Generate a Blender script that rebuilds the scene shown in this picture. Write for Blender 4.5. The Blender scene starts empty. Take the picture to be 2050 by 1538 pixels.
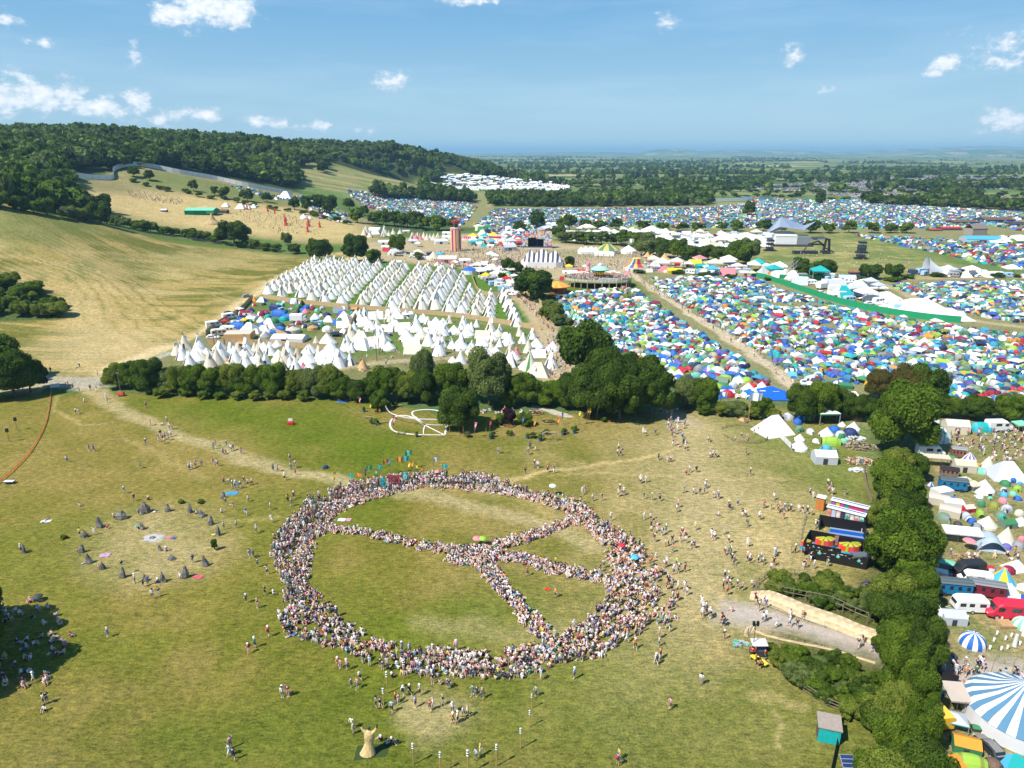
import bpy, math, random
import numpy as np
R = random.Random(7)
NR = np.random.RandomState(11)
SC = bpy.context.scene
COL = SC.collection
H, FPX, PITCH = 62.0, 1423.0, math.radians(18.1)
SP, CP = math.sin(PITCH), math.cos(PITCH)

# ---------------------------------------------------------------- terrain
# (photo x, photo y, distance along the view axis) -> height of the land there
CTRL = [(0,405,380),(110,428,400),(220,450,420),(0,480,340),(100,560,310),(0,640,265),(300,560,345),(350,480,440),(500,490,460),
 (150,430,470),(270,385,600),(450,400,620),(620,460,520),(700,450,560),(140,350,600),(265,330,680),(430,355,740),(590,388,780),
 (680,345,1000),(800,360,1080),(620,362,900)]
RIDGE = [(-300,800,66),(0,800,68),(100,850,76),(250,900,76),(450,950,65),(600,1050,59),(800,1300,55),(880,1450,47),(930,1500,37),(975,1600,12),
 (0,560,52),(-200,500,50),(-200,380,40),(-200,300,14)]
def _pt(px, z, h):  # pixel column + view depth + height -> (az, ln Y)
    Y = (z - (H - h) * SP) / CP
    return ((px - 1025) / FPX * z / Y, math.log(Y))
_c, _h = [], []
for px, py, z in CTRL:
    h = H - z * (SP + (py - 769) / FPX * CP)
    _c.append(_pt(px, z, h)); _h.append(h)
for px, z, h in RIDGE:
    _c.append(_pt(px, z, h)); _h.append(h)
for az in (-1.3, -1.0, -.8, -.6, -.4, -.2, 0, .3, .8):
    for Y in (60, 110, 170, 225): _c.append((az, math.log(Y))); _h.append(0)
for az in (-.32, -.25, -.18, -.1, 0, .3, .8):
    for Y in (300, 390): _c.append((az, math.log(Y))); _h.append(0)
for az in (-.14, -.08, 0, .3, .8):
    for Y in (600, 900, 1300, 2000): _c.append((az, math.log(Y))); _h.append(0)
for az in (-1.2, -.8, -.4, 0, .4, .8):
    for Y in (4000, 8000, 30000): _c.append((az, math.log(Y))); _h.append(0)
for az, h in ((-1.2, 70), (-.8, 70), (-.6, 65), (-.4, 55), (-.2, 40)):
    _c.append((az, math.log(1900))); _h.append(h)
_c = np.array(_c); _h = np.array(_h, float)
_c[:, 1] *= .8
_D = np.sqrt(((_c[:, None] - _c[None]) ** 2).sum(-1) + 1e-4)
_w = np.linalg.solve(_D + 0.002 * np.eye(len(_c)), _h)
TA = np.linspace(-1.3, 1.0, 420); TL = np.linspace(math.log(40), math.log(40000), 520)
_ga, _gl = np.meshgrid(TA, TL, indexing='ij')
TBL = np.zeros(_ga.shape)
for (a, l), w in zip(_c, _w): TBL += w * np.sqrt((_ga - a) ** 2 + (_gl * .8 - l) ** 2 + 1e-4)
TBL = np.where(TBL < 1.0, 0, TBL - 1.0)
def hgt(X, Y):
    X = np.asarray(X, float); Y = np.asarray(Y, float)
    Ys = np.maximum(Y, 41)
    a = np.clip(X / Ys, -1.29, .99); l = np.clip(np.log(Ys), TL[0], TL[-1] - 1e-6)
    i = (a - TA[0]) / (TA[1] - TA[0]); j = (l - TL[0]) / (TL[1] - TL[0])
    i0 = np.clip(i.astype(int), 0, len(TA) - 2); j0 = np.clip(j.astype(int), 0, len(TL) - 2)
    fi, fj = i - i0, j - j0
    h = (TBL[i0, j0] * (1 - fi) * (1 - fj) + TBL[i0 + 1, j0] * fi * (1 - fj) + TBL[i0, j0 + 1] * (1 - fi) * fj + TBL[i0 + 1, j0 + 1] * fi * fj)
    h = h * np.clip((Y - 45) / 60, 0, 1)
    # low hills on the skyline of the plain
    for cx, cy, sx, sy, hh in ((9200, 15500, 2600, 700, 135), (4700, 14500, 2000, 600, 95), (2900, 13500, 700, 500, 105), (8200, 11000, 900, 500, 115), (6700, 10500, 1000, 400, 90), (1500, 16000, 1800, 600, 60), (12500, 20000, 2500, 800, 210)):
        h = h + hh * np.exp(-((X - cx) / sx) ** 2 - ((Y - cy) / sy) ** 2)
    return h
def project(X, Y, Z):
    z = Y * CP + (H - Z) * SP
    yc = (H - Z) * CP - Y * SP
    z = np.where(z < .1, .1, z)
    return 1025 + FPX * X / z, 769 + FPX * yc / z, z
def at(px, py):
    """ground point under photo pixel(s)"""
    px = np.atleast_1d(np.asarray(px, float)); py = np.atleast_1d(np.asarray(py, float))
    u = (px - 1025) / FPX; v = (py - 769) / FPX
    dy = CP - v * SP; dz = -(SP + v * CP)
    ts = np.exp(np.linspace(math.log(45), math.log(38000), 420))
    gap = (H + dz[:, None] * ts) - hgt(u[:, None] * ts, dy[:, None] * ts)
    hit = gap <= 0
    k = np.where(hit.any(1), hit.argmax(1), len(ts) - 1); k = np.maximum(k, 1)
    lo, hi = ts[k - 1], ts[k]
    for _ in range(22):
        m = (lo + hi) / 2
        g = (H + dz * m) - hgt(u * m, dy * m)
        lo = np.where(g > 0, m, lo); hi = np.where(g > 0, hi, m)
    X, Y = u * hi, dy * hi
    return np.stack([X, Y, hgt(X, Y)], 1)
def P(px, py):
    return tuple(float(c) for c in at(px, py)[0])
def mpp(px, py):  # metres per photo pixel there
    x, y, z = P(px, py)
    return float(y * CP + (H - z) * SP) / FPX

# ---------------------------------------------------------------- masks
def inside(poly, X, Y):
    poly = np.asarray(poly); r = np.zeros(np.shape(X), bool)
    for (x1, y1), (x2, y2) in zip(poly, np.roll(poly, -1, 0)):
        c = ((y1 > Y) != (y2 > Y))
        with np.errstate(divide='ignore', invalid='ignore'):
            r ^= c & (X < (x2 - x1) * (Y - y1) / (y2 - y1 + 1e-12) + x1)
    return r
def linedist(pts, X, Y, closed=False):
    d = np.full(np.shape(X), 1e9); pts = list(pts)
    if closed: pts = pts + [pts[0]]
    for (x1, y1), (x2, y2) in zip(pts[:-1], pts[1:]):
        dx, dy = x2 - x1, y2 - y1; L = dx * dx + dy * dy + 1e-9
        t = np.clip(((X - x1) * dx + (Y - y1) * dy) / L, 0, 1)
        d = np.minimum(d, np.hypot(X - x1 - t * dx, Y - y1 - t * dy))
    return d
def wpoly(pix):
    a = at([p[0] for p in pix], [p[1] for p in pix]); return [(float(q[0]), float(q[1])) for q in a]
def smooth(pix, n=6):
    """Catmull-Rom through pixel points"""
    p = [pix[0]] + list(pix) + [pix[-1]]; out = []
    for i in range(1, len(p) - 2):
        for k in range(n):
            t = k / n
            out.append(tuple(.5 * (2 * p[i][c] + (p[i + 1][c] - p[i - 1][c]) * t + (2 * p[i - 1][c] - 5 * p[i][c] + 4 * p[i + 1][c] - p[i + 2][c]) * t * t + (3 * p[i][c] - p[i - 1][c] - 3 * p[i + 1][c] + p[i + 2][c]) * t ** 3) for c in range(2)))
    out.append(tuple(pix[-1])); return out

# ---------------------------------------------------------------- node helpers
class N:
    def __init__(s, tree): s.t = tree
    def __call__(s, typ, inp=None, **kw):
        n = s.t.nodes.new(typ)
        for k, v in kw.items(): setattr(n, k, v)
        for k, v in (inp or {}).items():
            if isinstance(v, bpy.types.NodeSocket): s.t.links.new(v, n.inputs[k])
            else: n.inputs[k].default_value = v
        return n
    def math(s, op, a, b=0.0, c=0.0, clamp=False):
        n = s('ShaderNodeMath', {0: a, 1: b, 2: c}, operation=op); n.use_clamp = clamp; return n.outputs[0]
    def mix(s, f, a, b, mode='MIX'):
        n = s('ShaderNodeMix', data_type='RGBA', blend_type=mode, clamp_factor=True)
        for k, v in ((0, f), (6, a), (7, b)):
            if isinstance(v, bpy.types.NodeSocket): s.t.links.new(v, n.inputs[k])
            else: n.inputs[k].default_value = v
        return n.outputs[2]
    def ramp(s, f, stops):
        n = s('ShaderNodeValToRGB', {0: f}); e = n.color_ramp.elements
        while len(e) < len(stops): e.new(.5)
        for k, (p, c) in enumerate(stops):
            e[k].position = p; e[k].color = c if len(c) == 4 else (*c, 1)
        return n.outputs[0]
    def noise(s, vec, scale, detail=3, rough=.55, dist=0):
        return s('ShaderNodeTexNoise', {'Vector': vec, 'Scale': scale, 'Detail': detail, 'Roughness': rough, 'Distortion': dist}).outputs[0]
def newmat(name):
    m = bpy.data.materials.new(name); m.use_nodes = True; m.node_tree.nodes.clear(); return m, N(m.node_tree)
def srgb(r, g, b):
    f = lambda c: (c / 255 / 12.92) if c / 255 <= .04045 else ((c / 255 + .055) / 1.055) ** 2.4
    return (f(r), f(g), f(b))
def mat_attr(name, rough=.8, var=.12, vscale=.8, trans=0, metal=0, spec=.25, bump=0, bscale=3):
    m, n = newmat(name)
    a = n('ShaderNodeAttribute', attribute_name='col')
    tc = n('ShaderNodeTexCoord').outputs['Object']
    nz = n.noise(tc, vscale, 4)
    f = n.math('MULTIPLY_ADD', nz, 2 * var, 1 - var)
    c = n.mix(1.0, a.outputs['Color'], n('ShaderNodeCombineXYZ', {0: f, 1: f, 2: f}).outputs[0], 'MULTIPLY')
    b = n('ShaderNodeBsdfPrincipled', {'Base Color': c, 'Roughness': rough, 'Metallic': metal, 'Specular IOR Level': spec})
    if bump:
        bp = n('ShaderNodeBump', {'Height': n.noise(tc, bscale, 4), 'Strength': bump, 'Distance': .1}); m.node_tree.links.new(bp.outputs[0], b.inputs['Normal'])
    o = b.outputs[0]
    if trans:
        t = n('ShaderNodeBsdfTranslucent', {'Color': c}); o = n('ShaderNodeMixShader', {0: trans, 1: o, 2: t.outputs[0]}).outputs[0]
    n('ShaderNodeOutputMaterial', {'Surface': o}); return m
M = dict(
    paint=mat_attr('painted', .55, .06, .6, spec=.4), cloth=mat_attr('cloth', .9, .10, 2.5),
    canvas=mat_attr('canvas', .85, .07, .9, trans=.12, bump=.25, bscale=1.2), nylon=mat_attr('nylon', .6, .08, 1.5, trans=.1, bump=.3, bscale=2),
    wood=mat_attr('wood', .85, .3, 3, bump=.4, bscale=8), stone=mat_attr('stone', .95, .3, 1.6, bump=.9, bscale=2.5),
    leaf=mat_attr('foliage', .75, .22, .35, trans=.42, spec=.1), metal=mat_attr('metal', .4, .1, 1, metal=.7), glass=mat_attr('glass', .08, .02, 1, spec=.9),
    mesh=mat_attr('plastic_mesh', .7, .1, 2, trans=.6),
    person=mat_attr('skin_and_clothes', .85, .06, 4, spec=.2))

# ---------------------------------------------------------------- templates: verts + faces + colour slot per face
class T:
    def __init__(s): s.v = []; s.f = []; s.c = []
    def face(s, idx, c): s.f.append(tuple(idx)); s.c.append(c)
    def add(s, verts, faces, c):
        o = len(s.v); s.v += [tuple(map(float, p)) for p in verts]
        for k, f in enumerate(faces): s.f.append(tuple(i + o for i in f)); s.c.append(c[k] if isinstance(c, (list, tuple)) else c)
        return s
    def box(s, x0, y0, z0, x1, y1, z1, c=0, top=None, rz=0, cx=0, cy=0):
        v = [(x, y, z) for z in (z0, z1) for x, y in ((x0, y0), (x1, y0), (x1, y1), (x0, y1))]
        if rz:
            ca, sa = math.cos(rz), math.sin(rz); v = [(cx + (x - cx) * ca - (y - cy) * sa, cy + (x - cx) * sa + (y - cy) * ca, z) for x, y, z in v]
        t = c if top is None else top
        return s.add(v, [(0, 3, 2, 1), (4, 5, 6, 7), (0, 1, 5, 4), (1, 2, 6, 5), (2, 3, 7, 6), (3, 0, 4, 7)], [c, t, c, c, c, c])
    def rings(s, rings, c=0, cap0=True, cap1=True):
        """rings: list of lists of points, same count; c int, list per band or function(band, side)"""
        n = len(rings[0]); v = [p for r in rings for p in r]; f = []; cc = []
        for b in range(len(rings) - 1):
            for k in range(n):
                k2 = (k + 1) % n; f.append((b * n + k, b * n + k2, (b + 1) * n + k2, (b + 1) * n + k))
                cc.append(c(b, k) if callable(c) else (c[b] if isinstance(c, (list, tuple)) else c))
        if cap0: f.append(tuple(range(n - 1, -1, -1))); cc.append(cc[0])
        if cap1: f.append(tuple((len(rings) - 1) * n + k for k in range(n))); cc.append(cc[-1 if not cap0 else -2])
        return s.add(v, f, cc)
    def lathe(s, prof, n=10, c=0, cx=0, cy=0, sx=1, sy=1, a0=0, cap0=True, cap1=True):
        return s.rings([[(cx + r * sx * math.cos(a0 + 2 * math.pi * k / n), cy + r * sy * math.sin(a0 + 2 * math.pi * k / n), z) for k in range(n)] for r, z in prof], c, cap0, cap1)
    def tube(s, pts, r, n=5, c=0):
        rr = r if isinstance(r, (list, tuple)) else [r] * len(pts); rings = []
        pts = [np.array(p, float) for p in pts]
        for i, p in enumerate(pts):
            d = pts[min(i + 1, len(pts) - 1)] - pts[max(i - 1, 0)]; d = d / (np.linalg.norm(d) + 1e-9)
            u = np.cross(d, (0, 0, 1.0)); u = np.cross(d, (1.0, 0, 0)) if np.linalg.norm(u) < .05 else u
            u = u / np.linalg.norm(u); w = np.cross(u, d)
            rings.append([tuple(p + rr[i] * (math.cos(2 * math.pi * k / n) * u + math.sin(2 * math.pi * k / n) * w)) for k in range(n)])
        return s.rings(rings, c)
    def arr(s):
        return np.array(s.v, float), s.f, np.array(s.c, int)
def raw_mesh(name, V, loops, starts, totals, cols, mat, smooth_=False):
    me = bpy.data.meshes.new(name)
    me.vertices.add(len(V)); me.vertices.foreach_set('co', np.ascontiguousarray(V, np.float32).ravel())
    me.loops.add(len(loops)); me.loops.foreach_set('vertex_index', np.ascontiguousarray(loops, np.int32))
    me.polygons.add(len(starts)); me.polygons.foreach_set('loop_start', np.ascontiguousarray(starts, np.int32))
    try: me.polygons.foreach_set('loop_total', np.ascontiguousarray(totals, np.int32))
    except Exception: pass
    a = me.attributes.new('col', 'FLOAT_COLOR', 'FACE')
    c4 = np.ones((len(starts), 4), np.float32); c4[:, :3] = cols; a.data.foreach_set('color', c4.ravel())
    me.polygons.foreach_set('use_smooth', np.full(len(starts), bool(smooth_)))
    me.update(calc_edges=True); me.materials.append(mat); return me
def t_mesh(name, t, pal, mat, smooth_=False):
    V, F, C = t.arr(); tot = np.array([len(f) for f in F]); st = np.concatenate([[0], np.cumsum(tot)[:-1]])
    lo = np.fromiter((i for f in F for i in f), np.int32)
    return raw_mesh(name, V, lo, st, tot, np.array(pal, float)[C], M[mat] if isinstance(mat, str) else mat, smooth_)
def t_obj(name, t, pal, mat, parent=None, smooth_=False, loc=None, rz=0):
    o = bpy.data.objects.new(name, t_mesh(name, t, pal, mat, smooth_)); COL.objects.link(o)
    if parent: o.parent = parent
    if loc is not None: o.location = loc
    if rz: o.rotation_euler[2] = rz
    return o
def scatter(name, items, mat, smooth_=False, label=None, kind='stuff', cols_var=0.0):
    """ONE mesh from many placed templates. items: list of (template_arr, positions Nx3, rz N, scale Nx3, palettes N x slots x 3)"""
    VV, LL, SS, TT, CC = [], [], [], [], []; vo = lo_ = 0
    for (V, F, C), pos, rz, sc, pal in items:
        n = len(pos)
        if n == 0: continue
        pos = np.asarray(pos, float); rz = np.asarray(rz, float); sc = np.asarray(sc, float)
        if sc.ndim == 1: sc = np.repeat(sc[:, None], 3, 1)
        W = V[None] * sc[:, None, :]; ca, sa = np.cos(rz)[:, None], np.sin(rz)[:, None]
        W = np.stack([W[..., 0] * ca - W[..., 1] * sa, W[..., 0] * sa + W[..., 1] * ca, W[..., 2]], -1) + pos[:, None, :]
        tot = np.array([len(f) for f in F]); fl = np.fromiter((i for f in F for i in f), np.int64)
        VV.append(W.reshape(-1, 3)); LL.append((fl[None] + vo + len(V) * np.arange(n)[:, None]).ravel())
        st = np.concatenate([[0], np.cumsum(tot)[:-1]])
        SS.append((st[None] + lo_ + len(fl) * np.arange(n)[:, None]).ravel()); TT.append(np.tile(tot, n))
        pal = np.asarray(pal, float); cc = pal[:, C, :] if pal.ndim == 3 else np.repeat(pal[C][None], n, 0)
        if cols_var: cc = cc * (1 + cols_var * (NR.rand(n, cc.shape[1], 1) - .5) * 2)
        CC.append(cc.reshape(-1, 3)); vo += len(V) * n; lo_ += len(fl) * n
    me = raw_mesh(name, np.concatenate(VV), np.concatenate(LL), np.concatenate(SS), np.concatenate(TT), np.concatenate(CC), M[mat] if isinstance(mat, str) else mat, smooth_)
    o = bpy.data.objects.new(name, me); COL.objects.link(o)
    if kind: o['kind'] = kind
    if label: o['label'] = label; o['category'] = name.replace('_', ' ').split()[-1] if len(name) < 60 else name
    return o
THINGS = []
def tag(o, label, cat, group=None):
    o['label'] = label; o['category'] = cat
    if group: o['group'] = group
    o['kind'] = 'thing'; THINGS.append(o); return o
def empty(name, loc, rz=0, scale=None):
    o = bpy.data.objects.new(name, None); COL.objects.link(o); o.location = loc; o.rotation_euler[2] = rz; o.empty_display_size = .2
    if scale is not None: o.scale = scale if isinstance(scale, (tuple, list)) else (scale,) * 3
    return o
def copy_tree(o, parent=None):
    c = o.copy(); COL.objects.link(c)
    if parent: c.parent = parent
    for ch in list(o.children): copy_tree(ch, c)
    return c
PROTO = {}
def place(key, maker, loc, rz=0, sc=1, label='', cat='', group=None):
    """first use builds the thing with its parts, later uses copy it"""
    if key not in PROTO: o = maker(); PROTO[key] = o
    else:
        o = copy_tree(PROTO[key])
        for k in ('group',):
            if k in o: del o[k]
    o.location = loc; o.rotation_euler[2] = rz; o.scale = sc if isinstance(sc, (tuple, list)) else (sc,) * 3
    tag(o, label, cat, group); return o
# ---------------------------------------------------------------- camera, sun, sky
cam = bpy.data.objects.new('camera', bpy.data.cameras.new('camera')); COL.objects.link(cam)
cam.location = (0, 0, H); cam.rotation_euler = (math.pi / 2 - PITCH, 0, 0)
cam.data.sensor_width = 36; cam.data.lens = 36 * FPX / 2050; cam.data.clip_start = 1; cam.data.clip_end = 120000
SC.camera = cam
SUN_EL = math.radians(52); SD = np.array([-.82, -.57]); SD = SD / np.linalg.norm(SD)
sun = bpy.data.objects.new('sun', bpy.data.lights.new('sun', 'SUN')); COL.objects.link(sun)
sun.data.energy = 5.0; sun.data.angle = math.radians(.5); sun.data.color = (1, .955, .88)
from mathutils import Vector
sdir = Vector((SD[0] * math.cos(SUN_EL), SD[1] * math.cos(SUN_EL), math.sin(SUN_EL)))
sun.rotation_euler = sdir.to_track_quat('Z', 'Y').to_euler()
W = bpy.data.worlds.new('World'); SC.world = W; W.use_nodes = True; W.node_tree.nodes.clear(); n = N(W.node_tree)
sky = n('ShaderNodeTexSky', sky_type='NISHITA', sun_disc=False, sun_elevation=SUN_EL, sun_rotation=math.atan2(SD[0], SD[1]), altitude=100, air_density=1.0, dust_density=.5, ozone_density=3.0)
tc = n('ShaderNodeTexCoord').outputs['Generated']; sx = n('ShaderNodeSeparateXYZ', {0: tc})
az = n.math('ARCTAN2', sx.outputs[0], sx.outputs[1]); el = n.math('ARCSINE', sx.outputs[2])
def skydir(px, py):
    u = (px - 1025) / FPX; v = (py - 769) / FPX; d = np.array([u, CP - v * SP, -(SP + v * CP)]); d /= np.linalg.norm(d)
    return math.atan2(d[0], d[1]), math.asin(d[2])
CL = [(350,28,40,22,1),(410,18,70,32,1),(470,22,45,26,1),(0,200,50,30,1),(25,205,38,20,1),(75,192,34,26,1.05),(140,190,26,26,1.05),(205,216,50,17,1),(275,205,22,26,1),(410,232,26,16,.9),(510,240,26,14,.95),(560,246,20,10,.7),(625,253,44,10,.8),
 (785,163,34,20,.75),(80,85,20,14,.55),(270,110,16,16,.5),(1335,45,22,18,.5),(1592,112,26,16,.72),(1888,128,26,20,.8),(2010,245,50,22,.8),(2020,90,60,26,.5),(1990,120,40,20,.45),(10,38,24,14,.55),(40,150,24,12,.6),(740,262,20,6,.5),(1650,182,30,8,.35),(940,2,60,8,.7),(330,235,60,14,.55)]
best = None
wn = n.noise(n('ShaderNodeCombineXYZ', {0: az, 1: n.math('MULTIPLY', el, 1.5)}).outputs[0], 34, 5, .62)
wn2 = n.noise(n('ShaderNodeCombineXYZ', {0: az, 1: n.math('MULTIPLY', el, 1.5), 2: 5.0}).outputs[0], 85, 4, .6)
for px, py, rx, ry, s in CL:
    a0, e0 = skydir(px, py)
    da = n.math('DIVIDE', n.math('SUBTRACT', az, a0), rx / FPX * 1.25); de = n.math('DIVIDE', n.math('SUBTRACT', el, e0), ry / FPX * 1.2)
    q = n.math('SQRT', n.math('ADD', n.math('MULTIPLY', da, da), n.math('MULTIPLY', de, de)))
    q = n.math('MULTIPLY', n.math('SUBTRACT', 1.0, q), s)
    best = q if best is None else n.math('MAXIMUM', best, q)
dn = n.math('ADD', best, n.math('MULTIPLY', n.math('SUBTRACT', wn, .53), 2.0))
dn = n.math('ADD', dn, n.math('MULTIPLY', n.math('SUBTRACT', wn2, .5), .9))
mask = n('ShaderNodeMapRange', {0: dn, 1: .0, 2: .6, 3: 0.0, 4: .95}, interpolation_type='SMOOTHSTEP').outputs[0]
gate = n('ShaderNodeMapRange', {0: best, 1: -.55, 2: .15, 3: 0.0, 4: 1.0}, interpolation_type='SMOOTHSTEP').outputs[0]
mask = n.math('MULTIPLY', mask, gate)
streak = n.noise(n('ShaderNodeCombineXYZ', {0: n.math('MULTIPLY', az, 1.2), 1: n.math('MULTIPLY', el, 9.0), 2: 2.0}).outputs[0], 2.3, 5, .6)
veil = n('ShaderNodeMapRange', {0: streak, 1: .45, 2: .8, 3: 0.0, 4: .2}).outputs[0]
cl = n.ramp(n.math('ADD', n.math('MULTIPLY', dn, .35), n.math('MULTIPLY', wn2, .6)), [(.25, (3.9, 5.0, 6.1)), (.5, (6.2, 6.8, 7.4)), (.75, (8.2, 8.3, 8.4))])
ev = n.math('DIVIDE', el, 1.5708, clamp=True); hsv = n.mix(.88, sky.outputs[0], n.ramp(ev, [(0.0, (3.0, 4.8, 5.9)), (.04, (2.5, 4.3, 5.7)), (.1, (1.45, 3.35, 5.4)), (.2, (.55, 2.2, 4.5)), (1.0, (.4, 1.3, 3.2))]))
skc = n.mix(veil, hsv, (6.0, 7.2, 8.3, 1)); skc = n.mix(mask, skc, cl)
bg = n('ShaderNodeBackground', {'Color': skc, 'Strength': .1}); n('ShaderNodeOutputWorld', {'Surface': bg.outputs[0]})
vs = SC.view_settings; SC.display_settings.display_device = 'sRGB'; vs.view_transform = 'Standard'; vs.look = 'None'; vs.exposure = 0.52; vs.gamma = 1; vs.use_curve_mapping = False
SC.cycles.use_denoising = True; SC.cycles.volume_bounces = 0; SC.cycles.max_bounces = 5; SC.cycles.diffuse_bounces = 2; SC.cycles.transmission_bounces = 3; SC.cycles.glossy_bounces = 2
SC.cycles.use_adaptive_sampling = True; SC.cycles.adaptive_threshold = .02; SC.cycles.sample_clamp_indirect = 5
hz = T().box(-46000, -46000, -1.5, 46000, 46000, 190)
m, n = newmat('haze_air')
pv = n('ShaderNodeVolumePrincipled', {'Color': (.38, .68, .92, 1), 'Density': 8.5e-5, 'Anisotropy': .0}); n('ShaderNodeOutputMaterial', {'Volume': pv.outputs[0]})
ho = t_obj('haze', hz, [(1, 1, 1)], m); ho['kind'] = 'stuff'; ho['label'] = 'thin blue summer haze over the far plain'; ho['category'] = 'haze'

# ---------------------------------------------------------------- ground
ang = np.radians(np.concatenate([np.linspace(-180, -60, 30)[:-1], np.arange(-60, -42, .8), np.arange(-42, 42, .16), np.arange(42, 60, .8), np.linspace(60, 180, 30)[:-1]]))
rad = [.5, 8, 16, 24, 32]; r = 40.0
while r < 46000: rad.append(r); r += max(.6, r * (.0025 if r < 300 else .0045 if r < 1000 else .009))
rad = np.array(rad); GA, GR = np.meshgrid(ang, rad); GX, GY = GR * np.sin(GA), GR * np.cos(GA)
fx = GX.ravel(); fy = GY.ravel(); fz = hgt(fx, fy)
def vnoise(X, Y, s, seed=0):
    X = X / s; Y = Y / s; xi = np.floor(X).astype(np.int64); yi = np.floor(Y).astype(np.int64); u = X - xi; v = Y - yi
    def h(a, b): 
        q = (a * 374761393 + b * 668265263 + seed * 982451653) & 0x7fffffff; q = (q ^ (q >> 13)) * 1274126177 & 0x7fffffff
        return ((q ^ (q >> 16)) & 0xffff) / 65535.0
    u = u * u * (3 - 2 * u); v = v * v * (3 - 2 * v)
    return (h(xi, yi) * (1 - u) + h(xi + 1, yi) * u) * (1 - v) + (h(xi, yi + 1) * (1 - u) + h(xi + 1, yi + 1) * u) * v
def fbm(X, Y, s, seed=0): return (vnoise(X, Y, s, seed) * .5 + vnoise(X, Y, s / 2.1, seed + 1) * .3 + vnoise(X, Y, s / 4.3, seed + 2) * .2)
WX = fx + (fbm(fx, fy, 9, 3) - .5) * 5; WY = fy + (fbm(fx, fy, 9, 5) - .5) * 5
# the far patchwork of fields
def cell(X, Y, s, seed):
    j = np.floor(Y / s + .35 * np.sin(X / s * .7 + seed)).astype(int); off = ((j * 7919 + seed) % 10) / 10.0
    i = np.floor(X / (s * 1.5) + off + .3 * np.sin(Y / s * .9)).astype(int)
    q = (i * 73856093 ^ j * 19349663 ^ seed) & 0xffffff; return ((q * 1103515245 + 12345) >> 8 & 0xffff) / 65535.0
dist = np.hypot(fx, fy)
ca_ = cell(fx + 40 * np.sin(fy / 300), fy, 150, 3)
FIELDS = np.array([(.075, .12, .04), (.09, .14, .04), (.11, .16, .05), (.13, .18, .06), (.20, .21, .09), (.09, .14, .04), (.32, .28, .16), (.10, .15, .05), (.07, .11, .04), (.18, .20, .08)])
col = FIELDS[(ca_ * 9.999).astype(int)]
rough_ = np.ones(len(fx))
def blend(colr, w):
    global col, rough_
    if tuple(colr) in SMOOTH_: rough_ = rough_ * (1 - w * .72)
    col = col * (1 - w[:, None]) + np.array(colr)[None] * w[:, None]
def poly_w(pix, soft=1.5, warp=True, mod=None):
    pw = wpoly(pix); X, Y = (WX, WY) if warp else (fx, fy); a = np.array(pw); w = np.zeros(len(fx))
    k = (X > a[:, 0].min() - soft * 2) & (X < a[:, 0].max() + soft * 2) & (Y > a[:, 1].min() - soft * 2) & (Y < a[:, 1].max() + soft * 2)
    d = linedist(pw, X[k], Y[k], True); d = np.where(inside(pw, X[k], Y[k]), d, -d)
    w[k] = np.clip(d / soft * .5 + .5, 0, 1); return w
def line_w(pix, wid, soft=1.0, warp=True, sm=True):
    pw = wpoly(smooth(pix) if sm else pix); X, Y = (WX, WY) if warp else (fx, fy); a = np.array(pw); w = np.zeros(len(fx)); q = wid + soft
    k = (X > a[:, 0].min() - q) & (X < a[:, 0].max() + q) & (Y > a[:, 1].min() - q) & (Y < a[:, 1].max() + q)
    d = linedist(pw, X[k], Y[k]); w[k] = np.clip((wid - d) / soft + .5, 0, 1); return w
SMOOTH_ = {(.42, .40, .37)}; G_FIELD = (.152, .140, .026); G_LUSH = (.085, .125, .010); G_DRY = (.225, .175, .052); STRAW = (.44, .335, .15); DUST = (.36, .30, .18); WORN = (.33, .27, .13)
near = poly_w([(-400, 1700), (-400, 790), (0, 790), (240, 790), (700, 800), (880, 830), (1330, 830), (1480, 800), (1700, 850), (1760, 1000), (1800, 1700)], 2, False)
big = fbm(fx, fy, 34, 9); med = fbm(fx, fy, 7, 21); sml = fbm(fx, fy, 2.2, 31)
blend(G_FIELD, near); blend(G_DRY, near * np.clip((big - .44) * 3.2 + (med - .5) * 2.2, 0, .7)); blend(G_LUSH, near * np.clip((.46 - big) * 3 + (.5 - med) * 1.2, 0, .6))
blend(G_LUSH, poly_w([(240, 795), (690, 805), (730, 840), (900, 885), (800, 930), (560, 905), (350, 840), (240, 800)], 8) * .75)
blend((.095, .10, .03), poly_w([(-300, 1700), (-300, 1330), (300, 1400), (1000, 1480), (1700, 1480), (1700, 1700)], 14) * .35)
blend(G_DRY, poly_w([(0, 820), (180, 800), (350, 870), (520, 930), (640, 975), (560, 1060), (520, 1160), (300, 1200), (60, 1180), (0, 1000)], 16) * np.clip(.3 + med * .6, 0, .75))
blend(WORN, poly_w([(1320, 840), (1420, 835), (1500, 940), (1570, 1000), (1650, 1040), (1620, 1130), (1520, 1150), (1460, 1240), (1390, 1260), (1330, 1200), (1310, 1120), (1340, 1000)], 14) * np.clip(.62 + med * .8, 0, .95))
blend(WORN, poly_w([(1180, 930), (1480, 830), (1640, 960), (1660, 1120), (1500, 1170), (1420, 1290), (1250, 1330), (1200, 1100)], 30) * np.clip(med * 1.1, 0, .7))
blend(STRAW, poly_w([(1480, 1030), (1620, 1010), (1640, 1060), (1590, 1100), (1490, 1120)], 7) * np.clip(med * .8, 0, .5))
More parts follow.
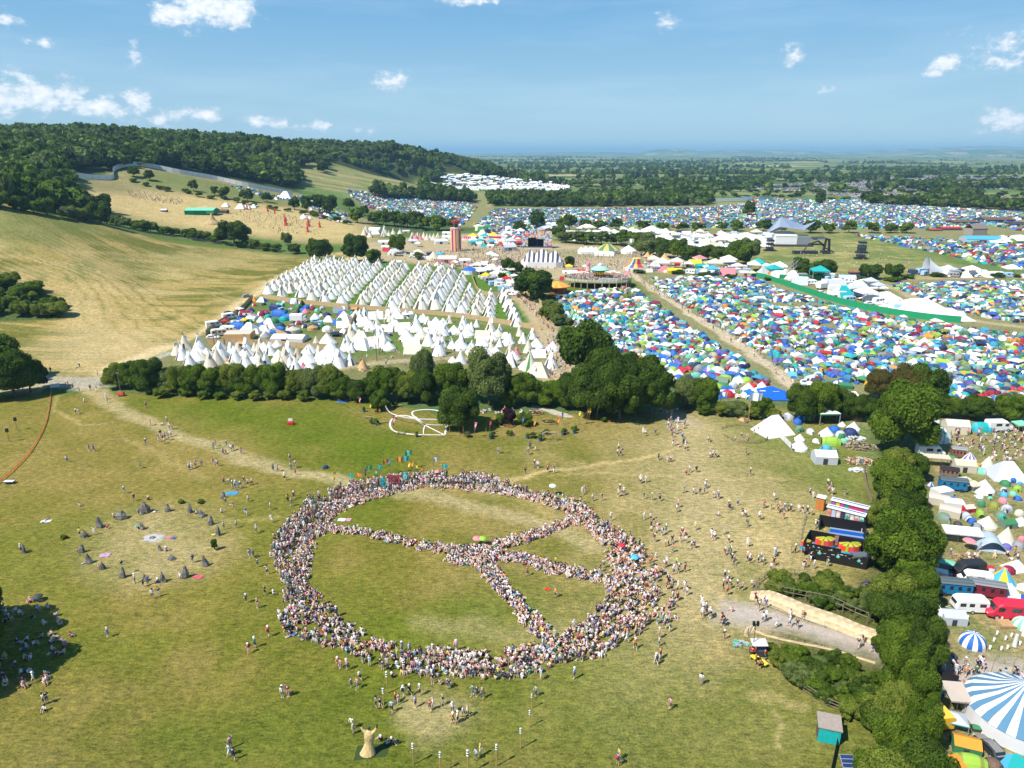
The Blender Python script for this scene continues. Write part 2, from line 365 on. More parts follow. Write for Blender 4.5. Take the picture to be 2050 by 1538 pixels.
for pts, w, s, k in (([(170, 770), (215, 800), (270, 835), (350, 868), (450, 905), (560, 935), (640, 957), (700, 970)], 2.2, 2.2, .95), ([(800, 984), (900, 1003), (1000, 1030), (1130, 1065), (1190, 1095)], 2.0, 2.2, .85),
    ([(985, 968), (1060, 950), (1150, 940), (1250, 922), (1340, 905)], .6, .8, .75), ([(1090, 957), (1190, 948), (1350, 948)], .3, .6, .5), ([(560, 1030), (470, 1040), (420, 1060)], .5, .8, .35),
    ([(1390, 850), (1380, 900), (1400, 1000), (1390, 1100), (1400, 1200)], 4.5, 6, .8), ([(860, 1255), (980, 1262), (1110, 1268)], 2.0, 3, .4), ([(1580, 960), (1500, 960), (1420, 955)], .4, .8, .4), ([(1500, 1395), (1600, 1400)], .8, 1, .4), ([(1530, 1420), (1550, 1490)], .3, .6, .4),
    ([(120, 790), (120, 830), (160, 850), (220, 845)], .5, .8, .4), ([(1480, 900), (1580, 905), (1640, 930)], .3, .6, .4), ([(850, 1430), (880, 1450)], 3.6, 3, .7), ([(250, 880), (420, 960)], .6, 2, .3)):
    blend(STRAW if w < 1 else WORN, line_w(pts, w, s) * k)
blend(STRAW, poly_w([(820, 978), (1000, 978), (1120, 1030), (1160, 1060), (1060, 1010), (940, 985)], 2) * .35)
blend(WORN, poly_w([(180, 1060), (240, 1020), (330, 1008), (420, 1025), (455, 1075), (440, 1130), (370, 1165), (280, 1175), (200, 1155), (170, 1110)], 4) * np.clip(.35 + med * .5, 0, .8))
blend((.42, .40, .37), poly_w([(288, 1072), (305, 1068), (322, 1072), (322, 1082), (305, 1087), (288, 1083)], .5) * .6)
# left hillside field
LF = [(-400, 760), (-400, 380), (0, 408), (220, 452), (300, 472), (500, 500), (620, 512), (740, 500), (760, 520), (640, 535), (540, 575), (500, 615), (420, 665), (310, 722), (230, 735), (215, 760), (90, 760)]
lf = poly_w(LF, 2, False)
r0_ = np.hypot(fx + 130, fy - 560); t0_ = np.arctan2(fx + 130, fy - 560) * 300; st = .5 * vnoise(t0_ * .35, r0_ * 1.6, 14, 77) + .5 * vnoise(t0_ * .2, r0_ * 3.6, 14, 78)
rr_ = np.hypot(fx + 130, fy - 560); st2 = np.sin(rr_ * 1.7 + 9 * fbm(fx, fy, 60, 5)) * .5 + .5
blend((.32, .24, .085), lf); blend((.125, .128, .028), lf * np.clip((big - .42) * 3.2 + (st - .47) * 4.6 + (st2 - .5) * .3 + (med - .5) * 1.8, 0, .95)); blend(STRAW, lf * np.clip((.5 - big) * 2.4 + (st - .45) * 1.8 - (st2 - .5) * .3, 0, .8))
blend((.15, .165, .05), poly_w([(-400, 380), (0, 408), (220, 452), (250, 470), (130, 480), (60, 500), (-400, 480)], 12) * .75)
blend((.13, .16, .045), poly_w([(120, 530), (180, 520), (200, 540), (150, 560)], 6) * .8); blend((.14, .16, .05), poly_w([(250, 500), (480, 495), (590, 510), (560, 530), (400, 540), (300, 560), (240, 560)], 14) * .35)
blend((.10, .14, .035), poly_w([(200, 445), (300, 465), (500, 492), (620, 508), (720, 515), (700, 525), (600, 515), (480, 500), (300, 478)], 4) * .9)
blend((.52, .41, .23), line_w([(760, 512), (660, 525), (590, 545), (530, 580), (470, 630), (400, 675), (320, 705), (220, 745)], 5, 5) * .95)
for i_ in range(16):
    o_ = i_ * 9; blend(STRAW if i_ % 3 else (.14, .14, .035), line_w([(60 + o_ * .5, 520), (120 + o_, 545 + o_ * .1), (165 + o_ * 1.2, 590 + o_ * .1), (180 + o_ * 1.7, 650), (250 + o_ * 1.9, 700 - o_ * .15)], .35, .5) * .6)
    blend(STRAW if i_ % 2 else (.13, .13, .03), line_w([(150 + o_ * 2, 500 + i_ * 6), (300 + o_ * 1.5, 505 + i_ * 7), (430 + o_, 500 + i_ * 8), (520 + o_ * .4, 515 + i_ * 5)], .4, .7) * .5)
blend((.42, .33, .17), poly_w([(60, 700), (140, 650), (150, 590), (200, 640), (330, 690), (230, 735), (100, 750)], 10) * .6)
blend((.09, .13, .035), poly_w([(310, 718), (420, 662), (520, 590), (560, 570), (535, 605), (430, 680), (330, 722)], 2) * .85)
blend((.07, .10, .03), poly_w([(-60, 548), (60, 570), (125, 600), (130, 640), (60, 645), (-60, 640)], 2))
# hillside festival field and the pale fields between the woods
hf = poly_w([(140, 365), (225, 345), (330, 338), (600, 388), (740, 440), (760, 480), (640, 492), (480, 470), (230, 440), (150, 400)], 5, False)
blend((.23, .20, .09), hf); blend(STRAW, poly_w([(150, 380), (300, 385), (600, 420), (740, 455), (730, 490), (560, 475), (330, 450), (150, 395)], 14) * .85)
blend((.13, .165, .05), poly_w([(260, 350), (350, 348), (580, 395), (560, 412), (420, 392), (280, 370)], 8) * .7)
for q in ([(588, 336), (655, 350), (725, 372), (745, 386), (680, 385), (606, 372)], [(652, 323), (740, 343), (845, 366), (840, 384), (800, 384), (700, 362), (660, 345)], [(870, 322), (905, 334), (940, 347), (935, 358), (890, 348)]):
    w = poly_w(q, 6); blend((.27, .235, .11), w); blend((.15, .18, .06), w * (st > .5))
# tipi field, tipi camp, market, camps
blend((.17, .165, .07), poly_w([(300, 725), (420, 662), (515, 595), (640, 530), (760, 520), (1000, 540), (1110, 665), (1150, 760), (600, 775), (240, 760)], 1.5, False))
blend((.075, .155, .022), poly_w([(515, 598), (640, 532), (760, 522), (960, 535), (1030, 585), (1100, 665), (1050, 655), (700, 614), (530, 600)], 1, False) * .92)
blend((.075, .145, .025), poly_w([(700, 620), (1060, 660), (1080, 690), (900, 700), (700, 715), (560, 760), (500, 720), (690, 690)], 3) * .7)
blend((.08, .14, .03), poly_w([(500, 600), (720, 615), (700, 640), (600, 680), (480, 640)], 2) * .6)
blend(DUST, line_w([(640, 745), (760, 728), (900, 718), (1040, 725)], 2.0, 2) * .8)
MK = (.375, .30, .185)
blend(MK, poly_w([(700, 495), (760, 480), (900, 470), (1000, 465), (1130, 490), (1400, 500), (1560, 560), (1560, 590), (1300, 545), (1160, 560), (1040, 560), (1000, 545), (760, 522)], 6) * .9)
blend((.19, .20, .08), poly_w([(1080, 500), (1280, 500), (1280, 515), (1100, 515)], 5) * .6)
blend(MK, line_w([(980, 530), (1020, 560), (1050, 600), (1095, 660), (1125, 715), (1130, 760)], 5, 3) * .95); blend(MK, poly_w([(1100, 660), (1130, 690), (1170, 770), (1060, 765), (1090, 715)], 3) * .9)
blend(MK, line_w([(990, 470), (950, 445), (955, 425), (985, 410)], 5, 4) * .8)
CA = (.20, .195, .09)
blend(CA, poly_w([(1105, 588), (1280, 545), (1560, 548), (2500, 548), (2500, 830), (1700, 800), (1380, 780), (1230, 640)], 3, False)); blend(G_LUSH, poly_w([(1135, 575), (1260, 560), (1300, 590), (1220, 605), (1140, 592)], 2) * .8)
blend(CA, poly_w([(690, 385), (930, 400), (980, 415), (1300, 412), (1700, 405), (2500, 395), (2500, 560), (2050, 530), (1720, 470), (1400, 460), (930, 455), (760, 430)], 10, False))
AR = (.19, .20, .07)
ar = poly_w([(1400, 500), (1560, 470), (1700, 468), (1790, 492), (1960, 545), (2080, 560), (1700, 556), (1440, 540)], 8, False); blend(AR, ar); blend((.11, .155, .045), ar * np.clip((big - .4) * 4, 0, .8)); blend(STRAW, ar * np.clip((med - .5) * 2.2, 0, .5))
blend((.44, .36, .25), line_w([(1262, 545), (1300, 575), (1400, 640), (1500, 705), (1600, 785)], 2.0, 1.2, sm=False) * .95)
blend(MK, line_w([(2050, 655), (1940, 640), (1880, 620), (1760, 568), (1640, 556), (1500, 552)], 2.5, 2) * .8); blend(MK, line_w([(2300, 560), (1980, 556), (1700, 560)], 3, 2) * .7)
blend((.24, .205, .095), poly_w([(1845, 815), (2600, 815), (2600, 1800), (1880, 1800), (1850, 1200)], 2, False)); blend((.12, .145, .04), poly_w([(1845, 815), (2600, 815), (2600, 1800), (1880, 1800)], 2, False) * np.clip((.53 - med) * 3, 0, .7))
blend((.13, .165, .04), poly_w([(1450, 835), (1740, 860), (1735, 1000), (1640, 960), (1560, 910), (1470, 880)], 5) * .55)
RD = (.40, .345, .295); SMOOTH_ |= {RD, (.36, .33, .29)}
blend(RD, poly_w([(1440, 1205), (1520, 1215), (1600, 1240), (1700, 1268), (1830, 1300), (1900, 1318), (2300, 1370), (2300, 1440), (2050, 1400), (1900, 1362), (1760, 1335), (1640, 1292), (1540, 1262), (1440, 1240)], 1.6) * .95)
blend((.37, .33, .27), .75 * poly_w([(60, 752), (150, 752), (215, 760), (222, 775), (160, 778), (90, 772), (50, 765)], 1.2)); blend((.36, .33, .30), line_w([(300, 725), (350, 705), (400, 700)], 1.3, .8))
blend((.40, .36, .28), line_w([(1070, 815), (1100, 822), (1130, 832)], 1.2, .6)); blend(RD, poly_w([(1320, 820), (1360, 825), (1400, 850), (1340, 850)], 3) * .6)
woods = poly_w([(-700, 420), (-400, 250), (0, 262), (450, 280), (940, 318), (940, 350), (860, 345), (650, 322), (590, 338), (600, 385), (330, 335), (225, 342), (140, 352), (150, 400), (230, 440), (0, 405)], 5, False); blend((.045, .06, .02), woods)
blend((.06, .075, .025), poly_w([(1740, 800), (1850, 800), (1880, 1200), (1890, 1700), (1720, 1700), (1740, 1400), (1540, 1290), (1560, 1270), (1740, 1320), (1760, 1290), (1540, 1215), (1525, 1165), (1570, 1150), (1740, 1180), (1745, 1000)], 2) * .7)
nR, nA = GX.shape
idx = np.arange(nR * nA).reshape(nR, nA); nx = np.roll(idx, -1, 1)
q = np.stack([idx[:-1], idx[1:], nx[1:], nx[:-1]], -1).reshape(-1, 4)[:, ::-1]
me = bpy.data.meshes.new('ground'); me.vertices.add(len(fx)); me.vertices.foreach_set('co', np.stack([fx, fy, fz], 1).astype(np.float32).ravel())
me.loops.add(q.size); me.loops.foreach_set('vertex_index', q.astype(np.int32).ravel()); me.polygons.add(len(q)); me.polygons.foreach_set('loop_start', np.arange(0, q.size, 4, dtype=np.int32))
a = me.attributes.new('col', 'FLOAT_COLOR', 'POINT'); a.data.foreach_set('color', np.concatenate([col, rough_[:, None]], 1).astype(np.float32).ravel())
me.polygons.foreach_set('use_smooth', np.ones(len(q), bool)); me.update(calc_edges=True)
ground = bpy.data.objects.new('ground', me); COL.objects.link(ground); ground['kind'] = 'structure'
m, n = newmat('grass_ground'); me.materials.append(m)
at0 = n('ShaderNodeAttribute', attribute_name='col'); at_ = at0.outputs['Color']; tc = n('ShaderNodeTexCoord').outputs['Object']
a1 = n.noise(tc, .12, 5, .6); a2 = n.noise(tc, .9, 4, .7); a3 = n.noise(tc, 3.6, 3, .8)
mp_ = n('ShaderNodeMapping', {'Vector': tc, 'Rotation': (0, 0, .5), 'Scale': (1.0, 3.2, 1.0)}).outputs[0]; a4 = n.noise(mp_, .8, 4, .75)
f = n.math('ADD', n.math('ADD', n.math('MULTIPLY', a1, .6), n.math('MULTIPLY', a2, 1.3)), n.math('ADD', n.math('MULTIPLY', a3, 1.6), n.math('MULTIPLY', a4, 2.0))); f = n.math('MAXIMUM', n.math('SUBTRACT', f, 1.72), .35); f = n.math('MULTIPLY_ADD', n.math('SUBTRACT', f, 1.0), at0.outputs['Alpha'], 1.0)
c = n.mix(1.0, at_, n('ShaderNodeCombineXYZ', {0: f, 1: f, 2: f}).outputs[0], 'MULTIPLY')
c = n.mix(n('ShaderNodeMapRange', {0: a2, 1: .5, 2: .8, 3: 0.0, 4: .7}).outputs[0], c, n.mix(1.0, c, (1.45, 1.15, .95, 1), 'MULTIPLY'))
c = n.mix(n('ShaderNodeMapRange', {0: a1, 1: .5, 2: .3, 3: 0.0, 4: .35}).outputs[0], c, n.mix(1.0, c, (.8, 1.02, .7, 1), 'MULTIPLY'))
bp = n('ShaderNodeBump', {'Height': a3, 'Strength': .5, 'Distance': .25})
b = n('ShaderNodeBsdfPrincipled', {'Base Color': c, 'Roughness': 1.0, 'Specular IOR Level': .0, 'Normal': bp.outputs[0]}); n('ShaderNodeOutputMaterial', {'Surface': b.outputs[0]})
# ---------------------------------------------------------------- trees
GREENS = [(.030, .058, .008), (.042, .078, .010), (.058, .100, .012), (.075, .120, .015), (.100, .150, .020)]
DARKG = [(.020, .042, .009), (.030, .057, .010), (.040, .072, .012), (.052, .090, .015), (.070, .112, .020)]
PALEG = [(.055, .080, .030), (.070, .100, .038), (.085, .120, .045), (.10, .135, .052), (.12, .155, .06)]
YELG = [(.06, .085, .016), (.075, .105, .02), (.095, .13, .025), (.12, .155, .03), (.14, .17, .035)]
PURP = [(.03, .015, .02), (.04, .02, .025), (.05, .025, .03), (.06, .03, .035), (.07, .035, .04)]
RUST = [(.05, .055, .02), (.065, .06, .02), (.085, .06, .02), (.05, .065, .02), (.045, .065, .015)]
for _p in (GREENS, DARKG, PALEG, YELG, RUST):
    for _i, _c in enumerate(_p): _p[_i] = (_c[0] * 1.85, _c[1] * 1.75, _c[2] * 1.3)
def ico(sub=1):
    t = (1 + 5 ** .5) / 2
    v = [(-1, t, 0), (1, t, 0), (-1, -t, 0), (1, -t, 0), (0, -1, t), (0, 1, t), (0, -1, -t), (0, 1, -t), (t, 0, -1), (t, 0, 1), (-t, 0, -1), (-t, 0, 1)]
    f = [(0, 11, 5), (0, 5, 1), (0, 1, 7), (0, 7, 10), (0, 10, 11), (1, 5, 9), (5, 11, 4), (11, 10, 2), (10, 7, 6), (7, 1, 8), (3, 9, 4), (3, 4, 2), (3, 2, 6), (3, 6, 8), (3, 8, 9), (4, 9, 5), (2, 4, 11), (6, 2, 10), (8, 6, 7), (9, 8, 1)]
    v = [np.array(p) / np.linalg.norm(p) for p in v]
    for _ in range(sub):
        c = {}; nf = []
        def mid(a, b):
            k = (min(a, b), max(a, b))
            if k not in c: p = v[a] + v[b]; v.append(p / np.linalg.norm(p)); c[k] = len(v) - 1
            return c[k]
        for a, b, d in f: x, y, z = mid(a, b), mid(b, d), mid(d, a); nf += [(a, x, z), (b, y, x), (d, z, y), (x, y, z)]
        f = nf
    return np.array(v), f
def crown_arr(seed, lobes, leaves, leaf, core=1, open_=.0, shape='broad'):
    r = np.random.RandomState(seed); cs, rs = [], []
    for k in range(lobes):
        a = r.rand() * 6.28; u = r.rand()
        zc = .30 + .52 * u if shape == 'broad' else .22 + .62 * u
        wid = math.sqrt(max(0, 1 - ((zc - .5) / .55) ** 2)) if shape == 'broad' else (1 - u) * .7 + .25
        rr = (.17 + .24 * r.rand() ** 1.3) * (1 if shape == 'broad' else .85)
        d = max(0, wid * (.82 + .3 * r.rand()) - rr) * math.sqrt(.4 + .6 * r.rand()); cs.append((d * math.cos(a), d * math.sin(a), zc)); rs.append(rr)
    cs.append((0, 0, .50)); rs.append(.48); cs.append((.2, -.15, .58)); rs.append(.36); cs.append((-.25, .15, .45)); rs.append(.36)
    cs = np.array(cs); rs = np.array(rs); zs = .5  # vertical squash: crown height 1 for width 2
    V, F, C = [], [], []; lt = r.randint(0, 3, len(cs))
    if core:
        iv, if_ = ico(1 if leaves > 200 else 0)
        for k, (c, q) in enumerate(zip(cs, rs)):
            o = len(V); jj = 1 + (r.rand(len(iv)) - .5) * .35
            V += [tuple(c + np.array([p[0], p[1], p[2] * zs]) * q * .78 * j) for p, j in zip(iv, jj)]
            F += [tuple(i + o for i in f) for f in if_]; C += [int(lt[k] + (r.rand() < .5)) for _ in if_]
    pk = rs ** 2 / (rs ** 2).sum(); m_ = leaves * 3; k = r.choice(len(cs), m_, p=pk); d = r.randn(m_, 3); d /= np.linalg.norm(d, axis=1)[:, None]
    q = rs[k] * (.84 + .24 * r.rand(m_)); p = cs[k] + d * np.array([1, 1, zs]) * q[:, None]
    e = np.sqrt((((p[:, None] - cs[None]) / np.array([1, 1, zs])) ** 2).sum(-1)) < rs[None] * .78; e[np.arange(m_), k] = False
    ok = np.nonzero((d[:, 2] > -.65) & ~e.any(1) & (p[:, 2] > .08))[0][:leaves]; k, d, p = k[ok], d[ok], p[ok]; m_ = len(ok)
    nn = d + r.randn(m_, 3) * .55; nn /= np.linalg.norm(nn, axis=1)[:, None]; u = np.cross(nn, r.randn(m_, 3)); u /= np.linalg.norm(u, axis=1)[:, None]; w = np.cross(nn, u)
    s = (leaf * (.6 + .8 * r.rand(m_)))[:, None]; su = np.array([1, 1, zs * 1.15]); o = len(V)
    Q = np.stack([p + u * s * su, p + w * s * .8 * su, p - u * s * su, p - w * s * .8 * su], 1).reshape(-1, 3)
    V += [tuple(x) for x in Q]; F += [(o + 4 * i, o + 4 * i + 1, o + 4 * i + 2, o + 4 * i + 3) for i in range(m_)]; C += list(np.clip(lt[k] + r.randint(0, 3, m_), 0, 4))
    return np.array(V, float), F, np.array(C)
class A:  # wraps arrays so they can be used as a template
    def __init__(s, a): s.a = a
    def arr(s): return s.a
def trunk_t(seed, hi=True):
    r = random.Random(seed); t = T()
    t.tube([(0, 0, -.02), (.01, 0, .12), (.03, .01, .3), (0, .02, .55)], [.075, .055, .045, .02], 7 if hi else 5, 0)
    for k in range(5 if hi else 3):
        a = r.random() * 6.28; z = .2 + .2 * r.random(); t.tube([(0, 0, z), (.25 * math.cos(a), .25 * math.sin(a), z + .14), (.55 * math.cos(a), .55 * math.sin(a), z + .3)], [.035, .024, .008], 5, 0)
    return t
CROWNS = {}
def crown(kind, lod, v, palname):
    k = (kind, lod, v, palname)
    if k not in CROWNS:
        nl, nf, lf = {'hi': (52, 14000, .031), 'mid': (38, 4600, .052), 'low': (18, 900, .11)}[lod]
        if kind == 'bush': nl = int(nl * .7)
        a = crown_arr(hash((kind, lod, v)) % 9999 if False else (v * 37 + len(kind) * 101 + nf) % 9999, nl, nf, lf, shape='cone' if kind == 'cone' else 'broad')
        CROWNS[k] = t_mesh('crown', A(a), globals()[palname], 'leaf')
    return CROWNS[k]
TRUNKS = {}
NTREE = 0
def tree(px, py, h, w, label, pal='GREENS', kind='broad', lod=None, name='tree', cat='tree', group=None, world=None):
    global NTREE
    p = world or P(px, py); z = p[1]
    if lod is None: lod = 'hi' if z < 190 else 'mid' if z < 480 else 'low'
    v = R.randrange(5); e = empty(name, (p[0], p[1], p[2] - .1), R.random() * 6.28, (w / 2 * R.uniform(.92, 1.08), w / 2 * R.uniform(.92, 1.08), h * R.uniform(.94, 1.06)))
    if lod not in TRUNKS: TRUNKS[lod] = t_mesh('trunk', trunk_t(5, lod == 'hi'), [(.11, .085, .06)], 'wood')
    for nm, me in (('trunk', TRUNKS[lod]), ('crown', crown(kind, lod, v, pal))):
        o = bpy.data.objects.new(nm, me); COL.objects.link(o); o.parent = e
    NTREE += 1
    tag(e, label, cat, group); return e
def tree_row(pts, step, h, w, label, pals=('GREENS', 'DARKG', 'GREENS', 'YELG', 'PALEG'), jit=.25, group=None, sm=True, **kw):
    """a belt along a photo-pixel polyline, spaced in metres"""
    pw = wpoly(smooth(pts) if sm else pts); d = 0; nxt = 0; 
    for (x1, y1), (x2, y2) in zip(pw[:-1], pw[1:]):
        L = math.hypot(x2 - x1, y2 - y1)
        while nxt <= d + L:
            t = (nxt - d) / L; x = x1 + (x2 - x1) * t + R.uniform(-1, 1) * step * jit; y = y1 + (y2 - y1) * t + R.uniform(-1, 1) * step * jit
            k = R.uniform(.75, 1.2); tree(0, 0, h * k, w * R.uniform(.85, 1.15), label, R.choice(pals), group=group, world=(x, y, float(hgt(x, y))), **kw); nxt += step * R.uniform(.8, 1.2)
        d += L
g = 'trees of the belt beside the campers on the right'
for px, py, h, w, pal in ((1800, 905, 15.5, 15, 'GREENS'), (1790, 965, 8, 9, 'YELG'), (1825, 960, 6, 6, 'DARKG'), (1790, 1015, 8.5, 9.5, 'GREENS'), (1765, 1060, 6, 6, 'YELG'), (1808, 1075, 8.5, 8.5, 'DARKG'),
    (1802, 1160, 12, 11, 'GREENS'), (1785, 1225, 6.5, 6.5, 'YELG'), (1835, 1215, 7.5, 5.5, 'GREENS'), (1812, 1290, 8.5, 7, 'DARKG'), (1772, 1252, 5.5, 6, 'DARKG'), (1800, 1325, 6.5, 6.5, 'GREENS'), (1838, 1350, 8.5, 5, 'DARKG'), (1795, 1375, 6.5, 5.5, 'GREENS'), (1832, 1425, 7, 5, 'GREENS'), (1790, 1455, 5.5, 5, 'YELG'), (1838, 1500, 6.5, 4.6, 'GREENS'),
    (1800, 1530, 6, 5.5, 'GREENS'), (1840, 1600, 7, 5.5, 'DARKG'), (1780, 1610, 6, 7, 'YELG'), (1745, 1560, 3.6, 4.5, 'GREENS'), (1772, 1130, 5, 5, 'GREENS'), (1838, 1110, 7, 5, 'YELG')):
    tree(px, py, h, w, {'GREENS': 'leafy green tree', 'YELG': 'yellowish green bushy tree', 'DARKG': 'dark green tree', 'RUST': 'brownish thinning tree'}[pal] + ' in the belt beside the right-hand campsite', pal, group=g)
g = 'shrubs on the banks beside the stony road'
def shrubs(poly, n, h0, h1, label, group, pals=('GREENS', 'YELG', 'DARKG', 'PALEG')):
    xs = [p[0] for p in poly]; ys = [p[1] for p in poly]; k = 0
    while k < n:
        x, y = R.uniform(min(xs), max(xs)), R.uniform(min(ys), max(ys))
        if not bool(inside(poly, np.array([x]), np.array([y]))[0]): continue
        h = R.uniform(h0, h1); tree(x, y, h, h * R.uniform(1.1, 1.6), label, R.choice(pals), name='shrub', cat='shrub', group=group, lod='mid', kind='bush'); k += 1
shrubs([(1545, 1295), (1620, 1310), (1740, 1345), (1760, 1440), (1700, 1440), (1600, 1370), (1540, 1330)], 62, 1.1, 2.5, 'leafy shrub on the bank below the stony road', g)
shrubs([(1700, 1400), (1750, 1370), (1780, 1500), (1730, 1500)], 9, 2, 3.5, 'leafy shrub at the foot of the right-hand belt', g)
shrubs([(1525, 1175), (1560, 1155), (1650, 1165), (1730, 1185), (1760, 1240), (1700, 1240), (1620, 1205), (1540, 1190)], 40, 1.1, 2.4, 'leafy shrub on the bank above the pale stone wall', g)
# hedge between tipi camp and the near meadow
gh = 'trees of the hedge behind the near meadow'
tree_row([(240, 780), (330, 783), (450, 788), (560, 790), (660, 797)], 4.4, 8.2, 7.8, 'bushy green hedge tree behind the left part of the meadow', group=gh)
tree_row([(660, 800), (760, 800), (860, 806)], 4.6, 8, 7.5, 'green hedge tree behind the heart garden', ('GREENS', 'YELG', 'DARKG'), group=gh)
tree_row([(300, 792), (450, 798), (640, 800)], 5, 2.6, 4, 'low bramble bush at the foot of the meadow hedge', ('YELG', 'GREENS'), group='low bushes under the meadow hedge', kind='bush', lod='mid', name='bush', cat='bush')
tree(846, 790, 13.5, 8, 'tall pale willowy tree rising behind the heart garden', 'PALEG'); tree(980, 812, 15, 12.5, 'large pale green willowy tree behind the heart garden', 'PALEG')
tree(905, 800, 10, 11, 'bright green round tree in the hedge behind the garden', 'GREENS'); tree(920, 858, 10.5, 11, 'dark spreading tree at the right of the white heart path', 'DARKG')
tree(1050, 812, 9, 9, 'green tree right of the large pale willowy tree', 'GREENS'); tree(1018, 815, 5, 5, 'bright yellow green bush under the garden trees', 'YELG')
tree_row([(1080, 812), (1130, 820)], 6, 8, 8, 'green tree between the willowy tree and the dark clump', group=gh)
for x, y, h, w in ((1180, 832, 13, 11.5), (1240, 842, 16, 13), (1302, 836, 14, 12), (1215, 815, 16, 12), (1275, 818, 15, 12), (1145, 818, 10, 9)): tree(x, y, h, w, 'tall dark tree in the dense clump beside the field gateway', 'DARKG', group='tall trees of the dark clump by the gateway')
tree(1166, 762, 17.5, 17, 'broad dark round tree standing right of the tipi camp', 'DARKG'); tree(1070, 600, 14.5, 19, 'spreading oak in front of the round wooden deck', 'DARKG')
tree_row([(1092, 640), (1105, 620), (1120, 655)], 6, 5, 5.5, 'small green tree beside the crowded path', ('PALEG', 'YELG'), group='small trees beside the crowded path')
tree_row([(1075, 605), (1100, 600), (1128, 650), (1118, 690)], 8, 2.6, 4.2, 'low green bush beside the crowded path', ('PALEG', 'YELG'), group='bushes beside the crowded path', kind='bush', name='bush', cat='bush')
tree_row([(1365, 815), (1405, 822), (1440, 820)], 6, 8.5, 8, 'green tree right of the field gateway', group=gh); tree_row([(1410, 828), (1450, 832), (1560, 840)], 5, 3.0, 4.5, 'low hedge bush behind the small meadow camp', ('GREENS', 'YELG'), group='low bushes behind the small meadow camp', kind='bush', name='bush', cat='bush')
tree_row([(1470, 830), (1530, 830)], 6, 5, 7, 'round green hedge tree behind the small meadow camp', group=gh)
tree_row([(1600, 840), (1650, 838), (1700, 835), (1745, 850)], 6, 8.8, 8.5, 'spreading tree behind the small meadow camp', ('DARKG', 'GREENS'), group=gh); tree(1815, 815, 12, 11, 'brownish green tree near the orange tents', 'RUST'); tree(1850, 822, 12.5, 11, 'tall green tree right of the orange tents', 'DARKG'); tree(1760, 800, 8, 8, 'brownish tree behind the orange tents', 'RUST')
tree_row([(1900, 832), (1960, 836), (2060, 838)], 6.5, 6, 9, 'dark green hedge tree behind the right-hand camp', ('DARKG', 'GREENS'), group=gh)
# left edge
for x, y, h, w in ((-20, 800, 15, 13), (30, 795, 14, 12), (62, 785, 9, 9), (-60, 760, 18, 15), (8, 765, 16, 12)): tree(x, y, h, w, 'dark tree at the left edge beside the grey track', 'DARKG', group='dark trees at the left edge')
for x, y, h, w in ((-75, 1365, 12, 11), (-45, 1300, 11, 9), (-150, 1400, 12, 12), (-120, 1290, 12, 12)): tree(x, y, h, w, 'large shade tree at the bottom left edge above resting people', 'DARKG', group='shade trees at the bottom left')
shrubs([(-60, 560), (60, 575), (118, 605), (122, 636), (60, 640), (-60, 640)], 44, 4, 6.5, 'bramble bush in the dark thicket at the left edge', 'bushes of the left thicket', ('GREENS', 'DARKG', 'YELG'))
# garden
tree(757, 822, 5, 5, 'small round green tree inside the flagged garden', 'GREENS'); tree(1018, 850, 4.2, 4, 'purple leaved bush inside the flagged garden', 'PURP', name='bush', cat='bush', kind='bush'); tree(1003, 850, 3, 3, 'green bush beside the purple bush', 'GREENS', name='bush', cat='bush', kind='bush'); tree(1052, 852, 3, 4.5, 'round clipped green bush inside a low wattle ring', 'GREENS', name='bush', cat='bush', kind='bush')
for x, y in ((745, 848), (775, 812), (790, 815), (812, 800), (985, 875), (1020, 872), (1068, 877), (1082, 880), (1130, 868), (1150, 862), (1208, 845), (937, 875), (1095, 870), (752, 850)): tree(x, y, 1.5, 1.8, 'small leafy planter shrub in the flagged garden', 'PALEG' if x % 2 else 'GREENS', name='shrub', cat='shrub', kind='bush', lod='low', group='small shrubs in the flagged garden')
# middle distance, left
tree(470, 492, 17, 20, 'large round tree at the right end of the hillside hedge', 'DARKG'); tree(640, 523, 15.5, 17, 'round dark tree left of its twin above the tipi rows', 'DARKG'); tree(712, 524, 16, 18, 'round dark tree right of its twin above the tipi rows', 'DARKG')
tree(748, 527, 9, 10, 'smaller green tree at the right foot of the round pair', 'GREENS'); tree(796, 508, 13, 11, 'open green tree left of the striped tower', 'GREENS'); tree(575, 492, 9, 8, 'pale thin tree above the tipi rows', 'PALEG'); tree(590, 508, 7, 8, 'small dark tree below the pale thin tree', 'DARKG'); tree(838, 520, 5, 6, 'bright green bush near the striped tower', 'YELG', kind='bush', name='bush', cat='bush')
tree_row([(215, 448), (260, 458), (330, 470), (400, 480), (450, 488)], 7, 7, 10, 'hedge tree along the upper edge of the dry field', group='trees of the hillside hedge'); tree_row([(490, 495), (540, 503), (560, 505)], 7, 6, 8, 'low hedge tree between the dry field and the tipi rows', group='trees of the hillside hedge')
tree_row([(-60, 410), (60, 425), (130, 438), (200, 445)], 8, 9, 11, 'tree at the foot of the hillside wood', group='trees of the hillside hedge')
for x, y, h, w in ((202, 450, 15, 14), (136, 395, 15, 14), (268, 355, 10, 12), (300, 362, 10, 11), (388, 383, 10, 10), (430, 392, 9, 8), (450, 398, 10, 13), (495, 403, 11, 13), (535, 405, 10, 12), (615, 425, 16, 15), (640, 425, 18, 17), (590, 420, 12, 12), (660, 430, 17, 16), (700, 420, 13, 13), (730, 432, 10, 10)): tree(x, y, h, w, 'lone dark tree on the festival hillside', 'DARKG', group='lone trees on the festival hillside')
tree_row([(270, 365), (330, 382), (370, 385), (400, 395), (450, 400), (520, 415), (610, 430), (700, 450)], 11, 4, 8, 'low hedge clump crossing the festival hillside', ('GREENS', 'DARKG'), group='hedge clumps crossing the festival hillside', kind='bush')
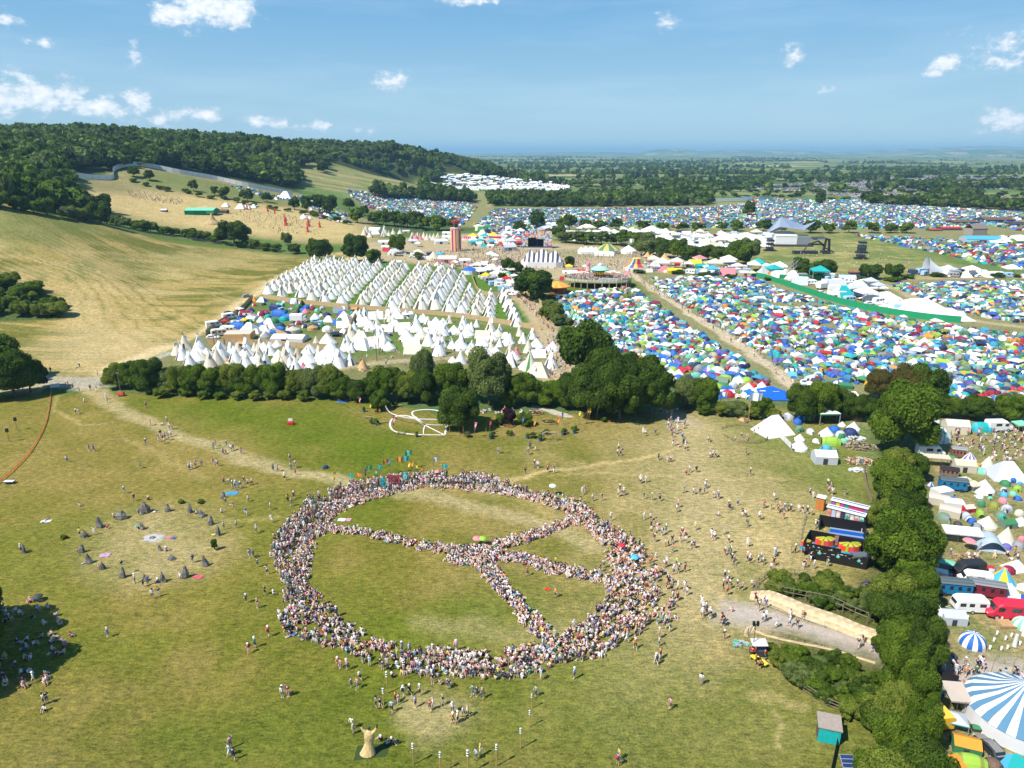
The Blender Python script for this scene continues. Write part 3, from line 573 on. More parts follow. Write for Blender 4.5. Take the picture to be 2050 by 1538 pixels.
# middle distance, right
gm = 'trees among the distant festival fields'
for x, y, h, w in ((1015, 545, 8, 7), (1033, 550, 8, 8), (1140, 535, 7, 6), (1005, 560, 4, 5)): tree(x, y, h, w, 'small dark tree near the black and white tent', 'DARKG', group='small trees by the black and white tent')
tree_row([(720, 447), (760, 450), (820, 458), (880, 462), (925, 462)], 12, 14, 16, 'dark tree in the belt behind the striped tower', ('DARKG', 'GREENS'), group=gm)
tree_row([(1120, 482), (1150, 488), (1200, 490), (1250, 492), (1290, 502), (1330, 506)], 10, 11, 14, 'tree in the belt behind the striped marquees', ('DARKG', 'GREENS', 'PALEG'), group=gm)
tree_row([(1300, 512), (1360, 520), (1410, 520), (1440, 525), (1475, 532)], 9, 12, 14, 'tree in the clump left of the far arena', ('DARKG', 'PALEG', 'GREENS'), group=gm); tree_row([(1480, 530), (1495, 528), (1510, 530)], 9, 14, 15, 'tall tree at the arena end of the clump', group=gm)
tree_row([(1600, 548), (1630, 553), (1655, 553)], 8, 9, 12, 'dark tree below the far arena', ('DARKG',), group=gm); tree_row([(1745, 557), (1775, 560), (1800, 560)], 8, 7, 11, 'dark tree left of the white sculpted canopy', ('DARKG',), group=gm)
tree_row([(1290, 548), (1400, 552), (1500, 560), (1620, 560), (1740, 562), (1900, 556), (2060, 554)], 15, 2.6, 8, 'low hedge clump along the top of the main camp', ('DARKG', 'GREENS'), group='low hedge clumps along the main camp', kind='bush', name='hedge_bush', cat='bush', lod='low')
tree_row([(1130, 462), (1180, 462), (1280, 460), (1400, 462), (1500, 464), (1600, 466), (1700, 466), (1790, 466), (1875, 470)], 17, 9, 14, 'dark tree in the long belt across the distant camps', ('DARKG', 'GREENS'), group='trees of the long belt across the distant camps', lod='low')
for x, y, h, w in ((1075, 458, 16, 16), (1140, 462, 13, 14), (1040, 468, 10, 12), (1500, 432, 16, 14), (1640, 412, 18, 14)): tree(x, y, h, w, 'lone dark tree standing among distant tents', 'DARKG', group='lone trees among distant tents')
print('individual trees', NTREE)
# woods and far hedges: masses nobody could count
fars = [crown_arr(900 + k, 9, 150, .23, shape='broad') for k in range(5)]; tiny = [crown_arr(950 + k, 3, 22, .5) for k in range(4)]
PALS = np.array([DARKG, DARKG, GREENS, DARKG, PALEG]) 
def forest(name, X, Y, h, w, temps, label, dk=1.0):
    n_ = len(X); v = NR.randint(0, len(temps), n_); pal = PALS[NR.randint(0, 5, n_)] * dk * (.6 + .9 * NR.rand(n_, 1, 1)); Z = hgt(X, Y) - .3; items = []
    for k, t in enumerate(temps):
        s = v == k; items.append((t, np.stack([X[s], Y[s], Z[s]], 1), NR.rand(s.sum()) * 6.28, np.stack([w[s] / 2, w[s] / 2, h[s]], 1), pal[s]))
    return scatter(name, items, 'leaf', label=label)
def sample_world(x0, x1, y0, y1, sp, test):
    gx, gy = np.meshgrid(np.arange(x0, x1, sp), np.arange(y0, y1, sp)); X = (gx + (NR.rand(*gx.shape) - .5) * sp * .9).ravel(); Y = (gy + (NR.rand(*gy.shape) - .5) * sp * .9).ravel()
    px, py, z = project(X, Y, hgt(X, Y)); k = test(px, py, X, Y, z); return X[k], Y[k]
WOOD = [(-1200, 440), (-400, 200), (0, 250), (450, 270), (700, 292), (960, 322), (975, 350), (860, 352), (720, 336), (640, 322), (588, 336), (606, 362), (600, 380), (500, 362), (330, 333), (225, 340), (140, 350), (150, 395), (215, 436), (130, 430), (0, 405)]
X, Y = sample_world(-900, -20, 300, 1900, 10.5, lambda px, py, X, Y, z: (inside(WOOD, px, py) | inside([(596, 360), (640, 376), (700, 390), (740, 397), (850, 402), (940, 408), (950, 400), (860, 386), (850, 372), (890, 356), (1000, 352), (960, 322), (700, 295), (588, 320)], px, py)) & ~inside([(588, 334), (655, 349), (725, 371), (752, 388), (745, 398), (680, 398), (606, 385)], px, py) & ~inside([(650, 321), (740, 342), (848, 366), (842, 392), (800, 392), (700, 372), (655, 350)], px, py) & ~inside([(868, 320), (905, 333), (942, 347), (938, 362), (885, 355)], px, py))
k = (Y < 1000) | (NR.rand(len(Y)) < .6); X, Y = X[k], Y[k]
forest('hillside_wood', X, Y, 9 + 8 * NR.rand(len(X)) + 6 * vnoise(X, Y, 40, 3), 13 + 11 * NR.rand(len(X)), fars, 'dense dark green wood covering the hillside at upper left', .9)
def hedges():
    XX, YY = [], []
    for s0, y0, y1, step, pr in ((220, 1000, 3800, 12, .6), (500, 3800, 14000, 30, .62)):
        yy = y0
        while yy < y1:
            wid = yy * .8; n_ = int(2 * wid / step); x = np.linspace(-wid, wid, n_); ph = R.random() * 6
            k = vnoise(x, np.full_like(x, yy), 170, int(yy)) > (1 - pr) * .8 + .22
            XX.append(x[k] + NR.randn(k.sum()) * 3); YY.append((yy + 25 * np.sin(x / 260 + ph) + NR.randn(n_) * 3)[k])
            xs = -wid + R.random() * s0
            while xs < wid:
                m_ = int(s0 / step); t = np.linspace(0, s0, m_); 
                if R.random() < .22: XX.append(xs + t * .25 + NR.randn(m_) * 3); YY.append(yy + t + NR.randn(m_) * 3)
                xs += s0 * R.uniform(1.0, 2.2)
            yy += 130 * (yy / 1000) ** 1.4 * R.uniform(.6, 1.4)
    return np.concatenate(XX), np.concatenate(YY)
X, Y = hedges(); px, py, z = project(X, Y, hgt(X, Y))
CAMPFAR = [(600, 300), (940, 350), (960, 392), (1420, 400), (1700, 398), (2200, 392), (2200, 700), (-500, 700), (-500, 300)]
k = (px > -150) & (px < 2200) & ~((py > 352) & inside([(560, 352), (980, 392), (1430, 412), (1800, 402), (2300, 392), (2300, 900), (560, 900)], px, py)) & ~inside(WOOD, px, py) & ~inside([(588, 336), (640, 322), (860, 352), (860, 385), (600, 390)], px, py) & ~((px < 1000) & (Y < 1900)) & ~inside([(820, 350), (1000, 350), (1150, 362), (1150, 395), (820, 395)], px, py)
X, Y = X[k], Y[k]; forest('distant_hedgerows', X, Y, 3.5 + 8 * NR.rand(len(X)) ** 2, (11 + 7 * NR.rand(len(X))) * (1 + Y / 9000), tiny, 'dark hedgerows and trees dividing the fields of the far plain', .85)
def copses(nm, spots, lab):
    XX, YY = [], []
    for x, y, rx, ry, n_ in spots:
        a = P(x, y); XX.append(a[0] + NR.randn(n_) * rx); YY.append(a[1] + NR.randn(n_) * ry)
    X = np.concatenate(XX); Y = np.concatenate(YY); forest(nm, X, Y, 11 + 6 * NR.rand(len(X)), 13 + 6 * NR.rand(len(X)), tiny, lab, .85)
sp = [(R.uniform(900, 2150), R.uniform(312, 352), R.uniform(60, 300), R.uniform(15, 60), 60) for _ in range(36)] + [(R.uniform(950, 2150), R.uniform(352, 385), R.uniform(20, 80), R.uniform(6, 14), 26) for _ in range(22)]
copses('distant_copses', sp, 'scattered dark copses on the far plain')
X, Y = sample_world(-150, 420, 700, 1050, 9, lambda px, py, X, Y, z: inside([(975, 396), (1100, 394), (1250, 396), (1340, 388), (1422, 398), (1420, 411), (1300, 413), (1100, 415), (985, 412)], px, py))
forest('tree_belt_mass', X, Y, 8 + 7 * NR.rand(len(X)), 12 + 4 * NR.rand(len(X)), fars, 'long dark belt of trees above the distant tents', .9)
X, Y = sample_world(0, 950, 700, 1100, 10, lambda px, py, X, Y, z: inside([(1725, 405), (1900, 408), (2060, 418), (2060, 424), (1900, 415), (1760, 411)], px, py) | inside([(1860, 385), (1920, 380), (1960, 398), (1930, 402), (1870, 398)], px, py))
if len(X): forest('camp_edge_woods', X, Y, 10 + 5 * NR.rand(len(X)), 13 + 4 * NR.rand(len(X)), fars, 'dark rows of trees at the far right edge of the camps', .9)
# ---------------------------------------------------------------- people
def skin_body(bones, joints, sub):
    names = list(joints); me = bpy.data.meshes.new('b'); me.from_pydata([joints[k][0] for k in names], [(names.index(a), names.index(b)) for a, b, _ in bones], [])
    o = bpy.data.objects.new('b', me); COL.objects.link(o); sm = o.modifiers.new('s', 'SKIN'); sm.use_smooth_shade = True
    for i, k in enumerate(names):
        r = joints[k][1]; me.skin_vertices[0].data[i].radius = (r, r) if not isinstance(r, tuple) else r
        me.skin_vertices[0].data[i].use_root = (i == 0)
    if sub: ss = o.modifiers.new('d', 'SUBSURF'); ss.levels = ss.render_levels = sub
    bpy.context.view_layer.update(); ev = o.evaluated_get(bpy.context.evaluated_depsgraph_get()); m2 = ev.to_mesh()
    V = np.array([tuple(v.co) for v in m2.vertices]); F = [tuple(p.vertices) for p in m2.polygons]; ev.to_mesh_clear()
    bpy.data.objects.remove(o); bpy.data.meshes.remove(me)
    A_ = np.array([joints[a][0] for a, b, _ in bones]); B_ = np.array([joints[b][0] for a, b, _ in bones]); S_ = [s for _, _, s in bones]
    cen = np.array([V[list(f)].mean(0) for f in F]); AB = B_ - A_
    t = np.clip(((cen[:, None] - A_[None]) * AB[None]).sum(-1) / (AB ** 2).sum(-1)[None], 0, 1)
    d = np.linalg.norm(cen[:, None] - (A_[None] + t[..., None] * AB[None]), axis=-1); C = np.array([S_[i] for i in d.argmin(1)])
    hd = np.array(joints['head'][0]); tp = np.array(joints['crown'][0]); ax = (tp - hd) / np.linalg.norm(tp - hd); fw = np.array(joints['_f'][0]) if '_f' in joints else np.array([0, 1, 0])
    for i in np.nonzero(C == 9)[0]:
        q = cen[i] - hd; C[i] = 3 if (q @ ax > .03 or q @ fw < -.02) else 0
    return V, F, C
def pose_joints(kind):
    J = dict(pelvis=((0, 0, .95), (.15, .11)), waist=((0, 0, 1.1), (.135, .095)), chest=((0, 0, 1.3), (.17, .115)), neck=((0, .0, 1.47), .055), head=((0, .015, 1.58), .088), crown=((0, .0, 1.70), .075))
    L = dict(sL=(-.2, 0, 1.40), eL=(-.26, -.02, 1.13), hL=(-.25, .09, .90), sR=(.2, 0, 1.40), eR=(.26, -.02, 1.13), hR=(.25, .09, .90), pL=(-.1, 0, .88), kL=(-.11, .02, .49), aL=(-.11, -.01, .09), tL=(-.12, .13, .04), pR=(.1, 0, .88), kR=(.11, .02, .49), aR=(.11, -.01, .09), tR=(.12, .13, .04))
    if kind == 'walk': L.update(kL=(-.11, .2, .52), aL=(-.11, .25, .10), tL=(-.11, .38, .06), kR=(.11, -.02, .5), aR=(.11, -.26, .18), tR=(.12, -.17, .04), eL=(-.25, -.12, 1.16), hL=(-.23, -.16, .93), eR=(.25, .06, 1.15), hR=(.22, .24, 1.0))
    if kind == 'hold': L.update(eR=(.25, .08, 1.16), hR=(.06, .27, 1.25), eL=(-.25, .05, 1.15), hL=(-.08, .26, 1.2))
    if kind == 'shade': L.update(eR=(.36, .14, 1.46), hR=(.1, .15, 1.66))
    if kind == 'up': L.update(eR=(.34, .02, 1.62), hR=(.38, .05, 1.90), eL=(-.34, .02, 1.62), hL=(-.38, .05, 1.90))
    if kind in ('sit', 'sitb', 'cross'):
        for k in J: (x, y, z), r = J[k]; J[k] = ((x, y - .0, z - .80), r)
        for k in ('sL', 'eL', 'hL', 'sR', 'eR', 'hR'): x, y, z = L[k]; L[k] = (x, y, z - .80)
        if kind == 'sit': L.update(pL=(-.1, .05, .13), pR=(.1, .05, .13), kL=(-.14, .38, .48), kR=(.14, .38, .48), aL=(-.13, .58, .09), aR=(.13, .58, .09), tL=(-.13, .72, .05), tR=(.13, .72, .05), eL=(-.24, .16, .42), hL=(-.1, .38, .52), eR=(.24, .16, .42), hR=(.1, .38, .52))
        elif kind == 'sitb': L.update(pL=(-.1, .06, .12), pR=(.1, .06, .12), kL=(-.13, .5, .2), kR=(.13, .5, .2), aL=(-.12, .9, .08), aR=(.12, .9, .08), tL=(-.12, .96, .18), tR=(.12, .96, .18), eL=(-.26, -.18, .38), hL=(-.28, -.28, .06), eR=(.26, -.18, .38), hR=(.28, -.28, .06))
        else: L.update(pL=(-.1, .04, .12), pR=(.1, .04, .12), kL=(-.34, .3, .2), kR=(.34, .3, .2), aL=(.05, .42, .09), aR=(-.05, .46, .10), tL=(.17, .44, .06), tR=(-.17, .48, .07), eL=(-.25, .1, .38), hL=(-.2, .32, .26), eR=(.25, .1, .38), hR=(.2, .32, .26))
    if kind == 'lie':
        f = lambda p: (p[0], p[2] - .95, .12 + p[1] * .5)
        for k in J: p, r = J[k]; J[k] = (f(p), r)
        for k in L: L[k] = f(L[k])
        J['_f'] = ((0, 0, 1), 0)
    R_ = dict(s=.062, e=.045, h=.036, p=.09, k=.062, a=.042, t=.04)
    for k, p in L.items(): J[k] = (p, R_[k[0]])
    return J
BONES = [('pelvis', 'waist', 1), ('waist', 'chest', 1), ('chest', 'neck', 0), ('neck', 'head', 0), ('head', 'crown', 9)]
for s_ in 'LR': BONES += [('chest', 's' + s_, 1), ('s' + s_, 'e' + s_, 1), ('e' + s_, 'h' + s_, 0), ('pelvis', 'p' + s_, 2), ('p' + s_, 'k' + s_, 2), ('k' + s_, 'a' + s_, 0), ('a' + s_, 't' + s_, 4)]
POSES = ('stand', 'walk', 'hold', 'shade', 'up', 'sit', 'sitb', 'cross', 'lie')
BODY = {}
for pk_ in POSES:
    J = pose_joints(pk_); f_ = J.pop('_f', None)
    if f_: 
        J2 = dict(J)
    for lod in (0, 1):
        JJ = dict(J)
        V, F, C = skin_body(BONES, JJ, lod)
        if pk_ == 'lie': pass
        BODY[pk_, lod] = (V, F, C, J)
def with_hat(b, brim=.17, pack=False):
    V, F, C, J = b; t = T(); t.v = [tuple(v) for v in V]; t.f = list(F); t.c = [int(c) for c in C]
    h = np.array(J['head'][0])
    if brim: 
        x, y, z = h[0], h[1], h[2] + .05
        t.lathe([(brim, z), (brim, z + .012), (.10, z + .02), (.095, z + .09), (.05, z + .12)], 8, 3, cx=x, cy=y)
    if pack:
        c = np.array(J['chest'][0]); t.box(c[0] - .14, c[1] - .27, c[2] - .26, c[0] + .14, c[1] - .1, c[2] + .12, 5)
    return t.arr()
SKINS = [(.62, .40, .31), (.56, .34, .25), (.70, .47, .38), (.26, .14, .09), (.60, .38, .30)]
CLOTH = dict(white=(.78, .77, .76), cream=(.66, .60, .48), black=(.022, .022, .026), navy=(.03, .05, .13), blue=(.05, .14, .42), pale_blue=(.33, .50, .66), red=(.48, .045, .05), pink=(.68, .26, .34), green=(.05, .24, .10), teal=(.03, .34, .33), yellow=(.68, .55, .06), orange=(.72, .24, .05), grey=(.30, .30, .32), purple=(.16, .07, .24), khaki=(.26, .21, .12), lilac=(.5, .42, .62), maroon=(.22, .03, .06), tan=(.45, .32, .2), denim=(.10, .15, .25), lime=(.45, .7, .08))
CK = list(CLOTH)
TOPW = dict(white=28, cream=6, black=13, navy=9, blue=5, pale_blue=5, red=4, pink=6, green=3, teal=3, yellow=2, orange=3, grey=6, purple=2, khaki=3, lilac=3, maroon=3, tan=5)
BOTW = dict(black=22, denim=20, khaki=10, white=9, navy=10, grey=8, cream=7, tan=5, maroon=2, pink=2, teal=1)
HAIR = [(.045, .028, .018), (.10, .06, .03), (.02, .016, .014), (.32, .22, .10), (.07, .045, .03), (.6, .58, .55), (.16, .08, .04), (.03, .02, .015)]
def wchoice(d): return R.choices(list(d), list(d.values()))[0]
PMESH = {}
def person(px, py, pose='stand', top=None, bot=None, hat=None, pack=False, rz=None, label='', group='people scattered over the meadow', world=None, z=0, size=1.0):
    top = top or wchoice(TOPW); bot = bot or wchoice(BOTW); hat = R.choice((None, None, None, None, 'white', 'cream', 'black', 'tan')) if hat is None else hat
    sk = R.randrange(3); hr = R.choice((0, 1, 2, 6)); k = (pose, top, bot, hat, pack, sk)
    hat = hat or None
    if k not in PMESH:
        b = with_hat(BODY[pose, 1], .17 if hat and pose != 'lie' else 0, pack)
        PMESH[k] = t_mesh('person', A(b), [SKINS[sk], CLOTH[top], CLOTH[bot], CLOTH[hat] if hat else HAIR[hr], CLOTH[R.choice(('white', 'black', 'tan'))], CLOTH[R.choice(('black', 'navy', 'red', 'grey'))]], 'person', True)
    p = world or P(px, py); o = bpy.data.objects.new('person', PMESH[k]); COL.objects.link(o)
    o.location = (p[0], p[1], p[2] + z); o.rotation_euler[2] = R.random() * 6.28 if rz is None else rz; s = size * R.uniform(.93, 1.06); o.scale = (s, s, s)
    verb = {'stand': 'standing', 'walk': 'walking', 'hold': 'with hands held forward', 'shade': 'with one hand raised', 'up': 'with arms raised', 'sit': 'sitting knees up', 'sitb': 'sitting legs out', 'cross': 'sitting cross-legged', 'lie': 'lying down'}[pose]
    tag(o, f"person in {top.replace('_', ' ')} top {verb} {label}".strip(), 'person', group); return o
BARE = np.array([.66, .44, .36])
def crowd(name, X, Y, sitp, label, dens_bare=.1, Z=0.0, extra=None):
    """many small figures as one mesh"""
    n_ = len(X); ps = np.where(NR.rand(n_) < sitp, NR.choice(4, n_, p=[.4, .22, .34, .04]), 4 + NR.choice(5, n_, p=[.4, .2, .2, .12, .08]))
    order = ['sit', 'sitb', 'cross', 'lie', 'stand', 'walk', 'hold', 'shade', 'up']; items = []
    tw = np.array([TOPW.get(k, 0) for k in CK], float); bw = np.array([BOTW.get(k, 0) for k in CK], float); cl = np.array([CLOTH[k] for k in CK]); hr = np.array(HAIR)
    rz = NR.rand(n_) * 6.28 if extra is None else extra
    for q, k in enumerate(order):
        for hat in (0, 1):
            s = (ps == q) & ((NR.rand(n_) < 2) if False else (np.arange(n_) * 7919 % 10 < 7) if not hat else (np.arange(n_) * 7919 % 10 >= 7)); m_ = int(s.sum())
            if not m_: continue
            tp = cl[NR.choice(len(CK), m_, p=tw / tw.sum())]; tp = np.where(NR.rand(m_, 1) < dens_bare, BARE, tp)
            pal = np.stack([np.array(SKINS)[NR.choice(5, m_, p=[.3, .25, .25, .06, .14])], tp, cl[NR.choice(len(CK), m_, p=bw / bw.sum())], hr[NR.randint(0, 8, m_)] if not hat else cl[NR.choice([0, 0, 1, 2, 12, 17], m_)], cl[NR.choice([0, 2, 12], m_)], cl[NR.choice([2, 3, 6], m_)]], 1)
            items.append((with_hat(BODY[k, 0], .17 if hat and k != 'lie' else 0), np.stack([X[s], Y[s], hgt(X[s], Y[s]) + Z], 1), rz[s], .92 + .14 * NR.rand(m_), pal))
    return scatter(name, items, 'person', label=label)
def pts_in(polyw, sp, jit=.45):
    a = np.array(polyw); gx, gy = np.meshgrid(np.arange(a[:, 0].min(), a[:, 0].max(), sp), np.arange(a[:, 1].min(), a[:, 1].max(), sp)); gx[1::2] += sp / 2
    X = (gx + (NR.rand(*gx.shape) - .5) * 2 * sp * jit).ravel(); Y = (gy + (NR.rand(*gy.shape) - .5) * 2 * sp * jit).ravel(); k = inside(polyw, X, Y); return X[k], Y[k]

# ---------------------------------------------------------------- tent kinds (width about 1 unit across unless said)
def arc_tent(n=10, lv=4, oval=.85, h=.5, stripes=False, ribs=False):
    t = T(); rg = []
    for j in range(lv + 1):
        a = j / lv * math.pi / 2; r = .5 * math.cos(a) ** .8 if j < lv else .015
        rg.append([(r * math.cos(6.2832 * k / n), r * oval * math.sin(6.2832 * k / n), h * math.sin(a)) for k in range(n)])
    if stripes: c = lambda b, k: k % 2
    else: c = lambda b, k: 2 if (k in (0,) and b < 2) else (1 if (k + 1) % (n // 2) in (0, 1, 2) and b < 3 else 0)
    return t.rings(rg, c, False, True)
def tunnel_tent(n=8, L=1.0, w=.55, h=.42, arcs=6):
    t = T(); rg = []
    for i in range(arcs):
        u = i / (arcs - 1); x = (u - .5) * L; s = .35 + .65 * math.sin(math.pi * (.12 + .76 * u)) ** .5
        rg.append([(x, w / 2 * s * math.cos(math.pi * k / (n - 1)), h * s * math.sin(math.pi * k / (n - 1))) for k in range(n)])
    v = [p for r in rg for p in r]; f = []; c = []
    for i in range(arcs - 1):
        for k in range(n - 1): f.append((i * n + k, (i + 1) * n + k, (i + 1) * n + k + 1, i * n + k + 1)); c.append(1 if i in (1, arcs - 3) and arcs > 4 else 0)
    f += [tuple(range(n)), tuple(reversed(range((arcs - 1) * n, arcs * n)))]; c += [2, 0]
    return t.add(v, f, c)
def bell_tent(n=12, wall=.12, h=.6, stripes=0, top=.02):
    c = (lambda b, k: (1 if (k // (1 if stripes == 1 else 2)) % 2 else 0) if b == 1 else (2 if k == 9 and b == 0 else 0)) if stripes else (lambda b, k: 2 if k == 9 and b == 0 else 0)
    return T().lathe([(.5, 0), (.48, wall), (top, h)], n, c, cap0=False)
def tipi_tent(n=10, poles=6, seed=1):
    r = random.Random(seed); t = T(); H_ = 1.0; lx = r.uniform(-.03, .03)
    t.rings([[(.46 * math.cos(6.2832 * k / n), .46 * math.sin(6.2832 * k / n), 0) for k in range(n)], [(.2 * math.cos(6.2832 * k / n) + lx / 2, .2 * math.sin(6.2832 * k / n), .55) for k in range(n)], [(.035 * math.cos(6.2832 * k / n) + lx, .035 * math.sin(6.2832 * k / n), .98) for k in range(n)]], lambda b, k: 2 if (k == 8 and b == 0) else (1 if k == 2 else 0), False, True)
    for k in range(poles):
        a = 6.28 * k / poles + r.random(); t.tube([(lx - .02 * math.cos(a), -.02 * math.sin(a), .95), (lx + .08 * math.cos(a), .08 * math.sin(a), 1.12 + .08 * r.random())], .008, 3, 3)
    t.add([(lx + .03, -.04, .97), (lx + .13, -.09, .92), (lx + .10, -.2, .62), (lx, -.15, .66)], [(0, 1, 2, 3)], 1)
    return t
def ridge_tent(L=1.0, w=.7, h=.5, wall=.0, hip=.0):
    t = T(); x, y = L / 2, w / 2
    v = [(-x, -y, 0), (x, -y, 0), (x, y, 0), (-x, y, 0), (-x, -y, wall), (x, -y, wall), (x, y, wall), (-x, y, wall), (-x + hip, 0, h), (x - hip, 0, h)]
    f = [(4, 5, 9, 8), (6, 7, 8, 9), (5, 6, 9), (7, 4, 8)]; c = [0, 0, 1, 1]
    if wall: f += [(0, 1, 5, 4), (1, 2, 6, 5), (2, 3, 7, 6), (3, 0, 4, 7)]; c += [1, 1, 1, 1]
    return t.add(v, f, c)
def gazebo_t(peak=.35, leg=.45, w=1.0, d=1.0, val=.07):
    t = T(); x, y = w / 2, d / 2
    for a, b in ((-x, -y), (x, -y), (x, y), (-x, y)): t.box(a * .96 - .015, b * .96 - .015, 0, a * .96 + .015, b * .96 + .015, leg, 3)
    t.add([(-x, -y, leg), (x, -y, leg), (x, y, leg), (-x, y, leg), (0, 0, leg + peak)], [(0, 1, 4), (1, 2, 4), (2, 3, 4), (3, 0, 4)], 0)
    t.add([(-x, -y, leg - val), (x, -y, leg - val), (x, y, leg - val), (-x, y, leg - val), (-x, -y, leg), (x, -y, leg), (x, y, leg), (-x, y, leg)], [(0, 1, 5, 4), (1, 2, 6, 5), (2, 3, 7, 6), (3, 0, 4, 7)], 1)
    return t
def gable_t(L=1.0, w=.6, wall=.2, h=.36, stripes=0, door=True):
    t = T(); x, y = L / 2, w / 2; n = max(1, stripes)
    for k in range(n):
        a = -x + L * k / n; b = -x + L * (k + 1) / n; c = k % 2 if stripes else 0
        t.add([(a, -y * 1.03, wall), (b, -y * 1.03, wall), (b, 0, h), (a, 0, h), (b, y * 1.03, wall), (a, y * 1.03, wall)], [(0, 1, 2, 3), (3, 2, 4, 5)], c)
    t.add([(-x, -y, 0), (x, -y, 0), (x, y, 0), (-x, y, 0), (-x, -y, wall), (x, -y, wall), (x, y, wall), (-x, y, wall), (-x, 0, h), (x, 0, h)], [(0, 1, 5, 4), (1, 2, 6, 5), (2, 3, 7, 6), (3, 0, 4, 7), (5, 6, 9), (7, 4, 8)], 1 if not stripes else 4)
    if door: t.box(-x * .3, -y - .012, 0, x * .1, -y + .01, wall * .8, 2)
    return t
def peaks_t(n=3, w=.4, wall=.14, h=.4, stripes=6):
    """marquee with several king-pole peaks, striped across"""
    t = T(); m_ = n * stripes; prof = []
    for i in range(m_ + 1):
        u = i / m_; ph = abs(((u * n) % 1) - .5) * 2 if 0 < u < 1 else 1; z = h - (h - wall) * (.45 * ph ** 1.3)
        e = min(1, min(u, 1 - u) * n * 1.6); prof.append((u - .5, wall + (z - wall) * e, .5 + .5 * min(1, e * 1.3)))
    for i in range(m_):
        (a, za, wa), (b, zb, wb) = prof[i], prof[i + 1]; y = w / 2; c = i % 2
        for s in (-1, 1):
            t.add([(a, s * y * wa, wall), (b, s * y * wb, wall), (b, s * y * .4 * wb, wall + (zb - wall) * .45), (a, s * y * .4 * wa, wall + (za - wall) * .45), (b, 0, zb), (a, 0, za), (a, s * y * wa, 0), (b, s * y * wb, 0)], [(0, 1, 2, 3)[::s], (3, 2, 4, 5)[::s], (6, 7, 1, 0)[::s]], [c, c, 4])
    return t
def bigtop_t(n=32, h=.34, wall=.09):
    t = T(); t.lathe([(.5, 0), (.5, wall)], n, 2, cap0=False, cap1=False); t.lathe([(.53, wall - .012), (.47, wall + .03), (.3, wall + .09), (.12, h * .8), (.012, h)], n, lambda b, k: k % 2, cap0=False); t.tube([(0, 0, h), (0, 0, h + .09)], .006, 4, 3); return t
def yurt_t(): return T().lathe([(.5, 0), (.5, .24), (.49, .26), (.1, .42), (.08, .45)], 16, lambda b, k: (2 if k == 12 and b == 0 else 0) if b < 1 else 1, cap0=False)

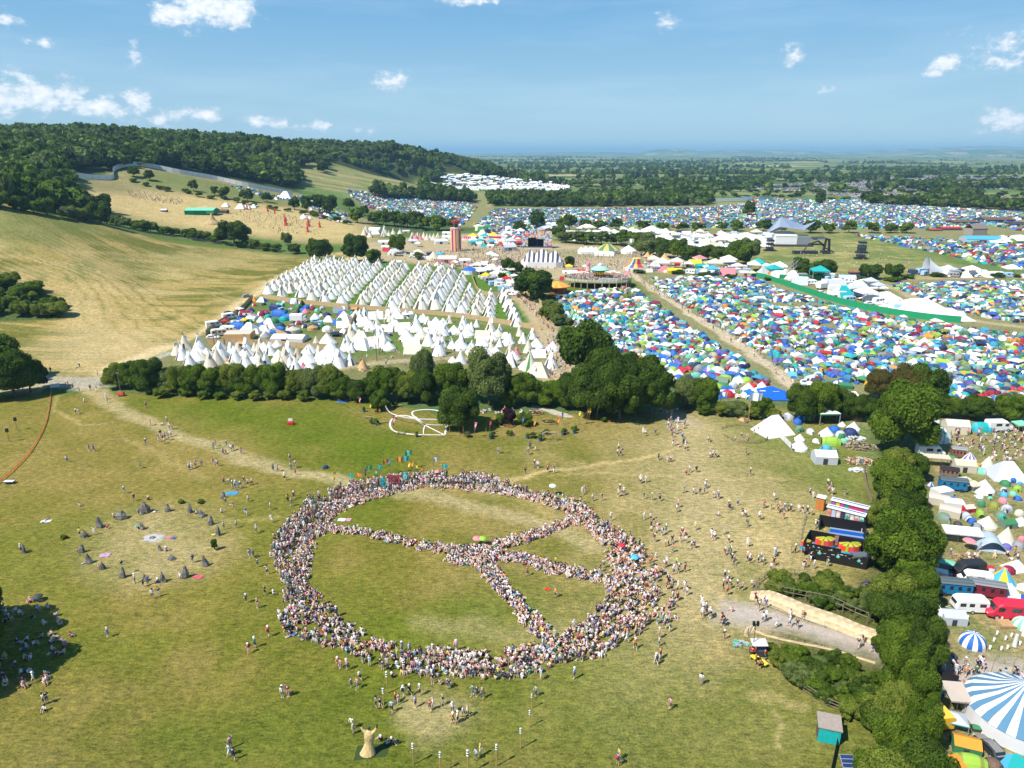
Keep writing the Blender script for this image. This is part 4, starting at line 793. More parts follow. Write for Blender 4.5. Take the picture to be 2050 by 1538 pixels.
# ---------------------------------------------------------------- vehicles (metres, nose to +x)
def veh_parts(kind):
    """returns list of (part, template, material, palette slots by name)"""
    B = T(); G = T(); out = []
    if kind == 'van':
        pr = [(-2.7, .45, 2.35, .92), (-2.6, .4, 2.5, 1), (1.3, .4, 2.5, 1), (1.75, .4, 2.2, .97), (2.25, .42, 1.35, .95), (2.85, .5, 1.1, .86)]; L, WH = 5.6, ((-1.6, .38), (1.75, .38)); hw = 1.0
        G.add([(1.78, -.85, 2.12), (2.27, -.82, 1.4), (2.27, .82, 1.4), (1.78, .85, 2.12)], [(0, 1, 2, 3)], 0)
        for s in (-1, 1): G.box(.9, s * 1.0 - .015, 1.35, 1.7, s * 1.0 + .015, 1.95, 0); G.box(-1.2, s * 1.0 - .015, 1.4, .1, s * 1.0 + .015, 2.0, 0)
    elif kind == 'car':
        pr = [(-2.1, .4, .95, .85), (-1.95, .32, 1.05, .98), (-1.5, .3, 1.42, .9), (-.2, .3, 1.5, .88), (.55, .3, 1.3, .92), (1.05, .32, .98, 1), (1.95, .36, .82, .96), (2.15, .42, .7, .8)]; WH = ((-1.3, .32), (1.35, .32)); hw = .88
        G.add([(.5, -.68, 1.33), (1.03, -.76, 1.02), (1.03, .76, 1.02), (.5, .68, 1.33)], [(0, 1, 2, 3)], 0); G.add([(-1.5, -.7, 1.4), (-1.97, -.75, 1.08), (-1.97, .75, 1.08), (-1.5, .7, 1.4)], [(3, 2, 1, 0)], 0)
        for s in (-1, 1): G.box(-1.3, s * .83 - .02, 1.02, .5, s * .83 + .02, 1.34, 0)
    elif kind == 'caravan':
        pr = [(-2.6, .75, 1.7, .85), (-2.45, .5, 2.35, .98), (-1.9, .42, 2.55, 1), (1.7, .42, 2.55, 1), (2.3, .5, 2.3, .98), (2.6, .8, 1.5, .85)]; WH = ((-.1, .33),); hw = 1.08
        G.add([(2.33, -.8, 2.2), (2.6, -.75, 1.55), (2.6, .75, 1.55), (2.33, .8, 2.2)], [(0, 1, 2, 3)], 0)
        for s in (-1, 1):
            for a, b in ((-2.0, -1.0), (-.2, .6), (1.1, 2.0)): G.box(a, s * 1.08 - .015, 1.35, b, s * 1.08 + .015, 1.95, 0)
        B.tube([(2.5, -.4, .5), (3.6, 0, .5)], .04, 4, 1); B.tube([(2.5, .4, .5), (3.6, 0, .5)], .04, 4, 1)
    elif kind == 'truck':
        pr = [(-3.2, .75, 3.2, 1), (1.5, .75, 3.2, 1)]; WH = ((-2.2, .48), (2.4, .48)); hw = 1.2
        B.rings([[(x, y * w, z) for y, z in ((-1.1, .5), (1.1, .5), (1.1, h_), (-1.1, h_))] for x, h_, w in ((1.6, 2.5, 1), (2.6, 2.45, .98), (3.1, 1.5, .95), (3.2, 1.2, .95))], 1)
        G.add([(2.62, -.95, 2.4), (3.1, -.95, 1.55), (3.1, .95, 1.55), (2.62, .95, 2.4)], [(0, 1, 2, 3)], 0)
    rg = []
    for x, z0, z1, w in pr:
        y = hw * w; k = .12; rg.append([(x, -y, z0), (x, y, z0), (x, y, z1 - k * 2), (x, y - k * 1.5, z1), (x, -y + k * 1.5, z1), (x, -y, z1 - k * 2)])
    B.rings(rg, lambda b, k: 0 if k not in (3,) else 2); out = [('body', B, 'paint'), ('windows', G, 'glass')]
    for x, r in WH:
        for s in (-1, 1):
            w = T(); y = s * (hw - .08)
            for rr, c, yy in ((r, 0, .11), (r * .55, 1, .125)):
                w.rings([[(x + rr * math.cos(6.2832 * k / 12), y + s * q, r + rr * math.sin(6.2832 * k / 12)) for k in range(12)] for q in ((-yy, yy) if c == 0 else (.08, yy))], c)
            out.append(('wheel', w, 'paint'))
    if kind in ('van', 'car', 'truck'):
        for s in (-1, 1):
            x, z = {'van': (2.8, .85), 'car': (2.1, .68), 'truck': (3.17, .9)}[kind]; out.append(('headlight', T().box(x, s * .62 - .12, z - .08, x + .08, s * .62 + .12, z + .08, 0), 'glass'))
    return out
KITC = {}
def kit(key, name, parts, loc, rz, sc, label, cat, group=None):
    """parts: list of (part name, template or factory, material, palette[, smooth])"""
    e = empty(name, loc, rz, sc)
    for i, p in enumerate(parts):
        k = (key, i)
        if k not in KITC: KITC[k] = t_mesh(p[0], p[1], p[3], p[2], len(p) > 4 and p[4])
        o = bpy.data.objects.new(p[0], KITC[k]); COL.objects.link(o); o.parent = e
    tag(e, label, cat, group); return e
VEHC = {}
def vehicle(kind, px, py, rz, color, label, group=None, sc=1.0, roof=None, name=None):
    col = CLOTH[color] if isinstance(color, str) else color
    if kind not in VEHC: VEHC[kind] = veh_parts(kind)
    pal = {'body': [col, (.5, .5, .5), roof or col, (.1, .1, .1)], 'windows': [(.02, .025, .03)], 'wheel': [(.02, .02, .02), (.4, .4, .4)], 'headlight': [(.8, .8, .75)]}
    nm = name or {'van': 'camper_van', 'car': 'parked_car', 'caravan': 'caravan', 'truck': 'truck'}[kind]
    return kit((kind, str(color), str(roof)), nm, [(a, b, c, pal[a]) for a, b, c in VEHC[kind]], P(px, py), rz, (sc,) * 3, label, nm.replace('_', ' ').replace('parked ', ''), group)
TENTC = dict(white=(.80, .79, .76), cream=(.66, .60, .48), canvas=(.60, .53, .40), blue=(.03, .14, .50), sky=(.08, .40, .62), navy=(.03, .05, .14), lime=(.30, .50, .06), green=(.05, .22, .09), mint=(.20, .55, .38), teal=(.02, .38, .38), red=(.50, .03, .05), pink=(.66, .24, .27), maroon=(.25, .02, .06), orange=(.80, .30, .04), yellow=(.78, .58, .04), grey=(.28, .29, .31), palegrey=(.50, .53, .58), purple=(.16, .12, .42), olive=(.26, .28, .05), brown=(.16, .10, .07), greygreen=(.17, .25, .17), tan=(.58, .36, .16), charcoal=(.06, .065, .07))
def tentpal(c, c2=None):
    a = TENTC[c]; b = TENTC[c2] if c2 else tuple(x * .82 for x in a); return [a, b, (.05, .05, .055), (.3, .3, .3), TENTC['white']]
TK = {}
def tent(kind, px, py, wpx, c, c2=None, rz=None, label='', group=None, w=None, world=None, hs=1.0, cat='tent', name=None):
    p = world or P(px, py); s = w or wpx * (p[1] * CP + (H - p[2]) * SP) / FPX; rz = R.random() * 6.28 if rz is None else rz
    if not TK:
        TK.update(dome=arc_tent(12, 5), stripe=arc_tent(16, 6, 1, .52, True), tunnel=tunnel_tent(10, 1.0, .62, .46, 9), bell=bell_tent(16), bellstripe=bell_tent(16, .1, .6, 1), ridge=ridge_tent(1, .75, .5, .03), frame=gable_t(1, .75, .38, .6), gazebo=gazebo_t(.28, .6), gable=gable_t(1, .55, .22, .38), tipi=tipi_tent(14, 8), yurt=yurt_t(), marquee=peaks_t(2, .5, .16, .42, 5), canopy=ridge_tent(1, .7, .42, .38), wedge=ridge_tent(1.05, .9, .55, .02, .38), cone=bell_tent(14, .01, .8, 0), conestripe=bell_tent(14, .03, .62, 2))
    t = TK[kind]; pal = tentpal(c, c2); mat = 'nylon' if kind in ('dome', 'tunnel', 'stripe') else 'canvas'
    sheet = {'gazebo': 'roof', 'canopy': 'roof', 'marquee': 'roof'}.get(kind, 'flysheet' if mat == 'nylon' else 'canvas_cover')
    parts = [(sheet, t, mat, pal)]
    if kind in ('dome', 'tunnel'):
        d = T()
        if kind == 'dome': d.add([(.50, -.13, .0), (.50, .13, .0), (.455, .1, .17), (.40, 0, .30), (.455, -.1, .17)], [(0, 1, 2, 3, 4)], 0); d.add([(.5, -.14, 0), (.66, -.1, 0), (.6, 0, .12), (.66, .1, 0), (.5, .14, 0), (.43, 0, .28)], [(0, 1, 2, 5), (5, 2, 3, 4)], 1)
        else: d.add([(-.52, -.14, .01), (-.52, .14, .01), (-.512, .1, .18), (-.512, -.1, .18)], [(0, 1, 2, 3)], 0)
        parts.append(('doorway', d, 'nylon', [(.05, .05, .055), tuple(x * .9 for x in pal[0])]))
    if kind in ('bell', 'ridge', 'frame', 'tipi', 'cone'):
        d = T(); x = {'bell': .49, 'ridge': .5, 'frame': .5, 'tipi': .44, 'cone': .49}[kind]; d.add([(x + .012, -.1, 0), (x + .012, .1, 0), (x * .80 if kind in ('bell', 'tipi', 'cone') else x + .012, 0, .24)], [(0, 1, 2)], 0); parts.append(('doorway', d, 'canvas', [(.09, .08, .07)]))
    nm = name or {'dome': 'dome_tent', 'tunnel': 'tunnel_tent', 'stripe': 'dome_tent', 'bell': 'bell_tent', 'bellstripe': 'bell_tent', 'ridge': 'ridge_tent', 'frame': 'frame_tent', 'gazebo': 'gazebo', 'gable': 'marquee', 'tipi': 'tipi', 'yurt': 'yurt', 'marquee': 'marquee', 'canopy': 'canopy', 'wedge': 'ridge_tent', 'cone': 'cone_tent', 'conestripe': 'cone_tent'}[kind]
    if wpx and wpx < 13 or (w and p[1] > 300): parts = parts[:1]
    if len(parts) == 1:
        k = ('m', kind, c, c2)
        if k not in KITC: KITC[k] = t_mesh(nm, t, pal, mat)
        o = bpy.data.objects.new(nm, KITC[k]); COL.objects.link(o); o.location = p; o.rotation_euler[2] = rz; o.scale = (s, s, s * hs); tag(o, label, cat, group); return o
    return kit((kind, c, c2), nm, parts, p, rz, (s, s, s * hs), label, cat, group)
# ---------------------------------------------------------------- the peace-sign crowd
OUT = [(840,957),(900,953),(952,957),(986,962),(1027,976),(1068,988),(1110,999),(1143,1001),(1172,1015),(1201,1048),(1247,1069),(1280,1094),(1305,1123),(1314,1150),(1318,1190),(1318,1225),(1296,1262),(1262,1282),(1241,1303),(1210,1316),(1166,1326),(1132,1333),(1098,1347),(1050,1360),(950,1364),(850,1360),(780,1346),(736,1338),(690,1312),(657,1298),(610,1282),(573,1274),(558,1251),(556,1228),(573,1204),(562,1163),(550,1134),(540,1105),(549,1081),(587,1043),(611,1010),(643,993),(669,985),(693,979),(737,968),(777,962)]
INN = [(804,985),(845,977),(897,979),(974,985),(994,989),(1038,997),(1088,1010),(1127,1025),(1148,1045),(1176,1059),(1192,1077),(1213,1098),(1223,1127),(1226,1142),(1223,1166),(1215,1197),(1189,1231),(1168,1249),(1132,1267),(1111,1276),(1085,1288),(1028,1301),(976,1306),(927,1304),(868,1301),(824,1310),(760,1286),(722,1263),(678,1237),(640,1196),(619,1169),(618,1134),(625,1099),(634,1076),(655,1064),(663,1040),(681,1026),(716,1011),(757,997)]
wo, wi = wpoly(OUT), wpoly(INN)
X, Y = pts_in(wo, .62, .4); k = ~inside(wi, X, Y); X, Y = X[k], Y[k]; dO = linedist(wo, X, Y, True); dI = linedist(wi, X, Y, True)
th = vnoise(X, Y, 2.2, 4); pr = np.clip(.95 - np.clip((dI - 5) / 14, 0, .35), 0, 1); px, py, z = project(X, Y, 0 * X)
sparse = ((px > 1200) & (py > 1090)) | ((px < 760) & (py > 1190)); keep = NR.rand(len(X)) < np.where(sparse, .66, .93) * pr * (th > .12)
X, Y, dO, dI, px, py = (a[keep] for a in (X, Y, dO, dI, px, py))
stand = ((dO < 1.3) & (NR.rand(len(X)) < .35)) | ((px < 850) & (py < 1110) & (dO < 3.6) & (NR.rand(len(X)) < .75)) | ((px > 840) & (px < 1000) & (py < 975)) | (NR.rand(len(X)) < .05)
spk = []
for pts, hw in (([(640, 1058), (720, 1066), (800, 1084), (870, 1098), (940, 1108)], 1.05), ([(925, 1108), (985, 1096), (1050, 1080), (1110, 1058), (1160, 1042)], 1.25), ([(930, 1104), (985, 1112), (1050, 1122), (1110, 1140), (1170, 1152), (1230, 1166)], 1.35), ([(940, 1110), (985, 1150), (1020, 1190), (1050, 1228), (1080, 1262), (1110, 1290)], 1.35)):
    pw = wpoly(smooth(pts)); a = np.array(pw); xs, ys = pts_in([(a[:, 0].min() - 3, a[:, 1].min() - 3), (a[:, 0].max() + 3, a[:, 1].min() - 3), (a[:, 0].max() + 3, a[:, 1].max() + 3), (a[:, 0].min() - 3, a[:, 1].max() + 3)], .6, .4)
    d = linedist(pw, xs, ys); k = (d < hw * (1 + .35 * (vnoise(xs, ys, 3, 8) - .5))) & inside(wi, xs, ys); spk.append((xs[k], ys[k]))
a = P(952, 1118); xs, ys = pts_in([(a[0] - 6, a[1] - 6), (a[0] + 6, a[1] - 6), (a[0] + 6, a[1] + 6), (a[0] - 6, a[1] + 6)], .6, .4); k = np.hypot((xs - a[0] + .6) / 1.6, ys - a[1]) < 2.6; spk.append((xs[k], ys[k]))
SX = np.concatenate([s[0] for s in spk]); SY = np.concatenate([s[1] for s in spk]); k = NR.rand(len(SX)) < .86; SX, SY = SX[k], SY[k]
# everyone near enough to count is built singly, the rest of the ring as one mass
low = (py > 1325) & (dO < 2.2) & (NR.rand(len(X)) < .42); ids = np.nonzero(low)[0][:55]
for i in ids: person(0, 0, 'stand' if stand[i] else R.choice(('sit', 'cross', 'sitb')), label='on the near edge of the peace-sign crowd', group='people on the near edge of the crowd', world=(X[i], Y[i], 0), rz=R.uniform(-.7, .7))
k = np.ones(len(X), bool); k[ids] = False; X, Y, dI, stand = X[k], Y[k], dI[k], stand[k]
cx, cy, _ = P(930, 1130)
face = lambda x, y: np.arctan2(-(cx - x), cy - y) + NR.randn(len(x)) * .6
crowd('seated_crowd', np.concatenate([X[~stand], SX]), np.concatenate([Y[~stand], SY]), .985, 'dense crowd sitting in the shape of a giant peace sign', .22, extra=np.concatenate([face(X[~stand], Y[~stand]), NR.rand(len(SX)) * 6.28]))
crowd('standing_crowd', X[stand], Y[stand], .0, 'people standing packed along the rim of the peace sign', .08, extra=face(X[stand], Y[stand]))
xs, ys = pts_in(wpoly([(1300, 1120), (1335, 1160), (1372, 1205), (1372, 1245), (1330, 1250), (1300, 1268), (1310, 1200)]), 1.0, .45); k = NR.rand(len(xs)) < .5; crowd('people_beside_the_ring', xs[k], ys[k], .12, 'loose crowd standing right of the peace sign')
# ---------------------------------------------------------------- scattered people
def S(s, ox, oy, k):
    out = []
    for tok in s.split():
        p = tok.split(','); out.append((ox + float(p[0]) / k, oy + float(p[1]) / k, p[2] if len(p) > 2 else '', p[3] if len(p) > 3 else None))
    return out
AB = dict(wh='white', bk='black', nv='navy', bl='blue', rd='red', pk='pink', gn='green', tl='teal', yl='yellow', og='orange', gy='grey', mr='maroon', lm='lime', cr='cream', pb='pale_blue', kh='khaki', dn='denim')
PS = {'': None, 's': 'sit', 'l': 'lie', 'w': 'walk', 'h': 'hold', 'a': 'up', 'c': 'cross', 'b': 'sitb', 't': 'stand', 'p': 'pack'}
L1 = S('285,120 428,95 447,95 548,140,s 372,205,,lm 383,200,,lm 410,213 446,230,,wh 507,220 541,228 557,193,,rd 577,193 474,283,w,pb 594,270,w,bl 603,290 424,352,w 442,353,w 819,315 936,238 845,418,w,bk 909,415,,wh 936,405 950,440 890,510 900,480,,wh 912,500 925,490,,gn 935,470,,pk 945,500,,wh 920,520 955,480 965,440 817,528,,bl 1197,550,,bk 1209,535 1250,580,,bk 1265,575 1270,540 1297,560,,wh 1308,555,,wh 1352,578,,yl 1062,665 1075,660 1096,650,,wh 1131,650,,wh 1194,640,,wh 1217,645 1254,745 1285,730 1303,770 1320,770 1330,775 1347,770,,nv 1368,745,,bk 1390,755 1413,750,,wh 1625,610,w,wh 1530,672 1555,675,,bk 1630,660,,wh 1655,655 1655,695,,rd 1595,725,,wh 1390,845,,pk 1265,865,,bk 1305,865,l 1240,905,s,wh 1378,920 1516,890 1522,960 1613,845,,wh 1646,830,,mr 1632,870 1437,1020,,pb 1325,990,,cr 1255,1000,,cr 500,560,l,wh 525,562,l,wh 377,622,s 785,658,s 447,870,s,wh 253,950,l,wh 697,800,,tl 752,840,w,rd 832,835,s,rd 780,920 530,1030,,wh 1080,1185,,nv 757,1300,,wh 804,1320,,gn 831,1310,,bl 857,1385,w,wh 891,1375,w,bk 1400,1160 1420,1160,,bl 1444,1210,,gn 1498,1250,,wh 1485,1365,,bk 1530,1365,s 1380,1410,,nv 1443,1440,,mr', 0, 700, 2.797)
L2 = S('57,320 68,420,,wh 85,420 105,420,,bk 295,405,s 320,535,,bk 40,610 30,650 92,675 117,680 470,690 242,725,,pb 183,745,,bk 190,755,,bk 408,740,,nv 450,750 495,770,,bk 505,755,,pk 535,760 552,760 575,765 625,765,,wh 650,775,,bk 680,780 705,785 530,810,w,rd 378,815,t,wh 270,795 290,800 122,790,s 303,860,,gn 157,905 75,925,w,wh 93,940,w,wh 183,960,w,wh 303,985,,wh 160,1040 185,1035,,gn 200,1030,,wh 205,1080,w,bk 220,1100,,nv 300,1075 318,1090 372,1085,,wh 388,1080 402,1100,,wh 470,1050,,pb 480,1035,,wh 450,1140,,wh 468,1105,,bk 577,1025,,gn 603,1025 655,1040,,bl 700,1075,w,bk 655,1120,,bk 670,1115,,og 722,1125,,wh 808,1110,,gn 730,870,,wh 745,865 697,660 718,680,,wh 810,600,,wh 830,620 815,650,,pk 838,655,,wh 918,655,,wh 158,1190,,yl 182,1195 150,1250 172,1235,,pk 190,1250 237,1255,,nv 272,1260,,pk 330,1245,,wh 172,1290 350,1320,,rd 362,1345,,rd 375,1390 408,1350,,bl 418,1370,,bl 208,1395,s,pk 15,1375,w,wh 25,1420,w,wh 40,1400 65,1430,w,wh 70,1440,w,bk 135,1470,w,og 150,1480,w,nv 400,1460,w,wh 420,1450,w,wh 505,1300,,bk 570,1440,w 650,1440,w', 1400, 780, 3.154)
L3 = S('485,485,w,pb 568,480,w 615,490,w,bk 573,425,w 1027,585,w,bk 1000,615,w 1095,620,w,og 1090,640,w,bk 150,480,w,nv 155,560,,bk 10,845,,wh', 1400, 1100, 3.154)
L4 = S('1276,55,,wh 1320,50,w,wh 828,150,,wh 843,130,,pk 908,195 980,190,,mr 1105,160,,yl 1118,125,,bk 1147,150,,rd 1302,180,,bk 1363,190 1425,195,,wh 1553,280,t,wh 1565,245,,pk 1610,130,,pk 1682,145,,wh 1732,145,,bk 1775,100 1845,170,,pk 1875,180 1048,345,,wh 1305,340,,wh 1355,345 1393,385,,pk 1358,400,,bk 1403,430 1440,460,,pb 1472,440,,gn 1360,450 1385,510 1697,420,,yl 1595,465,,bk 1622,480,,wh 1580,510,,pk 1625,520,,wh 1825,470 1845,490,,wh 1467,545,,wh 1490,540 1520,520,,bk 1523,590,,og 1670,560,,wh 1690,560,,nv 1395,625,s 1460,710,t,wh 1475,700,t,wh 1553,690,,lm 1532,760,,wh 1570,745 1617,740,,rd 1515,830,w 1563,880,,wh 1613,880,w,wh 1632,920,w,wh 1745,1000,a,wh 1760,1050,,wh 1780,1040 1810,1080,,bk 1750,1090,,wh 1460,1180,,pk 1500,1110,,pk 1500,1200,,gn 1420,1250,,pk 1418,1310,,wh 1235,1330,w 1430,1400,,rd 1395,1450,,wh 1900,1130,,og 1918,1160,,nv 405,770,,rd 622,935,,og 993,710 966,740,,nv', 950, 950, 3.844)
L5 = S('960,375 1113,350,,wh 1138,360,,bk 1103,380,w,bk 1133,440,s,wh 1150,445,l,wh 1090,475,,kh 1197,465,,bk 1228,470,,bk 1540,360,,cr 1535,385,,bk 1550,385,,bk 1658,280 1668,290 1716,285,,og 1732,405,,rd 1775,415,,bk 1790,415,,nv 1645,520 1672,515 1973,320,,wh 1980,395,,wh 2007,390,,bk 1865,480,s,wh 1885,465,,wh 1915,465,,wh', 600, 750, 2.412)
L6 = S('40,240,,wh 70,235,,mr 325,90,,og 340,95,,pk 370,100,,pk 395,190,,gy 425,195,,pk 438,155,,wh 520,290,,gy 543,300,w,nv 602,315,w,pb 620,265,,og 637,275,,pk 660,235,,wh 693,230,,bk 745,230,,gy 722,290,,pb 795,310,w,rd 812,300,,wh 862,280,w,bk 1015,230,,gn 1037,235,,nv 1065,245,,kh 912,320,,wh 915,375,,og 940,370 967,340,w,wh 990,340,w,wh 397,400,,wh 405,425,,cr 1340,235,w,gy 1537,145,,pb 1955,70,,wh 1975,45,,rd 2028,300,,pk 1033,560,,pb 1055,540,,yl 1765,560,,yl 1760,590,,bl 885,190,,bl 895,195,,nv 810,170,,bk 845,175,s 1365,150,,pb 600,140,s 545,465,s,bk 575,485,s,pb 600,475,s,bk', 550, 1300, 2.5625)
L7 = S('740,490,w,bl 235,800,w,wh 310,990,s,wh 325,940,,bk 300,950,,cr 1838,485,,rd 1745,560,,gn 1702,600,w,mr 1935,890,,wh 1972,890,,mr 1570,1300,,pb 1600,1330,w,nv 1580,1250,,pk', 0, 1130, 3.417)
def zone(x, y):
    if y > 1385: return 'on the grass near the straw figure' if 640 < x < 960 else 'on the bottom part of the meadow'
    if x > 1440 and y > 1150: return 'on or by the stony road at right'
    if x > 1580: return 'beside the toilet huts and black enclosure'
    if x > 1320: return 'on the worn ground right of the ring'
    if x > 1150 and y < 1060: return 'on the grass above right of the ring'
    if x < 470 and y < 960 and y > 700: return 'along the worn track at upper left'
    if x < 470 and 960 <= y < 1220: return 'near the stone circle'
    if y < 960: return 'on the meadow behind the ring'
    if x < 640: return 'on the grass left of the ring'
    if y > 1290: return 'just below the ring'
    return 'on the grass inside the ring'
nP = 0; rest = []
for x, y, ps, tp in L1 + L2 + L3 + L4 + L5 + L6 + L7:
    y += 3; 
    if y < 950 or (y < 1030 and R.random() < .3): rest.append((x, y)); continue
    pose = PS.get(ps) or R.choice(('stand', 'walk', 'walk', 'stand', 'hold', 'stand', 'shade')); pk_ = R.random() < .2 and pose in ('stand', 'walk')
    person(x, y, 'stand' if pose == 'pack' else pose, AB.get(tp), None, 'white' if R.random() < .14 else None, pk_, label=zone(x, y)); nP += 1
print('single people', nP)
shade = [(5, 1205), (100, 1195), (150, 1285), (95, 1375), (0, 1390), (-30, 1300)]; xs, ys = pts_in(wpoly(shade), 1.3, .5); k = NR.rand(len(xs)) < .45; crowd('people_resting_in_shade', xs[k], ys[k], 1.0, 'people sitting and lying in the shade at bottom left')
XX = [p[0] for p in rest]; YY = [p[1] for p in rest]; a = at(XX, YY); crowd('distant_walkers', a[:, 0], a[:, 1], .08, 'small figures walking on the far side of the meadow')
# ---------------------------------------------------------------- banners and flags at the back of the ring
def flag_t(kind='tall'):
    t = T(); c = T(); t.tube([(0, 0, 0), (0, 0, 1)], .012, 5, 0)
    if kind == 'tall': n_ = 5; v = [(.01 + .02 * (i % 2), .05 * math.sin(i * 1.5), 1 - .5 * i / n_) for i in range(n_ + 1)] + [(.16 - .02 * i, .06 * math.sin(i * 1.5 + 1), .98 - .5 * i / n_) for i in range(n_ + 1)]; c.add(v, [(i, i + n_ + 1, i + n_ + 2, i + 1) for i in range(n_)], 0)
    else: n_ = 5; v = [(.015 + .36 * i / n_, .03 * math.sin(i * 1.6), .98) for i in range(n_ + 1)] + [(.015 + .34 * i / n_, .04 * math.sin(i * 1.6 + .4), .72) for i in range(n_ + 1)]; c.add(v, [(i, i + n_ + 1, i + n_ + 2, i + 1) for i in range(n_)], 0)
    return t, c
FT = {k: flag_t(k) for k in ('tall', 'pennant')}
def flag(px, py, h, c, kind, label, group, rz=0, name='flag'):
    a, b = FT[kind]; return kit(('flag', kind, c), name, [('pole', a, 'wood', [(.35, .22, .1)]), ('cloth', b, 'cloth', [CLOTH.get(c) or TENTC[c]])], P(px, py), rz, (h, h, h), label, 'flag', group)
def banner(px, py, w, h, c, c2, label, rz=0, lift=1.2):
    f = T(); n_ = 6; v = [(-w / 2 + w * i / n_, .06 * math.sin(i * 1.3), lift + h) for i in range(n_ + 1)] + [(-w / 2 + w * i / n_, .08 * math.sin(i * 1.3 + .5), lift) for i in range(n_ + 1)]
    f.add(v, [(i, i + n_ + 1, i + n_ + 2, i + 1) for i in range(n_)], 0); g = T(); g.add([(w * .28 * math.cos(6.283 * k / 14), -.11, lift + h / 2 + h * .3 * math.sin(6.283 * k / 14)) for k in range(14)], [tuple(range(14))], 0); g.add([(w * .16 * math.cos(6.283 * k / 10), -.125, lift + h / 2 + h * .17 * math.sin(6.283 * k / 10)) for k in range(10)], [tuple(range(10))], 1)
    pl = T(); pl.tube([(-w / 2, 0, 0), (-w / 2, 0, lift + h + .15)], .03, 5, 0); pl.tube([(w / 2, 0, 0), (w / 2, 0, lift + h + .15)], .03, 5, 0)
    return kit(('ban', px), 'banner', [('poles', pl, 'wood', [(.3, .2, .1)]), ('cloth', f, 'cloth', [c]), ('emblem', g, 'cloth', [c2, c])], P(px, py), rz, (1, 1, 1), label, 'banner')
banner(790, 978, 2.3, 1.7, (.28, .04, .06), (.05, .05, .05), 'large maroon banner with a dark round design behind the ring', -.25); banner(812, 973, 1.3, 1.6, (.03, .38, .42), (.6, .62, .5), 'turquoise banner right of the large maroon one', .1); banner(768, 986, 1.2, 1.8, (.01, .26, .28), (.02, .12, .2), 'dark teal banner left of the large maroon one', -.5)
g = 'flags held above the back of the crowd'
for x, y, h, c, kd in ((670, 978, 3.4, 'yellow', 'tall'), (731, 968, 3.0, 'navy', 'tall'), (735, 962, 3.3, 'green', 'pennant'), (752, 968, 3.0, 'mint', 'tall'), (757, 958, 3.0, 'teal', 'pennant'), (768, 950, 3.2, 'orange', 'pennant'), (779, 950, 3.4, 'blue', 'tall'), (796, 948, 3.6, 'orange', 'pennant'), (807, 947, 3.8, 'teal', 'pennant'), (818, 955, 3.2, 'yellow', 'tall'), (824, 955, 3.4, 'orange', 'tall'), (833, 958, 3.2, 'yellow', 'tall'), (843, 962, 3.0, 'orange', 'tall'), (868, 948, 3.5, 'white', 'pennant'), (886, 958, 3.2, 'teal', 'pennant'), (812, 942, 4.4, 'mint', 'pennant'), (700, 975, 3.0, 'teal', 'pennant'), (716, 972, 2.8, 'orange', 'pennant')):
    flag(x, y, h, c, kd, f"{c} {'feather' if kd == 'tall' else 'square'} flag raised at the back of the ring", g, R.uniform(-.6, .6))
def parasol(px, py, c, label, r=.7, z=1.3, name='parasol'):
    t = T().lathe([(.5, 0), (.42, .13), (.22, .24), (.02, .3)], 12, lambda b, k: k % 2, cap0=False); p = T().tube([(0, 0, -1.3), (0, 0, .3)], .02, 4, 0); q = P(px, py)
    return kit(('par', c), name, [('canopy', t, 'nylon', [TENTC[c], tuple(min(1, x * 1.15) for x in TENTC[c])]), ('handle', p, 'wood', [(.2, .2, .2)])], (q[0], q[1], z), 0, (r * 2, r * 2, 1.2), label, 'parasol', 'parasols in the crowd')
parasol(955, 1092, 'pink', 'pink parasol near the centre of the peace sign', .75); parasol(966, 1092, 'lime', 'lime green parasol near the centre of the peace sign', .75); parasol(1244, 1106, 'red', 'red parasol in the right part of the ring', .65); parasol(1106, 992, 'white', 'white parasol held above the back of the ring', .7, 2); parasol(876, 962, 'pink', 'pale pink parasol at the back of the ring', .6, 1.9); parasol(1270, 1130, 'sky', 'pale blue parasol in the right part of the ring', .7); parasol(77, 1203, 'charcoal', 'black parasol in the shade at bottom left', .7, .7)
# sheets on the grass
def sheet(px, py, w, d, c, label, rz=0, cat='blanket', name='picnic_blanket'):
    t = T(); nx_, ny_ = 5, 4
    v = [(-w / 2 + w * i / nx_ + .05 * math.sin(i * j), -d / 2 + d * j / ny_ + .05 * math.cos(i + j), .02 + .03 * ((i * 7 + j * 3) % 3)) for j in range(ny_ + 1) for i in range(nx_ + 1)]
    t.add(v, [(j * 6 + i, j * 6 + i + 1, j * 6 + i + 7, j * 6 + i + 6) for j in range(ny_) for i in range(nx_)], 0); o = t_obj(name, t, [c], 'nylon', loc=P(px, py), rz=rz); return tag(o, label, cat)
sheet(464, 988, 2.3, 1.3, (.05, .30, .62), 'bright blue sheet lying on the grass left of the ring', .1); sheet(685, 804, 2.6, 2.0, (.03, .22, .65), 'bright blue tarp by the hedge behind the ring', .2); sheet(684, 1041, 1.4, 1.0, (.75, .75, .75), 'white sheet inside the upper left of the ring', -.1); sheet(698, 1041, .9, 1.0, (.65, .3, .4), 'pink and green sheet beside the white one', -.1); sheet(1096, 1180, .9, .5, (.7, .05, .02), 'small red cloth lying inside the ring', -.4); sheet(1132, 1055, .6, .5, (.7, .03, .02), 'small red bag by the upper right spoke', 0, 'bag', 'bag'); sheet(1222, 843, .9, .7, (.75, .12, .04), 'small orange sheet right of the garden', 0)
